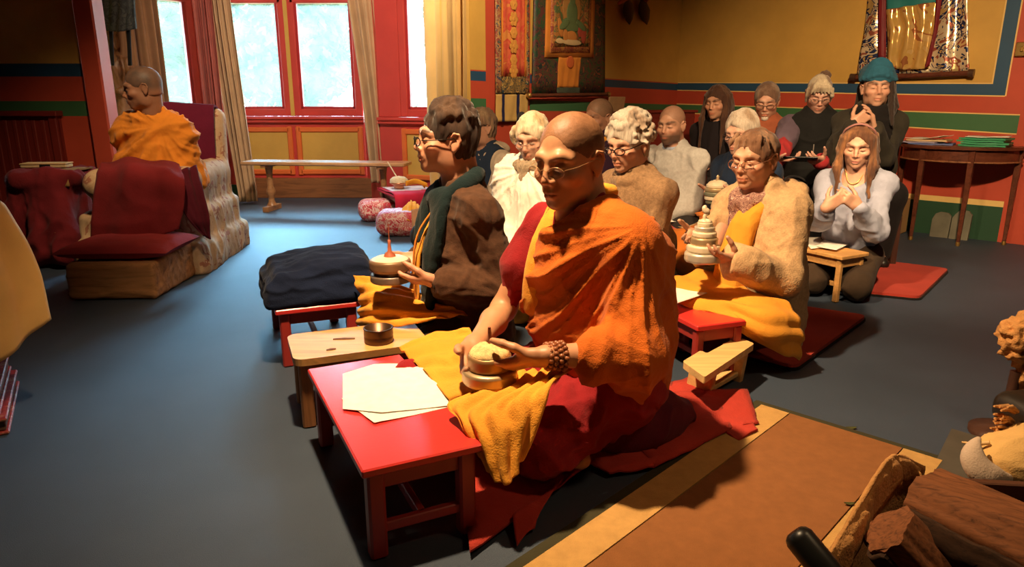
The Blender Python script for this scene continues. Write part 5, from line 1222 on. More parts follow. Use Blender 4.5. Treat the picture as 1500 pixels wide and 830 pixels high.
        if ear:
            for sg in (1, -1):
                rt = rotz(-sg*.30)@rotx(sg*.12)
                e((-.012, sg*.077, -.006), (.019, .0065, .031), .006, rt); F.ell(T(-.006, sg*.0845, -.002), np.array((.010, .005, .017))*k, R_@rt, .005*k, sub=True)
                F.tube([T(.003, sg*.079, .012), T(-.006, sg*.085, .024), T(-.022, sg*.088, .020), T(-.029, sg*.087, 0), T(-.020, sg*.083, -.024)], .0042*k, .004*k)
                e((-.008, sg*.0775, -.035), (.009, .0055, .010), .006)
    def body(s, skin=(.55, .30, .19), lips=None, brow=(.1, .05, .03), beard=None, browk=.8, feet=True, hide_legs=False):
        h = s.h; pts = [s.HC, s.pel, *s.S]+[p for l in s.LEG for p in l]+[p for a in s.arms for p in a[1:]]+[H[0]+H[1]*.2 for H in s.hands]
        pts = np.array(pts); lo = pts.min(0)-.17; hi = pts.max(0)+.17; lo[2] = max(lo[2], -.02)
        F = Field(lo, hi, h); k = s.s; L = s.L
        F.seg(L(0, 0, .0), L(s.lean*.3, 0, .18), .092*k, .085*k, .04, s.lf, 1.45*s.wide); F.seg(L(s.lean*.3, 0, .18), L(s.lean*.8, 0, .37), .085*k, .098*k, .04, s.lf, 1.4*s.wide)
        nb = s.HC+s.RH@arr(-.02, 0, -.05)*s.hs
        F.seg(s.N+s.up*-.08*k, nb, .060*k, .056*k, .03); F.seg(s.HC+s.RH@arr(-.045, 0, -.02)*s.hs, L(s.lean-.03, 0, .45), .05*k, .06*k, .03)
        for S_ in s.S: F.seg(L(s.lean-.01, 0, .46), S_, .052*k, .046*k, .04)
        for side, S_, E_, W_ in s.arms: F.seg(S_, E_, .046*k, .038*k, .02).seg(E_, E_+(W_-E_)*.35, .037*k, .038*k, .02).seg(E_+(W_-E_)*.35, W_, .038*k, .0245*k, .02)
        if not hide_legs:
            for hip, kn, an, to in s.LEG: F.seg(hip, kn, .075*k, .052*k, .03).seg(kn, an, .052*k, .034*k, .02).seg(an, to, .034*k, .026*k, .02, None)
        for H in s.hands: s.make_hand(F, H)
        s.head_field(F)
        v, q = F.mesh(1)
        col = np.tile(hexish(skin), (len(v), 1)); p = (v-s.HC)@s.RH/s.hs
        def g(c, r): d = (p-np.array(c))/np.array(r); return np.exp(-(d*d).sum(1))
        def mixc(m, c):
            nonlocal col
            m = np.clip(m, 0, 1)[:, None]; col = col*(1-m)+np.asarray(c)*m
        for sg in (1, -1): mixc(.35*g((.07, sg*.045, -.03), (.04, .025, .022)), sc(skin, 1.0)*np.array((1.12, .72, .68)))
        mixc(.4*g((.115, 0, -.032), (.02, .018, .018)), np.array(skin)*np.array((1.1, .75, .7)))
        lp = lips if lips is not None else tuple(np.array(skin)*np.array((.95, .62, .58)))
        mixc(1.2*g((.1, .009, -.068), (.016, .013, .0068))+1.2*g((.1, -.009, -.068), (.016, .013, .0068)), lp)
        if beard is not None:
            bc, bk = beard; m = (p[:, 2] < -.030)*(p[:, 0] > -.01-.9*(p[:, 2]+.03)*0)*(p[:, 2] > -.125)
            ch = np.clip((-.040-p[:, 2])/.02, 0, 1)*np.clip((p[:, 0]+.005)/.02, 0, 1)*np.clip((.125+p[:, 2])/.02, 0, 1)*(1-1.3*np.clip(g((.1, 0, -.068), (.03, .02, .006)), 0, .7))
            sd = np.clip(1-(p[:, 2]+.06)**2*300, 0, 1)*g((.015, np.sign(0)*0, -.05), (.03, 9, .045)); mixc(bk*np.maximum(ch*m, sd*.8*(np.abs(p[:, 1]) > .045)), bc)
            for sg in (1, -1): pass
        if brow is not None:
            for sg in (1, -1):
                for a in np.linspace(0, 1, 5):
                    c = (.092-.020*a*a, sg*(.014+.038*a), .0205+.010*math.sin(a*2.4)); mixc(1.25*browk*g(c, (.022, .009, .0052)), brow)
                for a in np.linspace(0, 1, 5):
                    c = (.0925-.009*abs(a-.4), sg*(.018+.028*a), -.0055); mixc(.8*g(c, (.009, .006, .0022)), (.06, .03, .02))
        s.skinc = skin
        o = mesh_obj('body', v, q, SKIN, s.root, col); return o
    # ---- hair -----------------------------------------------------------
    def T(s, x, y, z): return s.HC+s.RH@arr(x, y, z)*s.hs
    def hair(s, col, style='short', th=.012, front=.055, side=-.01, back=-.075, noise=.006, nf=60, h=None, col2=None, crown_bare=0., locks=None, extra=None, streak=None, name='hair', soft=None, ears=True):
        """cap of hair over the skull, cut by the hairline; locks = list of (points, radii) in head space"""
        k = s.hs; h = h or min(s.h, .005); lo = s.HC-.17*k; hi = s.HC+.19*k
        if locks is not None:
            lp = np.array([s.T(*p) for l in locks for p in l[0]]); lo = np.minimum(lo, lp.min(0)-.05); hi = np.maximum(hi, lp.max(0)+.05)
        F = Field(lo, hi, h)
        F.ell(s.T(-.014, 0, .034), (np.array((.097, .077, .087))+th)*k, s.RH, .01); F.ell(s.T(-.035, 0, -.03), (np.array((.062, .062, .06))+th*.8)*k, s.RH, .03)
        # hairline: remove the face
        F.ell(s.T(.135, 0, -.055+front*.3), np.array((.09, .075, .075+front))*k, s.RH, .012*k, sub=True)
        F.box(s.T(.105, 0, -.10), np.array((.10, .12, .10+side))*k, s.RH, .02*k, .012*k, sub=True)
        F.box(s.T(0, 0, -.13+0), np.array((.2, .2, .13+back+.0))*k, s.RH@roty(.0), .01*k, .012*k, sub=True)
        for sg in (1, -1) if ears else (): F.ell(s.T(-.004, sg*.085, -.016), np.array((.024, .03, .036))*k, s.RH, .008*k, sub=True)
        if crown_bare: F.ell(s.T(.03, 0, .125), np.array((.07, .055, .05))*k*crown_bare, s.RH, .01*k, sub=True)
        if locks is not None:
            for l in locks: F.tube([s.T(*p) for p in l[0]], np.asarray(l[1])*k, (l[2] if len(l) > 2 else .008)*k)
        if extra: extra(F)
        v, q = F.mesh(1); n = normals(v, q); p = (v-s.HC)@s.RH/k
        if noise:
            st = np.array((1., 1, .35)) if streak is None else np.array(streak)
            nn = vnoise(p*nf*st+3)+.5*vnoise(p*nf*2.2*st+9)-.75; v = v+n*(nn*noise*2)[:, None]
        c = np.tile(hexish(col), (len(v), 1))
        if soft is not None:
            pe = (p-np.array((.135, 0, -.055+front*.3)))/np.array((.09, .075, .075+front)); m = np.clip((np.linalg.norm(pe, axis=1)-1.0)/.13, 0, 1)*np.clip((p[:, 2]+.035-.25*np.clip(p[:, 0], 0, 1))/.035, 0, 1)
            m = np.clip(m*(.75+.7*(fbm(p*30)-.44)), 0, 1)[:, None]; c = np.asarray(soft)*(1-m)+c*m
        if col2 is not None:
            m = np.clip((fbm(p*18*np.array((1, 1, .4)))-.38)*5, 0, 1)[:, None]; c = c*(1-m)+np.asarray(col2)*m
        return mesh_obj(name, v, q, HAIRM if soft is None else STUBBLE, s.root, c)
    def buzz(s, col, th=.0035, fade=True, front=.05, recede=.0, h=.0035):
        return s.hair(col, th=th, front=front+recede, side=-.0, back=-.055, noise=.0004, nf=260, h=h, streak=(1, 1, 1), soft=s.skinc)
    def glasses(s, col=(.05, .03, .02), r=.0016, w=.025, hh=.018, rimless=False, down=0., lensm=None, slide=0.):
        mt = plain('spectacle_%d' % int(sum(col)*1000), col, .3, .6); e_ = MB(); x0 = .110+slide; z0 = -.004-down
        pts = {}
        for sg in (1, -1):
            a = np.linspace(0, 2*PI, 25); ring = [s.T(x0-.008*((sg*.033+w*math.cos(t))/.05)**2, sg*.034+w*math.cos(t), z0+hh*math.sin(t)*(1 if abs(math.sin(t)) < 2 else 1)) for t in a]
            if not rimless: e_.tube(ring, [r*s.hs]*25, 6, cap=False)
            L_ = MB(); c = np.mean(ring, axis=0); L_.add([c+s.RH[:, 0]*.0006]+ring[:-1]+[c-s.RH[:, 0]*.0006]+[p-s.RH[:, 0]*.0012 for p in ring[:-1]], [(0, 1+i, 1+(i+1) % 24) for i in range(24)]+[(25, 26+(i+1) % 24, 26+i) for i in range(24)]+[(1+i, 26+i, 26+(i+1) % 24, 1+(i+1) % 24) for i in range(24)], 0, True)
            pts[sg] = L_
            e_.tube([s.T(x0-.014, sg*(.034+w), z0+.006), s.T(.07, sg*.074, z0+.008), s.T(-.008, sg*.083, z0+.014), s.T(-.024, sg*.083, z0-.006)], [r*.9*s.hs]*4, 6)
        e_.tube([s.T(x0-.001, .034-w, z0+.004), s.T(x0+.004, 0, z0+.009), s.T(x0-.001, -.034+w, z0+.004)], [r*s.hs]*3, 6)
        f = e_.build('spectacles', mt, s.root)
        for sg in (1, -1): pts[sg].build('lens', lensm or LENS, f)
        return f
    # ---- clothing --------------------------------------------------------
    def cfield(s, pad=.25, h=.008, extra=()):
        pts = np.array([s.HC, s.pel, *s.S]+[p for l in s.LEG for p in l]+[p for a in s.arms for p in a[1:]]+list(extra)); lo = pts.min(0)-pad; hi = pts.max(0)+pad; lo[2] = max(lo[2], -.02)
        return Field(lo, hi, h)
    def torso(s, F, g=.02, hem=-.06, belly=.0, k=.04, sh=.0):
        K = s.s; L = s.L; le = s.lean
        F.seg(L(-.01, 0, hem), L(le*.3, 0, .16), (.098+g+belly*.7)*K, (.092+g+belly)*K, k, s.lf, 1.42*s.wide)
        F.seg(L(le*.3+belly*.3, 0, .16), L(le*.8, 0, .36), (.092+g+belly)*K, (.100+g)*K, k, s.lf, 1.38*s.wide)
        for S_ in s.S: F.seg(L(le-.01, 0, .43+sh), S_, (.058+g)*K, (.046+g*.9)*K, k)
        for S_ in s.S: F.seg(L(le-.01, 0, .495+sh), S_, (.045+g*.6)*K, (.04+g*.8)*K, k)
        F.seg(L(le-.01, 0, .44), L(le-.005, 0, .50), (.07+g)*K, (.05+g)*K, .03); return F
    def sleeves(s, F, g=.018, upto=1.0, sides=(0, 1), cuff=.004, k=.025):
        K = s.s
        for side, S_, E_, W_ in s.arms:
            if side not in sides: continue
            F.seg(S_, E_, (.043+g*.85)*K, (.040+g*.85)*K, k)
            if upto > .0:
                W2 = E_+(W_-E_)*upto; F.seg(E_, W2, (.042+g)*K, (.03+g*.75+cuff)*K, k)
        return F
    def trousers(s, F, g=.016, k=.03):
        K = s.s
        F.seg(s.L(0, .06, -.0), s.L(0, -.06, -.0), (.095+g)*K, None, k, s.lf, 1.0)
        for hip, kn, an, to in s.LEG: F.seg(hip, kn, (.082+g)*K, (.06+g)*K, k).seg(kn, an, (.058+g)*K, (.042+g)*K, k)
        return F
    def garment(s, name, F, mat_, folds=(), smooth=1, col=None, neck=True, colfun=None, clampz=True, rad_=()):
        if neck: F.ell(s.HC+s.RH@arr(-.008, 0, -.135)*s.hs+s.up*.01, (.064*s.s, .064*s.s, .045*s.s), None, .01, sub=True)
        v, q = F.mesh(smooth)
        for fd in folds: v = fold(v, q, **fd)
        if folds: v = relax(v, q, 1, .4)
        for rd in rad_: v = radial(v, q, **rd)
        if clampz: v[:, 2] = np.maximum(v[:, 2], .004)
        c = None
        if colfun is not None: c = colfun(v, (v-s.pel)@s.RB/s.s)
        return mesh_obj(name, v, q, mat_, s.root, c)
    def sheetp(s, name, rows, mat_, n=(24, 24), th=.006, cr=None):
        g = sheet(rows, *n)
        if cr: g = crumple(g, **cr)
        mb = MB(); mb.grid(g, 0, th); return mb.build(name, mat_, s.root)
def mandala(label, c, tiers, cols, top=None, tilt=None, group='offering mandalas held in the hands', k=1.0):
    """stacked metal rings: tiers = [(radius, height)...] from the base up"""
    e = empty('offering_mandala', c, label, 'offering'); z = 0; rt = tilt
    for i, (r, h_) in enumerate(tiers):
        r *= k; h_ *= k; mb = MB(); b = h_*.16
        mb.lathe([(r*.93, z), (r*.99, z+b), (r, z+h_*.3), (r*.985, z+h_*.5), (r, z+h_*.7), (r*.98, z+h_-b*.6), (r*.9, z+h_), (.001, z+h_)], c, 44, 0, rt)
        mb.build('ring', cols[i % len(cols)], e); z += h_
    return e, z
def rice(e, c, r, z, hgt, m, seed=0, rt=None):
    n, k = 30, 10; g = np.zeros((k, n+1, 3))
    for i in range(k):
        for j in range(n+1):
            a = 2*PI*j/n; rr = r*(1-i/(k-1)); q = arr(rr*math.cos(a), rr*math.sin(a), z+hgt*(1-(rr/r)**2)**.7)
            q[2] += (fbm((q*70+seed)[None])[0]-.44)*.022 if i else 0; g[i, j] = q if rt is None else np.asarray(rt)@q
    mb = MB(); mb.grid(g[::-1]+np.asarray(c), 0, .002); return mb.build('rice', m, e)
BRASSY = plain('worn_silver_brass', (.5, .36, .2), .38, .55); SILV = plain('pale_silver', (.66, .58, .46), .35, .5); DBR = plain('dark_band_bronze', (.12, .07, .04), .4, .5); CRM = plain('cream_band', (.72, .6, .42), .45, .1); OLV = plain('olive_band', (.2, .19, .12), .45, .2)
GRAIN = fabric('heaped_rice', (.78, .58, .26), .3, 90, .6, 400, .8, 0, .1)
ORR = fabric('orange_robe', (.54, .122, .012), .16, 5, .35, 260, .85, .25, .35); YRR = fabric('yellow_robe', (.78, .33, .035), .14, 6, .35, 260, .8, .25, .3); MAR = fabric('crimson_robe', (.26, .013, .017), .2, 5, .3, 260, .9, .25, .3); DMAR = fabric('dark_maroon_robe', (.10, .010, .022), .2, 5, .3, 260, .9, .2, .3)
rad = math.radians
# ------------------------------------------------------------------ the front monk
def front_monk():
    s = Fig('shaven monk in orange robe and glasses holding a rice mandala, nearest the camera', (834, 163), 1.95, rad(52), rad(41), .16, 1.06, 1.0, .07, 'cross', .0042, wide=.9, neck=-.05)
    mc = P(717, 540, 1.74)
    s.LEG = [(hp, s.Lz(.31, sg*(.11 if sg > 0 else .24), .13), s.Lz(.27, -sg*.06, .08), s.Lz(.2, -sg*.16, .07)) for (hp, *_), sg in zip(s.LEG, (1, -1))]
    EL, WL = s.arm(0, P(795, 522, 1.68), (-.12, .42, -.9)); ER, WR = s.arm(1, P(694, 508, 1.88), (-.15, .6, -.8))
    s.hand(0, WL, mc+arr(.0, -.02, .005)-WL, arr(.1, .45, .9), (.25, .55, .45), .02, (.75, .45, .55), 1.0, .4)
    s.hand(1, WR, mc+arr(-.045, .02, -.03)-WR, arr(.3, -.3, .9), (.25, .5, .4), .02, (.75, .45, .5), 1.0, .4)
    s.body((.50, .245, .13), brow=(.22, .11, .05), browk=.5, beard=((.30, .15, .09), .3)); s.buzz((.13, .058, .027), .0012, recede=.020, h=.0035)
    s.glasses((.5, .3, .15), .0010, .0225, .0145, slide=.004, down=.004)
    # maroon undershirt with short right sleeve
    F = s.cfield(); s.torso(F, .006); s.sleeves(F, -.002, 0, (1,)); F.seg(s.S[1], s.S[1]+(ER-s.S[1])*.5, .066, .074, .03)
    s.garment('undershirt', F, MAR, [dict(amp=.012, along=ER-s.S[1], freq=16, seed=2)])
    # crimson lower robe over crossed legs
    F = s.cfield(.3); s.trousers(F, .018, .06); F.ell(s.Lz(.2, -.03, .12), (.2, .2, .09), s.RB, .08); F.seg(s.L(0, .10, -.02), s.L(0, -.10, -.02), .13, None, .06)
    F.seg(s.Lz(.42, -.34, .15), s.Lz(.30, -.40, .1), .10, .08, .06)
    s.garment('lower_robe', F, MAR, [dict(amp=.022, along=s.RB@arr(.7, .7, 0), freq=9, seed=5), dict(amp=.010, along=s.RB@arr(.9, .3, 0), freq=22, seed=6)], neck=False)
    # orange upper robe across the chest and over the left arm
    F = s.cfield(.3, .0065); s.torso(F, .037, -.01, .02)
    F.seg(s.S[0], EL, .064, .078, .05).seg(s.S[0]+s.up*.0, s.L(-.05, .16, .1), .065, .075, .06).seg(s.L(-.07, .12, .36), s.L(-.08, .12, .02), .08, .085, .08).seg(s.L(-.08, .0, .40), s.L(-.09, 0, .04), .085, .09, .08)
    F.seg(EL, EL+(WL-EL)*.42, .092, .075, .04).seg(EL+s.up*-.02, s.L(.06, .18, .06), .07, .065, .05)
    F.plane(s.L(0, .035, .50), s.RB@arr(.05, -.58, .81), .01)
    for o, r in ((0, .016), (.06, .013)):      # thick rolled folds over the left shoulder
        pts = [s.L(-.06, .09+o*.8, .475-o*.2), s.L(.06, .07+o*.8, .47-o*.5), s.L(.14, .0+o*.9, .39-o*.7), s.L(.165, -.08+o*.6, .28-o*.8), s.L(.15, -.15+o*.5, .18-o*.8)]
        F.tube(cat(pts, 14), r, .01)
    v0 = s.RB@arr(.35, -.55, -.75)
    s.garment('upper_robe', F, ORR, [dict(amp=.010, along=v0, freq=8, stretch=.10, warp=.2, seed=3)], smooth=2, rad_=[dict(c=s.S[0]-s.fw*.05+s.up*.07, ax=s.fw*.7+s.lf*.7, amp=.014, nf=9, r0=.10, r1=.24, seed=1.3, warp=.2), dict(c=EL, ax=s.lf, amp=.003, nf=6, r0=.04, r1=.12, seed=4)])
    F = s.cfield(); pts = [s.L(-.07, -.04, .52), s.L(.04, -.07, .515), s.L(.115, -.075, .43), s.L(.15, -.085, .32), s.L(.15, -.10, .2)]
    F.tube(cat(pts, 16), .026, .02, side=unit(s.lf*.9+s.up*.2), flat=1.5); s.garment('yellow_lining', F, YRR, [dict(amp=.006, along=-s.up, freq=20, seed=2)])
    # beads round the left wrist
    d = unit(WL-EL); b = unit(np.cross(d, s.up)); c2 = np.cross(d, b); br = empty('x', (0, 0, 0)); bpy.data.objects.remove(br)
    mb = MB()
    for row in range(4):
        c = WL-d*(.012+.0135*row); r = .031+.0012*row
        for k in range(16):
            a = 2*PI*(k+.5*(row % 2))/16; mb.ell(c+r*(math.cos(a)*b*1.15+math.sin(a)*c2), (.0072,)*3, None, 0, 10, 6)
    mb.build('wrist_beads', wood('bead_wood', (.30, .10, .04), .5, 3, 0, .3), s.root)
    # cloth over the lap falling past the table corner, and over the far knee
    s.sheetp('lap_cloth', [[P(755, 548, 1.80), P(790, 545, 1.76), P(838, 546, 1.72)], [P(700, 575, 1.70), P(770, 568, 1.66), P(822, 556, 1.66)], [P(657, 592, 1.66), P(715, 602, 1.585), P(808, 570, 1.60)], [P(672, 612, 1.60), P(720, 640, 1.53), P(795, 598, 1.575)], [P(690, 640, 1.57), P(732, 680, 1.50), P(778, 640, 1.55)], [P(706, 668, 1.55), P(742, 708, 1.485), P(762, 670, 1.53)]], YRR, (56, 44), .005, dict(amp=.008, freq=13, seed=4, fold_amp=.007, nf=5, across=1))
    s.sheetp('knee_cloth', [[P(585, 512, 2.12), P(640, 492, 2.2), P(690, 486, 2.15)], [P(600, 528, 2.05), P(650, 515, 2.07), P(705, 510, 2.0)], [P(622, 545, 1.97), P(670, 540, 1.93), P(712, 550, 1.83)], [P(660, 590, 1.75), P(700, 580, 1.74), P(740, 575, 1.72)]], YRR, (40, 36), .005, dict(amp=.012, freq=10, seed=7, fold_amp=.008, nf=4))
    # dark robe tail heaped behind
    F = s.cfield(.5); F.ell(s.L(-.05, -.03, -s.hz*.9+.06), (.21, .2, .12), s.RB, .05).ell(s.Lz(-.10, .10, .07), (.17, .11, .08), s.RB, .06).ell(s.Lz(-.24, .04, .05), (.13, .15, .06), s.RB, .06)
    s.garment('robe_tail', F, DMAR, [dict(amp=.035, along=s.RB@arr(.5, .8, 0), freq=8, warp=.8, seed=11)], neck=False)
    e, z = mandala('brass mandala heaped with rice held by the front monk', mc-arr(0, 0, .035), [(.075, .038), (.060, .042)], [BRASSY, plain('warm_bronze', (.42, .24, .1), .4, .5)])
    rice(e, mc-arr(0, 0, .035), .056, z-.004, .03, GRAIN)
    mb = MB(); t_ = mc+arr(0, .01, .03); mb.tube([t_, t_+arr(.002, 0, .05), t_+arr(.0, 0, .085)], [.006, .006, .004], 10); mb.build('incense', wood('incense_brown', (.25, .07, .04)), e)
    return s
# ------------------------------------------------------------------ the man in the brown jacket
def brown_man():
    s = Fig('kneeling man in brown jacket, dark scarf and glasses, dark wavy hair, holding a mandala', (661, 152), 2.6, rad(66), rad(74), -.03, 1.0, 1.03, .03, 'kneel', .0045, neck=.005)
    mc = P(572, 398, 2.46)
    EL, WL = s.arm(0, P(638, 412, 2.40), (-.8, .35, -.5)); ER, WR = s.arm(1, P(610, 378, 2.62), (-.6, .5, -.5))
    s.hand(0, WL, mc+arr(.01, -.035, -.01)-WL, arr(.05, .45, .9), (.2, .5, .4), .02, (.95, .35, .45), 1.0, .2)
    s.hand(1, WR, mc+arr(-.01, .045, -.02)-WR, arr(.1, -.45, .85), (.25, .5, .4), .02, (.85, .45, .4), 1.0, .3)
    s.body((.52, .25, .15), brow=(.05, .025, .015), browk=.95, beard=((.20, .10, .07), .35))
    lk = []
    for i in range(120):
        a, b = R.uniform(-PI, PI), R.uniform(.42, 1.5); p = arr(-.014+.108*math.cos(b)*math.cos(a), .086*math.sin(a)*math.cos(b), .036+.097*math.sin(b))
        if p[0] > .062 and p[2] < .098: continue
        o = unit(p-arr(-.014, 0, .03)); tt = unit(np.cross(o, arr(.1, 1, .25))*(-1 if i % 4 else 1)+R.normal(size=3)*.35); lk.append(([p-tt*.014, p+o*.005, p+tt*.014], (.006, .0075, .004), .012))
    s.hair((.03, .015, .010), th=.010, front=.048, side=-.012, back=-.095, noise=.006, nf=45, locks=lk, col2=(.06, .03, .016), h=.0042)
    s.glasses((.02, .015, .012), .0019, .024, .015, slide=.008, down=.004)
    F = s.cfield(); s.torso(F, .010); s.garment('shirt', F, fabric('dark_shirt', (.02, .022, .028)), [])
    TWEED = fabric('brown_tweed', (.075, .034, .018), .3, 40, .4, 330, .95, .25, .2)
    F = s.cfield(); s.torso(F, .034, -.13, .03, sh=.008); s.sleeves(F, .028, .85); F.seg(s.L(0, .13, -.05), s.L(.03, .15, -.16), .10, .09, .05).seg(s.L(0, -.13, -.05), s.L(.03, -.15, -.16), .10, .09, .05)
    F.box(s.L(.26, 0, .2), (.15, .055, .34), s.RB@roty(-.05), .02, .02, sub=True)
    s.garment('jacket', F, TWEED, [dict(amp=.012, along=s.RB@arr(.2, .1, -.9), freq=9, seed=3, mask=None), dict(amp=.007, along=s.RB@arr(.8, .2, .2), freq=16, seed=8)], rad_=[dict(c=EL, ax=s.lf, amp=.006, nf=5, r0=.03, r1=.10, seed=3), dict(c=s.S[0]-s.up*.1, ax=s.lf, amp=.004, nf=6, r0=.04, r1=.14, seed=1)])
    F = s.cfield(); s.trousers(F, .02); s.garment('trousers', F, fabric('dark_olive_trousers', (.05, .035, .02)), [dict(amp=.012, along=s.fw, freq=12, seed=4)], neck=False)
    SCF = fabric('dark_teal_scarf', (.006, .015, .017), .25, 6, .4, 200, .95, .3)
    F = s.cfield(); nk = s.HC+s.RH@arr(-.02, 0, -.145)*s.hs
    ring = [nk+s.RB@arr(.075*math.cos(a)-.01, .085*math.sin(a), -.02+.045*math.cos(a+PI)) for a in np.linspace(0, 2*PI, 20)]; F.tube(ring, .028, .02)
    F.tube(cat([nk+s.RB@arr(.06, .05, -.05), s.L(.15, .075, .36), s.L(.18, .065, .2), s.L(.19, .05, -.04)], 14), (.024,)*14, .02, side=s.lf, flat=2.0)
    F.tube(cat([nk+s.RB@arr(.06, -.05, -.05), s.L(.15, -.06, .38), s.L(.17, -.05, .30)], 10), (.024,)*10, .02, side=s.lf, flat=1.6)
    s.garment('scarf', F, SCF, [dict(amp=.010, along=-s.up, freq=18, seed=5)], neck=False)
    s.sheetp('prayer_shawl', [[s.L(.14, .02, .42), s.L(.13, -.06, .43)], [s.L(.215, .03, .25), s.L(.20, -.07, .25)], [s.L(.235, .04, .08), s.L(.22, -.10, .08)], [s.L(.30, .05, -.04), s.L(.28, -.14, -.03)]], YRR, (30, 16), .005, dict(amp=.006, freq=12, seed=2, fold_amp=.006, nf=2, across=1))
    mb = MB(); mb.tube(cat([s.L(.12, .045, .47), s.L(.215, .03, .33), s.L(.232, .035, .15), s.L(.225, .05, .03)], 20), .004, 8); mb.build('cord', fabric('orange_cord', (.6, .2, .03)), s.root)
    s.sheetp('lap_cloth', [[P(640, 440, 2.5), P(690, 458, 2.42), P(640, 470, 2.40)], [P(580, 420, 2.62), P(610, 448, 2.48), P(590, 478, 2.40)], [P(540, 410, 2.68), P(555, 440, 2.5), P(545, 480, 2.46)], [P(520, 405, 2.72), P(530, 440, 2.62), P(528, 476, 2.6)]], YRR, (44, 44), .005, dict(amp=.012, freq=12, seed=5, fold_amp=.007, nf=4, across=1))
    d = unit(WL-EL); mb = MB(); b = unit(np.cross(d, s.up)); c2 = np.cross(d, b)
    mb.tube([WL-d*.006+.0325*(math.cos(a)*b*1.1+math.sin(a)*c2) for a in np.linspace(0, 2*PI, 22)], [.007]*22, 8, cap=False); mb.ell(WL-d*.006-b*.036+c2*.01, (.012, .008, .012)); mb.build('wristwatch', BLKF, s.root)
    # cushion he kneels on
    e, z = mandala('dark banded mandala with red brown finial held by the brown jacket man', mc-arr(0, 0, .035), [(.075, .030), (.062, .012), (.076, .042)], [plain('grey_bronze', (.2, .15, .12), .4, .4), DBR, plain('brown_bronze', (.26, .15, .08), .4, .4)])
    mb = MB(); mb.lathe([(.07, z-.002), (.05, z+.008), (.001, z+.011)], mc-arr(0, 0, .035), 36); mb.build('rice', CRM, e)
    mb = MB(); mb.lathe([(.024, z), (.019, z+.012), (.008, z+.024), (.005, z+.05), (.0055, z+.066), (.001, z+.067)], mc-arr(0, 0, .03), 20); mb.lathe([(.0016, z+.06), (.0016, z+.125)], mc-arr(0, 0, .03), 8); mb.build('finial', plain('redwood_lacquer', (.36, .10, .05), .4), e)
    return s
def elderly_monk():
    s = Fig('elderly monk wrapped in an orange shawl, seated in the floral armchair', (203, 97), 4.50, rad(10), rad(66), .16, 1.0, 1.05, .04, 'chair', .006, neck=.02)
    s.LEG = [(hp, s.Lz(.34, sg*.10, .42), s.Lz(.33, sg*.09, .30), s.Lz(.42, sg*.09, .27)) for (hp, *_), sg in zip(s.LEG, (1, -1))]
    s.arm(0, s.L(.27, .08, .10), (-.35, .28, -.9)); s.arm(1, s.L(.28, -.06, .12), (-.35, .28, -.9))
    for sd in (0, 1): s.hand(sd, s.arms[sd][3], s.RB@arr(.5, -.6 if sd == 0 else .6, .2), s.RB@arr(-.5, -.5 if sd == 0 else .5, -.3), (.4, .5, .4))
    s.body((.30, .145, .085), brow=(.05, .03, .02), browk=.4); s.buzz((.075, .055, .045), .004, recede=.0, h=.005)
    F = s.cfield(.35, .010); s.torso(F, .045, -.06, .05, .05)
    F.seg(s.N+s.up*.02, s.S[0], .075, .07, .05).seg(s.N+s.up*.02, s.S[1], .075, .07, .05)
    for sd in (0, 1):
        sg = 1 if sd == 0 else -1; _, S_, E_, W_ = s.arms[sd]; F.seg(S_, E_, .075, .085, .06).seg(E_, W_, .08, .07, .06).seg(E_, s.L(.08, sg*.2, .03), .08, .08, .06)
    F.seg(s.L(.13, .12, .06), s.L(.13, -.12, .06), .10, None, .08); F.seg(s.L(-.08, 0, .42), s.L(-.1, 0, 0), .12, .15, .08)
    F.tube(cat([s.L(-.09, .05, .50), s.L(.02, .12, .49), s.L(.12, .08, .40), s.L(.16, -.06, .30), s.L(.15, -.2, .26)], 14), .026, .02); F.tube(cat([s.L(-.09, -.05, .50), s.L(.02, -.11, .485), s.L(.11, -.05, .40), s.L(.15, .02, .34)], 12), .024, .02)
    s.garment('orange_shawl', F, fabric('saffron_shawl', (.78, .27, .03), .12, 5, .35, 240, .85, .25, .35), [dict(amp=.028, along=s.RB@arr(.2, -.75, -.6), freq=7, warp=.7, seed=4), dict(amp=.012, along=s.RB@arr(.2, -.6, -.7), freq=16, seed=7)], smooth=2, rad_=[dict(c=s.L(.1, .12, .46), ax=s.fw, amp=.016, nf=7, seed=2)])
    F = s.cfield(.2, .010); s.torso(F, .02, -.05); s.garment('dark_shirt', F, fabric('dark_undershirt', (.02, .015, .02)), [])
    F = s.cfield(.3, .012); s.trousers(F, .015, .05); F.seg(s.L(0, .12, -.02), s.L(0, -.12, -.02), .12, None, .06)
    s.garment('lower_robe', F, MARO, [dict(amp=.03, along=(0, 0, 1), freq=8, seed=4)], neck=False)
    s.sheetp('lap_robe', [[P(150, 240, 4.35), P(205, 236, 4.3), P(262, 242, 4.3)], [P(147, 255, 4.12), P(205, 250, 4.02), P(270, 262, 4.08)], [P(140, 300, 4.04), P(205, 300, 3.98), P(270, 300, 4.04)], [P(136, 352, 4.0), P(190, 357, 3.93), P(262, 335, 4.02)]], fabric('maroon_lap_cloth', (.22, .020, .024), .2, 5, .3), (40, 40), .012, dict(amp=.014, freq=7, seed=3, fold_amp=.010, nf=2, across=1))
    s.sheetp('robe_corner', [[P(262, 250, 4.2), P(285, 245, 4.3)], [P(262, 290, 4.1), P(297, 285, 4.2)], [P(275, 320, 4.08), P(306, 318, 4.14)], [P(298, 345, 4.1), P(306, 350, 4.12)]], DMAR, (26, 16), .01, dict(amp=.02, freq=10, seed=6, fold_amp=.01, nf=2, across=1))
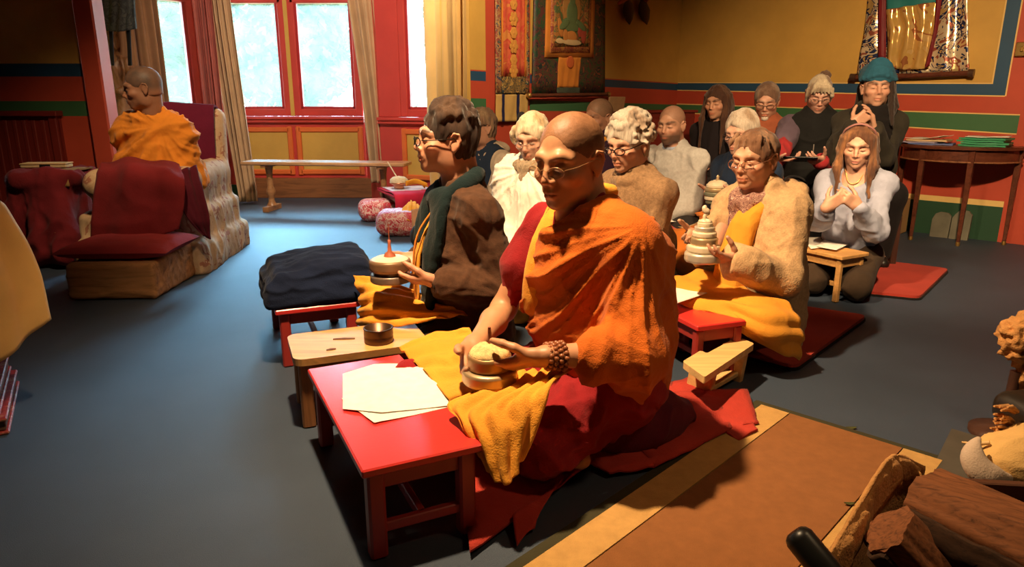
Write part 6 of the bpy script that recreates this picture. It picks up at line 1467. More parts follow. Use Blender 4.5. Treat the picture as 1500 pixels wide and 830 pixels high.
def fleece_person():
    s = Fig('person in pale fleece and navy vest almost hidden behind the brown jacket man', (703, 158), 4.5, rad(50), rad(55), .1, .98, 1.0, .05, 'cross', .007)
    for sd, sg in ((0, 1), (1, -1)): s.arm(sd, s.L(.3, sg*.06, .02))
    s.hand(0, s.arms[0][3], s.RB@arr(.5, -.6, 0), s.up); s.hand(1, s.arms[1][3], s.RB@arr(.5, .6, 0), s.up)
    s.body((.5, .26, .17)); s.hair((.22, .13, .08), th=.010, side=.02, back=-.08, col2=(.3, .2, .12))
    F = s.cfield(.2, .010); s.torso(F, .03, -.08, .03); s.sleeves(F, .03, .95); F.ell(s.L(-.03, 0, .50), (.09, .11, .05), s.RB, .03)
    s.garment('fleece', F, fabric('pale_fleece', (.45, .36, .27), .15, 30, .4, 120, .95, .4), [dict(amp=.012, along=(0, 0, 1), freq=12)])
    F = s.cfield(.2, .010); s.torso(F, .038, -.08, .03); 
    for sd in (0, 1): F.ell(s.S[sd]+s.lf*(.03 if sd == 0 else -.03), (.11, .11, .12), None, .01, sub=True)
    s.garment('vest', F, fabric('navy_vest', (.015, .025, .05)), [])
    F = s.cfield(.25, .014); s.trousers(F, .03); s.garment('trousers', F, fabric('dark_trousers', (.03, .025, .025)), [], neck=False)
def white_woman():
    s = Fig('woman in a bright white shawl with pale hair and glasses behind the two front men', (777, 167), 3.42, rad(35), rad(24), .30, .95, .96, .06, 'cross', .005, wide=0.90)
    for sd, sg in ((0, 1), (1, -1)): s.arm(sd, s.L(.28, sg*.05, .05), (-.35, .28, -.9))
    s.hand(0, s.arms[0][3], s.RB@arr(.5, -.6, 0), s.up); s.hand(1, s.arms[1][3], s.RB@arr(.5, .6, 0), s.up)
    s.body((.6, .33, .23), brow=(.3, .2, .12), browk=.4)
    lk = [([(.035-.02*i % 3, sg*(.075+.004*(i % 2)), .06-.012*i), (.03-.02*i*.3, sg*.092, .03-.014*i), (.02-.015*i, sg*.088, -.005-.012*i)], (.016, .018, .012)) for sg in (1, -1) for i in range(4)]
    s.hair((.66, .54, .38), th=.013, front=.04, side=-.035, back=-.1, ears=False, locks=lk, noise=.006, nf=40, col2=(.5, .36, .2))
    s.glasses((.5, .4, .35), .0012, .024, .017, down=.004)
    F = s.cfield(.3, .008); s.torso(F, .05, -.12, .04)
    for sd in (0, 1): _, S_, E_, W_ = s.arms[sd]; F.seg(S_, E_, .10, .11, .06).seg(E_, E_+(W_-E_)*.8, .10, .08, .06)
    s.garment('white_shawl', F, fabric('white_wool_shawl', (.88, .83, .74), .05, 6, .35, 220, .9, .3, .3), [dict(amp=.020, along=s.RB@arr(.1, .2, -.95), freq=9, seed=3), dict(amp=.008, along=(0, 0, 1), freq=22, seed=4)], rad_=[dict(c=s.L(.05, .0, .5), ax=s.fw, amp=.010, nf=9, seed=2)])
    F = s.cfield(.2, .006); nk = s.HC+s.RH@arr(.0, 0, -.14)*s.hs; F.tube([nk+s.RB@arr(.075*math.cos(a), .08*math.sin(a), .02*math.cos(a+PI)) for a in np.linspace(0, 2*PI, 16)], .028, .02).seg(nk+s.RB@arr(.08, .0, -.02), s.L(.16, .0, .33), .03, .035, .02)
    s.garment('scarf', F, fabric('grey_knit_scarf', (.36, .27, .18), .4, 60, .5, 160), [dict(amp=.012, along=(0, 0, 1), freq=26)], neck=False)
    F = s.cfield(.25, .012); s.trousers(F, .05, .05); F.ell(s.Lz(.2, 0, .14), (.22, .22, .09), s.RB, .06); s.garment('lap_cloth', F, YRR, [dict(amp=.02, along=s.fw, freq=10)], neck=False)
    mb = MB(); mb.ell(s.T(-.04, -.065, .10), (.028, .02, .024), s.RH); mb.ell(s.T(-.055, -.08, .07), (.018, .016, .02), s.RH); mb.build('hair_clip', BLKF, s.root)
def robed_person():
    s = Fig('person with cropped hair in dark aubergine robe and yellow scarf by the back wall', (877, 144), 4.75, rad(58), rad(50), .14, 1.0, 1.0, .04, 'cross', .006)
    for sd, sg in ((0, 1), (1, -1)): s.arm(sd, s.L(.28, sg*.05, .05), (-.35, .28, -.9))
    s.hand(0, s.arms[0][3], s.RB@arr(.5, -.6, 0), s.up); s.hand(1, s.arms[1][3], s.RB@arr(.5, .6, 0), s.up)
    s.body((.52, .27, .17), brow=(.15, .08, .05), browk=.5); s.buzz((.26, .16, .10), .003, h=.005)
    F = s.cfield(.3, .010); s.torso(F, .05, -.1, .03)
    for sd in (0, 1): _, S_, E_, W_ = s.arms[sd]; F.seg(S_, E_, .09, .1, .05).seg(E_, W_, .09, .07, .05)
    s.garment('robe', F, fabric('aubergine_robe', (.035, .012, .03), .2, 6, .3, 240, .9, .3), [dict(amp=.02, along=(0, 0, 1), freq=10, seed=3)])
    F = s.cfield(.2, .007); nk = s.HC+s.RH@arr(-.025, 0, -.13)*s.hs; F.tube([nk+s.RB@arr(.085*math.cos(a), .09*math.sin(a), -.01+.035*math.cos(a+PI)) for a in np.linspace(0, 2*PI, 16)], .030, .02).tube([nk+s.RB@arr(.09, .03, -.03), s.L(.17, .06, .36), s.L(.18, .08, .2)], (.03, .026, .02), .02)
    s.garment('yellow_scarf', F, YRR, [dict(amp=.012, along=(0, 0, 1), freq=20)], neck=False)
    F = s.cfield(.25, .014); s.trousers(F, .05, .05); s.garment('lower_robe', F, DMAR, [], neck=False)
def curly_woman():
    s = Fig('woman with curly silver hair, dark glasses and brown knit sweater behind the front monk', (920, 170), 3.22, rad(55), rad(47), .20, .98, 1.02, .07, 'cross', .005, wide=0.88)
    for sd, sg in ((0, 1), (1, -1)): s.arm(sd, s.L(.30, sg*.05, .02), (-.5, .3, -.8))
    s.hand(0, s.arms[0][3], s.RB@arr(.5, -.6, 0), s.up); s.hand(1, s.arms[1][3], s.RB@arr(.5, .6, 0), s.up)
    s.body((.55, .29, .19), brow=(.35, .25, .2), browk=.4)
    lk = []
    for i in range(260):
        a, b = R.uniform(-PI, PI), R.uniform(-.35, 1.4); x, y, z = -.02+.105*math.cos(b)*math.cos(a), .092*math.sin(a)*math.cos(b), .04+.1*math.sin(b)
        if x > .045 and z < .085: continue
        p = arr(x, y, z); o = unit(p-arr(-.014, 0, .03)); tt = unit(np.cross(o, R.normal(size=3))); lk.append(([p-tt*.011, p+o*.010, p+tt*.012-arr(0, 0, .006)], (.006, .0075, .004), .010))
    s.hair((.46, .40, .33), th=.012, front=.035, side=-.03, back=-.095, ears=False, locks=lk, noise=.008, nf=36, col2=(.30, .22, .16), h=.0048)
    s.glasses((.03, .015, .012), .0026, .025, .016, slide=.006, down=.004)
    SW = knit('brown_marl_knit', (.27, .16, .085), .3, 150)
    F = s.cfield(.2, .007); s.torso(F, .030, -.12, .03); s.sleeves(F, .028, .95); F.tube([s.N+s.RB@arr(.085*math.cos(a), .085*math.sin(a), -.005+.02*math.cos(a+PI)) for a in np.linspace(0, 2*PI, 16)], .016, .015)
    s.garment('sweater', F, SW, [dict(amp=.016, along=s.RB@arr(.2, 0, -.9), freq=9, seed=2)])
    s.sheetp('cable_panel', [[s.L(.145, .075, .40), s.L(.155, 0, .39), s.L(.145, -.075, .40)], [s.L(.168, .085, .27), s.L(.182, 0, .26), s.L(.168, -.085, .27)], [s.L(.17, .08, .13), s.L(.19, 0, .12), s.L(.17, -.08, .13)]], knit('cable_knit', (.30, .2, .12), .4, 70), (30, 20), .012, dict(amp=.006, freq=40, seed=1, fold_amp=.005, nf=5, across=1))
    for sg in (1, -1): s.sheetp('shirt_collar', [[s.L(.085, sg*.01, .505), s.L(.05, sg*.07, .525)], [s.L(.135, sg*.02, .455), s.L(.1, sg*.085, .475)]], fabric('blue_shirt_cotton', (.30, .40, .6)), (10, 10), .004)
    F = s.cfield(.25, .014); s.trousers(F, .03, .05); s.garment('trousers', F, fabric('dark_trousers', (.03, .025, .025)), [], neck=False)
def bald_man():
    s = Fig('bald man with short dark beard in a grey sweater by the red cabinet', (985, 154), 4.75, rad(50), rad(38), .10, 1.02, 1.02, .05, 'cross', .006)
    s.arm(0, s.L(.25, .02, .05), (-.35, .3, -.9)); s.arm(1, s.L(.27, -.04, .06), (-.35, .3, -.9))
    s.hand(0, s.arms[0][3], s.RB@arr(.4, -.7, 0), s.up); s.hand(1, s.arms[1][3], s.RB@arr(.5, .6, 0), s.up)
    s.body((.55, .30, .20), brow=(.06, .035, .025), beard=((.055, .03, .02), .85)); s.buzz((.33, .18, .12), .0012, recede=.01, h=.005)
    F = s.cfield(.2, .009); s.torso(F, .026, -.1, .02); s.sleeves(F, .026, .97)
    s.garment('sweater', F, knit('light_grey_knit', (.50, .48, .46), .12, 220), [dict(amp=.018, along=s.RB@arr(.3, 0, -.8), freq=9, seed=3), dict(amp=.010, along=s.RB@arr(.9, .3, .2), freq=12, seed=5)])
    F = s.cfield(.2, .007); F.tube([s.N+s.RB@arr(.07*math.cos(a), .07*math.sin(a), .008+.015*math.cos(a+PI)) for a in np.linspace(0, 2*PI, 16)], .011, .01); s.garment('shirt_collar', F, fabric('pale_blue_cotton', (.4, .46, .6)), [], neck=False)
    F = s.cfield(.25, .014); s.trousers(F, .03, .05); s.garment('trousers', F, fabric('dark_trousers', (.03, .025, .025)), [], neck=False)
def long_strands(n, sides, z1, col, spread=.02, back=True, r=.012):
    lk = []
    for sg in sides:
        for i in range(n):
            t = i/(n-1); x = .045-.13*t; y = sg*(.068+.022*math.sin(t*PI)); 
            lk.append(([(x*.6, sg*.03, .115-.02*t), (x, y, .05), (x-.002, y+sg*.012, -.03), (x+.035*(1-t)+.012*math.sin(i*1.7), y+sg*(.012+spread*math.sin(i)), -.11), (x+.095*(1-t)**.6+.01*math.sin(i*2.3), y+sg*spread*math.cos(i*1.3), z1+.04*math.sin(i*2.1))], (r*.8, r, r*1.1, r*1.1, r*.55), .008))
    if back:
        for i in range(n+2):
            y = -.06+.12*i/(n+1); lk.append(([(-.09, y*.7, .08), (-.115, y, .0), (-.115, y*1.2, -.12), (-.105, y*1.3, z1)], (r*1.3, r*1.6, r*1.6, r*.8), .012))
    return lk
def dark_hair_woman():
    s = Fig('woman with long dark hair in black clothes in the dim room corner', (1052, 125), 5.55, rad(42), rad(40), .14, 1.0, 1.02, .05, 'chair', .006, wide=0.85)
    s.arm(0, s.L(.27, .03, .10), (-.35, .3, -.9)); s.arm(1, s.L(.28, -.03, .12), (-.35, .3, -.9))
    s.hand(0, s.arms[0][3], s.RB@arr(.5, -.5, .2), s.RB@arr(0, -.6, .5)); s.hand(1, s.arms[1][3], s.RB@arr(.5, .5, .2), s.RB@arr(0, .6, .5))
    s.body((.52, .27, .17), brow=(.03, .02, .015)); s.hair((.06, .026, .016), th=.010, front=.040, side=-.05, back=-.11, ears=False, locks=long_strands(8, (1, -1), -.36, None), col2=(.11, .05, .025), noise=.005, nf=50, streak=(1, 1, .15), h=.006)
    F = s.cfield(.2, .010); s.torso(F, .03, -.1, .02); s.sleeves(F, .03, .97); s.garment('black_top', F, fabric('black_cotton', (.016, .012, .014)), [dict(amp=.012, along=(0, 0, 1), freq=10)])
    F = s.cfield(.2, .012); s.trousers(F, .02); s.garment('trousers', F, fabric('black_cotton', (.016, .012, .014)), [dict(amp=.012, along=s.fw, freq=10)], neck=False); shoes(s)
def denim_person():
    s = Fig('grey haired person in dark denim holding a striped mandala behind the beige woman', (1087, 161), 4.05, rad(62), rad(50), .22, .98, 1.02, .06, 'cross', .006)
    mc = P(1050, 282, 3.86)
    EL, WL = s.arm(0, mc+arr(.10, -.03, -.03), (-.5, .3, -.8)); ER, WR = s.arm(1, mc+arr(.03, .12, -.02), (-.35, .3, -.9))
    s.hand(0, WL, mc-WL+arr(.02, -.03, -.03), arr(0, .5, .8), (.2, .5, .4)); s.hand(1, WR, mc-WR+arr(-.03, .03, -.03), arr(0, -.5, .8), (.2, .5, .4))
    s.body((.56, .30, .21), brow=(.35, .28, .22), browk=.4); s.hair((.42, .35, .28), th=.011, front=.045, side=-.01, back=-.085, noise=.006, nf=46, col2=(.26, .18, .12))
    s.glasses((.04, .03, .03), .0018, .024, .016, down=.003)
    F = s.cfield(.2, .009); s.torso(F, .030, -.1, .03); s.sleeves(F, .028, .95); s.garment('denim_jacket', F, fabric('dark_denim', (.012, .022, .048), .3, 12, .3, 300), [dict(amp=.014, along=s.RB@arr(.2, 0, -.9), freq=10)])
    mb = MB(); 
    for sg in (1, -1): mb.tube(cat([s.L(.10, sg*.05, .47), s.L(.165, sg*.05, .36), s.L(.19, sg*.045, .2)], 16), .007, 8)
    mb.build('piping', fabric('brown_piping', (.3, .12, .06)), s.root)
    s.sheetp('orange_shawl', [[P(1092, 248, 3.82), P(1112, 262, 3.75)], [P(1080, 275, 3.74), P(1105, 290, 3.68)], [P(1062, 300, 3.72), P(1085, 318, 3.66)], [P(1020, 312, 3.95), P(1035, 330, 3.85)]], fabric('burnt_orange_cotton', (.7, .2, .03)), (26, 16), .008, dict(amp=.014, freq=9, seed=2, fold_amp=.008, nf=2, across=1))
    F = s.cfield(.25, .014); s.trousers(F, .05, .05); F.ell(s.Lz(.2, 0, .13), (.22, .22, .09), s.RB, .06); s.garment('lap_cloth', F, fabric('burnt_orange_cotton', (.7, .2, .03)), [dict(amp=.02, along=s.fw, freq=9)], neck=False)
    e, z = mandala('striped cream and olive mandala held by the denim jacket person', mc-arr(0, 0, .06), [(.058, .02), (.066, .022), (.07, .024), (.068, .022), (.06, .02)], [OLV, CRM, OLV, BRASSY, CRM]); rice(e, mc-arr(0, 0, .06), .055, z-.003, .022, CRM)
    mb = MB(); mb.lathe([(.01, z+.016), (.012, z+.026), (.007, z+.034), (.010, z+.042), (.001, z+.052)], mc-arr(0, 0, .06), 14); mb.build('finial', BRASSY, e)
def shoes(s):
    F = s.cfield(.15, .009)
    for hip, kn, an, to in s.LEG: F.seg(an-s.up*.035, to, .045, .036, .02, s.lf, 1.1)
    F.plane((0, 0, .004), (0, 0, -1)); v, q = F.mesh(1); v[:, 2] = np.maximum(v[:, 2], .003); mesh_obj('shoes', v, q, plain('black_leather_shoe', (.015, .012, .01), .4), s.root)
def chair(label, s, back=True):
    shoes(s)
    """plain wooden chair under a seated person"""
    e = empty('wooden_chair', s.base, label, 'chair', 'chairs of the back row'); zs = max(.30, s.hz-.115)
    def c(x, y, z): p = s.base+s.RB@arr(x, y, 0); return arr(p[0], p[1], z)
    mb = MB(); mb.box(c(.12, 0, zs-.02), (.42, .42, .035), s.RB, bev=.01); mb.build('seat', DKW, e)
    for x in (-.07, .31):
        for y in (-.19, .19): mb = MB(); mb.bar(c(x, y, 0), c(x, y, zs-.03 if x > 0 else zs+.42), .036, .036); mb.build('leg', DKW, e)
    mb = MB(); mb.box(c(-.21+.125, 0, zs+.36), (.022, .40, .10), s.RB); mb.box(c(-.085, 0, zs+.2), (.02, .4, .05), s.RB); mb.build('backrest', DKW, e)
def rust_man():
    s = Fig('man in a rust brown shirt with glasses and white goatee in the back row', (1125, 121), 5.15, rad(28), rad(24), .34, 1.0, 1.02, .07, 'chair', .006)
    s.arm(0, s.L(.30, .05, .06), (-.35, .3, -.9)); s.arm(1, s.L(.30, -.05, .06), (-.35, .3, -.9))
    s.hand(0, s.arms[0][3], s.RB@arr(.6, -.5, -.1), s.up); s.hand(1, s.arms[1][3], s.RB@arr(.6, .5, -.1), s.up)
    s.body((.52, .27, .18), brow=(.2, .13, .1)); s.hair((.13, .07, .045), th=.008, front=.055, side=-.02, back=-.075, noise=.003, nf=60, col2=(.24, .16, .11))
    f = Field(s.T(.06, 0, -.1)-.09, s.T(.06, 0, -.1)+.09, .004); f.ell(s.T(.082, 0, -.100), np.array((.022, .026, .022))*s.hs, s.RH, .01).ell(s.T(.096, 0, -.055), np.array((.012, .026, .006))*s.hs, s.RH, .005); v, q = f.mesh(1); mesh_obj('goatee', v, q, HAIRM, s.root, np.tile((.55, .47, .4), (len(v), 1)))
    s.glasses((.03, .025, .02), .0018, .025, .015, down=.005)
    F = s.cfield(.2, .009); s.torso(F, .030, -.1, .035); s.sleeves(F, .028, .97); F.tube([s.N+s.RB@arr(.075*math.cos(a), .078*math.sin(a), .01+.03*math.cos(a+PI)) for a in np.linspace(.25, 2*PI-.25, 16)], .018, .015)
    s.garment('shirt', F, fabric('rust_fleece', (.30, .085, .04), .15, 12, .3, 200), [dict(amp=.018, along=s.RB@arr(.2, 0, -.9), freq=9, seed=6)])
    F = s.cfield(.2, .012); s.trousers(F, .02); s.garment('trousers', F, fabric('black_trousers', (.015, .013, .014)), [], neck=False); chair('dark wooden chair under the man in the rust shirt', s)
def vest_woman():
    s = Fig('grey haired woman with a bun, black vest and red sleeves reading a tablet', (1204, 111), 4.88, rad(22), rad(16), .42, 1.0, .99, .08, 'chair', .006, wide=0.88)
    tb = P(1172, 233, 4.55)
    EL, WL = s.arm(0, tb+arr(.16, .05, -.02), (-.35, .28, -.9)); ER, WR = s.arm(1, tb+arr(-.13, .06, -.01), (-.35, .28, -.9))
    s.hand(0, WL, tb+arr(.07, -.02, 0)-WL, s.RB@arr(.2, -.6, .7), (.2, .5, .5)); s.hand(1, WR, tb+arr(-.05, -.01, 0)-WR, s.RB@arr(.2, .6, .7), (.2, .5, .5))
    s.body((.56, .31, .23), brow=(.3, .22, .16), browk=.4)
    lk = [([(.05, y*.5, .11), (.093, y, .085), (.103, y*1.35, .045)], (.014, .013, .006)) for y in np.linspace(-.05, .05, 7)]
    def bun(F): pass
    f = Field(s.T(-.1, .03, .1)-.1, s.T(-.1, .03, .1)+.1, .005); f.ell(s.T(-.10, .035, .09), np.array((.036, .038, .036))*s.hs, s.RH, .02); v, q = f.mesh(1); v = v+normals(v, q)*((vnoise(v*60)-.5)*.012)[:, None]; mesh_obj('hair_bun', v, q, HAIRM, s.root, np.tile((.12, .07, .045), (len(v), 1)))
    s.hair((.46, .38, .27), th=.005, front=.056, side=-.03, back=-.09, ears=False, locks=lk+[([(.03, sg*.075, .05), (.035, sg*.080, .0), (.02, sg*.078, -.05)], (.010, .011, .005)) for sg in (1, -1)], extra=bun, col2=(.22, .15, .10), noise=.006, nf=44)
    s.glasses((.1, .08, .07), .0014, .024, .015, down=.004)
    F = s.cfield(.2, .009); s.torso(F, .024, -.05, .02); s.sleeves(F, .024, .97); F.tube([s.N+s.RB@arr(.078*math.cos(a), .08*math.sin(a), .01+.03*math.cos(a+PI)) for a in np.linspace(.3, 2*PI-.3, 16)], .017, .015)
    s.garment('red_shirt', F, fabric('red_jersey', (.38, .03, .035), .15, 10, .3, 220), [dict(amp=.012, along=EL-s.S[0], freq=14, seed=3)])
    F = s.cfield(.2, .009); 
    for sd, S_, E_, W_ in s.arms: F.seg(S_, S_+(E_-S_)*.62, .088, .080, .02)
    s.garment('short_sleeves', F, fabric('grey_violet_jersey', (.12, .085, .12)), [dict(amp=.008, along=s.fw, freq=24)], neck=False)
    F = s.cfield(.2, .009); s.torso(F, .044, -.1, .03)
    for sd, sg in ((0, 1), (1, -1)): F.ell(s.S[sd]+s.lf*sg*.045, (.085, .085, .14), None, .012, sub=True)
    s.garment('black_vest', F, fabric('black_quilted', (.010, .010, .010), .2, 10, .3, 200, .8), [dict(amp=.010, along=s.lf, freq=16, seed=4)])
    mb = MB(); mb.tube(cat([s.L(.125, 0, .46), s.L(.19, 0, .36), s.L(.215, 0, .2)], 10), .004, 6); mb.build('zip', plain('zip_steel', (.4, .35, .3), .3, .8), s.root)
    F = s.cfield(.2, .012); s.trousers(F, .02); s.garment('trousers', F, fabric('black_trousers', (.015, .013, .014)), [], neck=False)
    rt = s.RB@roty(-.25); mb = MB(); mb.box(tb, (.15, .21, .009), rt, bev=.003); e = empty('tablet', tb, 'dark tablet held in the lap of the black vest woman', 'tablet'); mb.build('case', plain('tablet_black', (.012, .012, .013), .25), e)
    mb = MB(); mb.box(tb+rt@arr(0, 0, .0052), (.13, .19, .001), rt, bev=.0003); mb.build('screen', plain('tablet_screen', (.03, .025, .03), .08), e); chair('dark wooden chair under the woman in the black vest', s)
def turban_woman():
    s = Fig('woman in teal turban and dark coat with raised hands, rightmost of the back row', (1287, 98), 4.72, rad(18), rad(17), .0, 1.03, 1.03, .03, 'chair', .006, wide=0.82)
    c = P(1270, 172, 4.42)
    EL, WL = s.arm(0, c+arr(.065, .03, -.07), (-.35, .28, -.9)); ER, WR = s.arm(1, c+arr(-.065, .03, -.05), (-.35, .28, -.9))
    s.hand(0, WL, unit(c+arr(-.0, .0, .10)-WL), arr(-.9, .1, .1), (.2, .35, .3), .02, (.6, .5, .6)); s.hand(1, WR, unit(c+arr(.03, .0, .05)-WR), arr(.6, .2, .6), (.7, .8, .6), .0, (.6, .5, .6))
    s.body((.55, .30, .20), brow=(.06, .04, .03)); s.hair((.03, .018, .014), th=.012, front=.02, side=.04, back=-.1, locks=long_strands(6, (1,), -.22, None, r=.016), noise=.004, nf=50, streak=(1, 1, .2), h=.006)
    F = Field(s.HC-.2, s.HC+.22, .005); F.ell(s.T(-.018, 0, .070), np.array((.115, .098, .083))*s.hs, s.RH@roty(.2), .02); F.ell(s.T(-.075, -.01, .075), np.array((.07, .08, .07))*s.hs, s.RH, .03)
    for i in range(5): F.tube(cat([s.T(-.08, -.095+.01*i, .03+.02*i), s.T(.04, -.085+.01*i, .055+.022*i), s.T(.095-.012*i, 0, .075+.022*i), s.T(.04, .09-.01*i, .05+.02*i), s.T(-.08, .095-.01*i, .03+.018*i)], 16), .013, .01)
    F.box(s.T(.02, 0, -.03), (.2, .2, .072), s.RH@roty(.16), .01, .01, sub=True)
    s.garment('turban', F, fabric('teal_turban', (.022, .10, .16), .2, 8, .3, 200, .9, .3), [dict(amp=.008, along=s.RH@arr(.3, .9, .2), freq=26, seed=4)], neck=False)
    F = s.cfield(.2, .009); s.torso(F, .036, -.12, .03); s.sleeves(F, .030, .9); s.garment('dark_coat', F, fabric('dark_olive_coat', (.035, .03, .022), .25, 10, .4, 220), [dict(amp=.02, along=s.RB@arr(.1, 0, -1), freq=8, seed=3)])
    F = s.cfield(.2, .007); nk = s.HC+s.RH@arr(-.01, 0, -.15)*s.hs; F.tube([nk+s.RB@arr(.085*math.cos(a), .09*math.sin(a), .0) for a in np.linspace(0, 2*PI, 18)], .042, .02); F.seg(s.L(.14, 0, .42), s.L(.165, 0, .20), .08, .09, .03, s.lf, 1.4)
    s.garment('black_scarf', F, BLKF, [dict(amp=.014, along=s.lf, freq=14)], neck=False)
    a_ = np.linspace(-.9, .9, 15); ax = s.L(.235, -.02, .33)
    s.sheetp('pale_neckline', [[ax+s.RB@arr(0, .055*math.sin(a), -.035*math.cos(a)) for a in a_], [ax+s.RB@arr(0, .06*math.sin(a), -.035*math.cos(a)-.018*math.cos(a*1.7)) for a in a_]], fabric('cream_jersey', (.6, .42, .28)), (6, 24), .004)
    F = s.cfield(.2, .012); s.trousers(F, .03); s.garment('trousers', F, fabric('black_trousers', (.015, .013, .014)), [], neck=False); chair('dark wooden chair under the woman in the teal turban', s)
def beige_woman():
    s = Fig('kneeling woman in beige cardigan with short auburn hair holding a tall tiered mandala', (1109, 188), 2.96, rad(62), rad(49), .12, .98, 1.03, .05, 'kneel', .0045, wide=0.92)
    mc = P(1031, 355, 2.66)
    EL, WL = s.arm(0, P(1076, 382, 2.66), (-.6, .3, -.8)); ER, WR = s.arm(1, mc+arr(.01, .14, .0), (-.35, .3, -.9))
    s.hand(0, WL, mc+arr(.035, -.05, -.045)-WL, arr(.05, .5, .85), (.15, .4, .35), .02, (.75, .35, .75), .98, .2); s.hand(1, WR, mc+arr(-.07, .02, -.02)-WR, arr(.3, -.5, .6), (.25, .5, .4), .02)
    s.body((.60, .31, .195), brow=(.3, .17, .09), browk=.5)
    lk = [([(.055-.01*abs(i-3), (i-3)*.022, .10), (.078-.012*abs(i-3), (i-3)*.027, .082), (.088-.014*abs(i-3), (i-3)*.03, .055)], (.008, .008, .003), .006) for i in range(7)]
    s.hair((.17, .08, .042), th=.006, front=.050, side=-.015, back=-.105, locks=lk, noise=.007, nf=44, col2=(.30, .17, .10), h=.0045, streak=(1, .6, .6))
    s.glasses((.45, .2, .12), .0016, .025, .018, slide=.006, down=.004)
    F = s.cfield(.2, .008); s.torso(F, .014); s.garment('violet_top', F, fabric('violet_jersey', (.20, .07, .22)), [dict(amp=.006, along=(0, 0, 1), freq=14)])
    BG = knit('beige_wool', (.56, .36, .19), .18, 150)
    F = s.cfield(.25, .008); s.torso(F, .046, -.16, .04, .01); s.sleeves(F, .040, .92, cuff=.012)
    F.box(s.L(.28, -.02, .2), (.175, .10, .5), s.RB@roty(-.05), .02, .02, sub=True)
    for sg in (1, -1):  # wide shawl collar
        F.tube(cat([s.L(-.09, sg*.03, .51), s.L(-.03, sg*.12, .50), s.L(.08, sg*.15, .42), s.L(.14, sg*.14, .28), s.L(.15, sg*.13, .12)], 14), np.linspace(.035, .03, 14), .015, side=s.lf, flat=1.7)
    F.tube(cat([s.L(-.05, .15, .47), s.L(.02, .21, .42), s.L(.06, .23, .33), s.L(.05, .22, .24)], 12), .026, .02)
    s.garment('cardigan', F, BG, [dict(amp=.016, along=s.RB@arr(.2, .1, -.9), freq=9, seed=3), dict(amp=.008, along=s.RB@arr(.7, .2, .3), freq=15, seed=7)])
    F = s.cfield(.2, .006); nk = s.HC+s.RH@arr(-.01, 0, -.15)*s.hs; F.tube([nk+s.RB@arr(.075*math.cos(a), .08*math.sin(a), -.005+.025*math.cos(a+PI)) for a in np.linspace(0, 2*PI, 18)], .027, .02)
    for sg in (1, -1): F.tube(cat([nk+s.RB@arr(.08, sg*.03, -.03), s.L(.14, sg*.03, .37), s.L(.16, sg*.02+.01, .26)], 8), .026, .015)
    s.garment('lace_scarf', F, brocade('dusty_lace', [(.25, .1, .09), (.5, .3, .22), (.16, .06, .06), (.58, .38, .3), (.3, .12, .1)], 60, .9, 0, 61), [dict(amp=.010, along=(0, 0, 1), freq=30)], neck=False)
    F = s.cfield(.2, .007); F.tube(cat([s.L(.075, .06, .48), s.L(.165, .045, .38), s.L(.20, .03, .22), s.L(.225, .01, .05), s.L(.28, -.03, -.12)], 18), np.linspace(.022, .05, 18), .02, side=s.lf, flat=1.7)
    s.garment('yellow_sash', F, YRR, [dict(amp=.014, along=(0, 0, 1), freq=16, seed=2)], neck=False)
    F = s.cfield(.25, .010); s.trousers(F, .03, .05); s.garment('skirt', F, DMAR, [dict(amp=.016, along=s.fw, freq=10)], neck=False)
    s.sheetp('yellow_robe', [[P(1020, 398, 3.0), P(1060, 405, 2.95), P(1098, 430, 2.78), P(1130, 436, 2.70)], [P(985, 412, 2.9), P(1050, 435, 2.72), P(1110, 440, 2.62), P(1160, 452, 2.60)], [P(990, 445, 2.72), P(1060, 450, 2.62), P(1120, 470, 2.50), P(1173, 478, 2.55)], [P(1070, 462, 2.58), P(1090, 475, 2.54), P(1130, 498, 2.50), P(1174, 500, 2.56)], [P(1080, 478, 2.58), P(1110, 495, 2.55), P(1150, 515, 2.54), P(1168, 525, 2.58)]], YRR, (46, 46), .006, dict(amp=.010, freq=9, seed=5, fold_amp=.008, nf=4))
    T_ = [(.072, .038), (.064, .03), (.054, .03), (.047, .022), (.040, .020), (.030, .016)]
    e, z = mandala('tall tiered cream and silver mandala held by the beige cardigan woman', mc-arr(0, 0, .075), T_, [SILV, CRM, BRASSY, CRM, SILV, CRM])
    rice(e, mc-arr(0, 0, .075), .027, z-.002, .018, CRM)
    mb = MB(); c = mc-arr(0, 0, .075)+arr(0, 0, z); mb.tube(cat([c, c+arr(-.004, 0, .022), c+arr(.006, 0, .036), c+arr(-.006, 0, .052), c+arr(-.003, 0, .066)], 16), np.interp(np.linspace(0, 1, 16), (0, .3, .6, .9, 1), (.008, .007, .013, .009, .003)), 12); mb.build('finial', CRM, e)
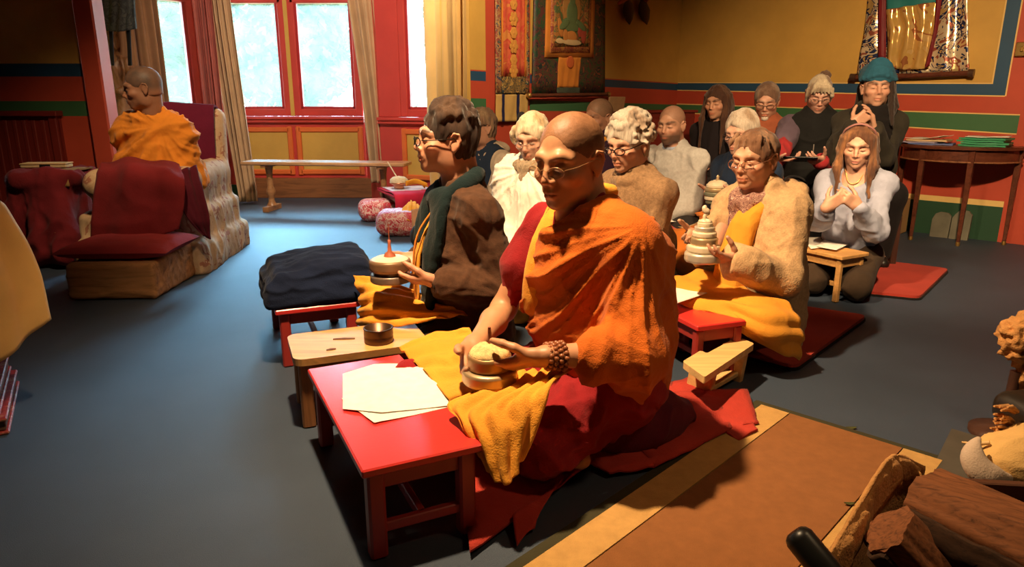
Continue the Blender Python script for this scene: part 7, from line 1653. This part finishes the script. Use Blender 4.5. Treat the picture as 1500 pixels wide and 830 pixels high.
def young_woman():
    s = Fig('young woman with long auburn hair and pale blue sweater kneeling with joined hands', (1261, 182), 3.88, rad(36), rad(30), .22, .97, .97, .04, 'kneel', .0048, wide=0.84)
    c = P(1236, 292, 3.62)
    EL, WL = s.arm(0, c+arr(.085, .02, -.035), (-.35, .28, -.9)); ER, WR = s.arm(1, c+arr(-.07, .03, -.045), (-.35, .28, -.9))
    s.hand(0, WL, unit(c+arr(-.02, 0, .03)-WL), arr(-.3, .7, .3), (.5, .6, .5), .0, (.6, .5, .6), .92); s.hand(1, WR, unit(c+arr(.03, 0, .045)-WR), arr(.3, .7, .3), (.5, .6, .5), .0, (.6, .5, .6), .92)
    s.body((.62, .34, .23), brow=(.16, .08, .05), lips=(.55, .2, .17))
    s.hair((.10, .042, .022), th=.007, front=.062, side=-.05, back=-.11, locks=long_strands(10, (1, -1), -.27, None, .022, True, .012), col2=(.27, .12, .05), noise=.006, nf=60, streak=(1, 1, .12), h=.0048)
    mb = MB(); mb.tube(cat([s.T(-.01, .088, .03), s.T(.02, .075, .10), s.T(.03, 0, .136), s.T(.02, -.075, .10), s.T(-.01, -.088, .03)], 20), .006, 8); mb.build('hairband', fabric('mauve_band', (.3, .14, .13)), s.root)
    F = s.cfield(.2, .008); s.torso(F, .022, -.12, .01); s.sleeves(F, .016, .88); F.ell(s.L(.10, 0, .47), (.08, .07, .07), s.RB, .02, sub=True)
    s.garment('sweater', F, fabric('pale_blue_jersey', (.36, .38, .50), .12, 8, .35, 260, .9, .3, .3), [dict(amp=.022, along=s.RB@arr(.2, .1, -.9), freq=9, seed=4), dict(amp=.008, along=s.RB@arr(.8, .2, .2), freq=16, seed=6)])
    F = s.cfield(.2, .010); s.trousers(F, .02); s.garment('trousers', F, fabric('dark_brown_trousers', (.055, .035, .022)), [dict(amp=.014, along=s.fw, freq=11)], neck=False)
    mb = MB(); mb.tube(cat([s.T(.01, .06, -.125), s.L(.11, .03, .45), s.L(.12, 0, .43), s.L(.11, -.03, .45), s.T(.01, -.06, -.125)], 24), .0035, 8); mb.build('necklace', plain('gold_chain', (.6, .35, .12), .3, .7), s.root)
PEOPLE=[front_monk, brown_man, elderly_monk, fleece_person, white_woman, robed_person, curly_woman, bald_man, dark_hair_woman, denim_person, rust_man, vest_woman, turban_woman, beige_woman, young_woman]
import time
for fn in PEOPLE:
    t0 = time.time(); fn(); print('person', fn.__name__, round(time.time()-t0, 1))
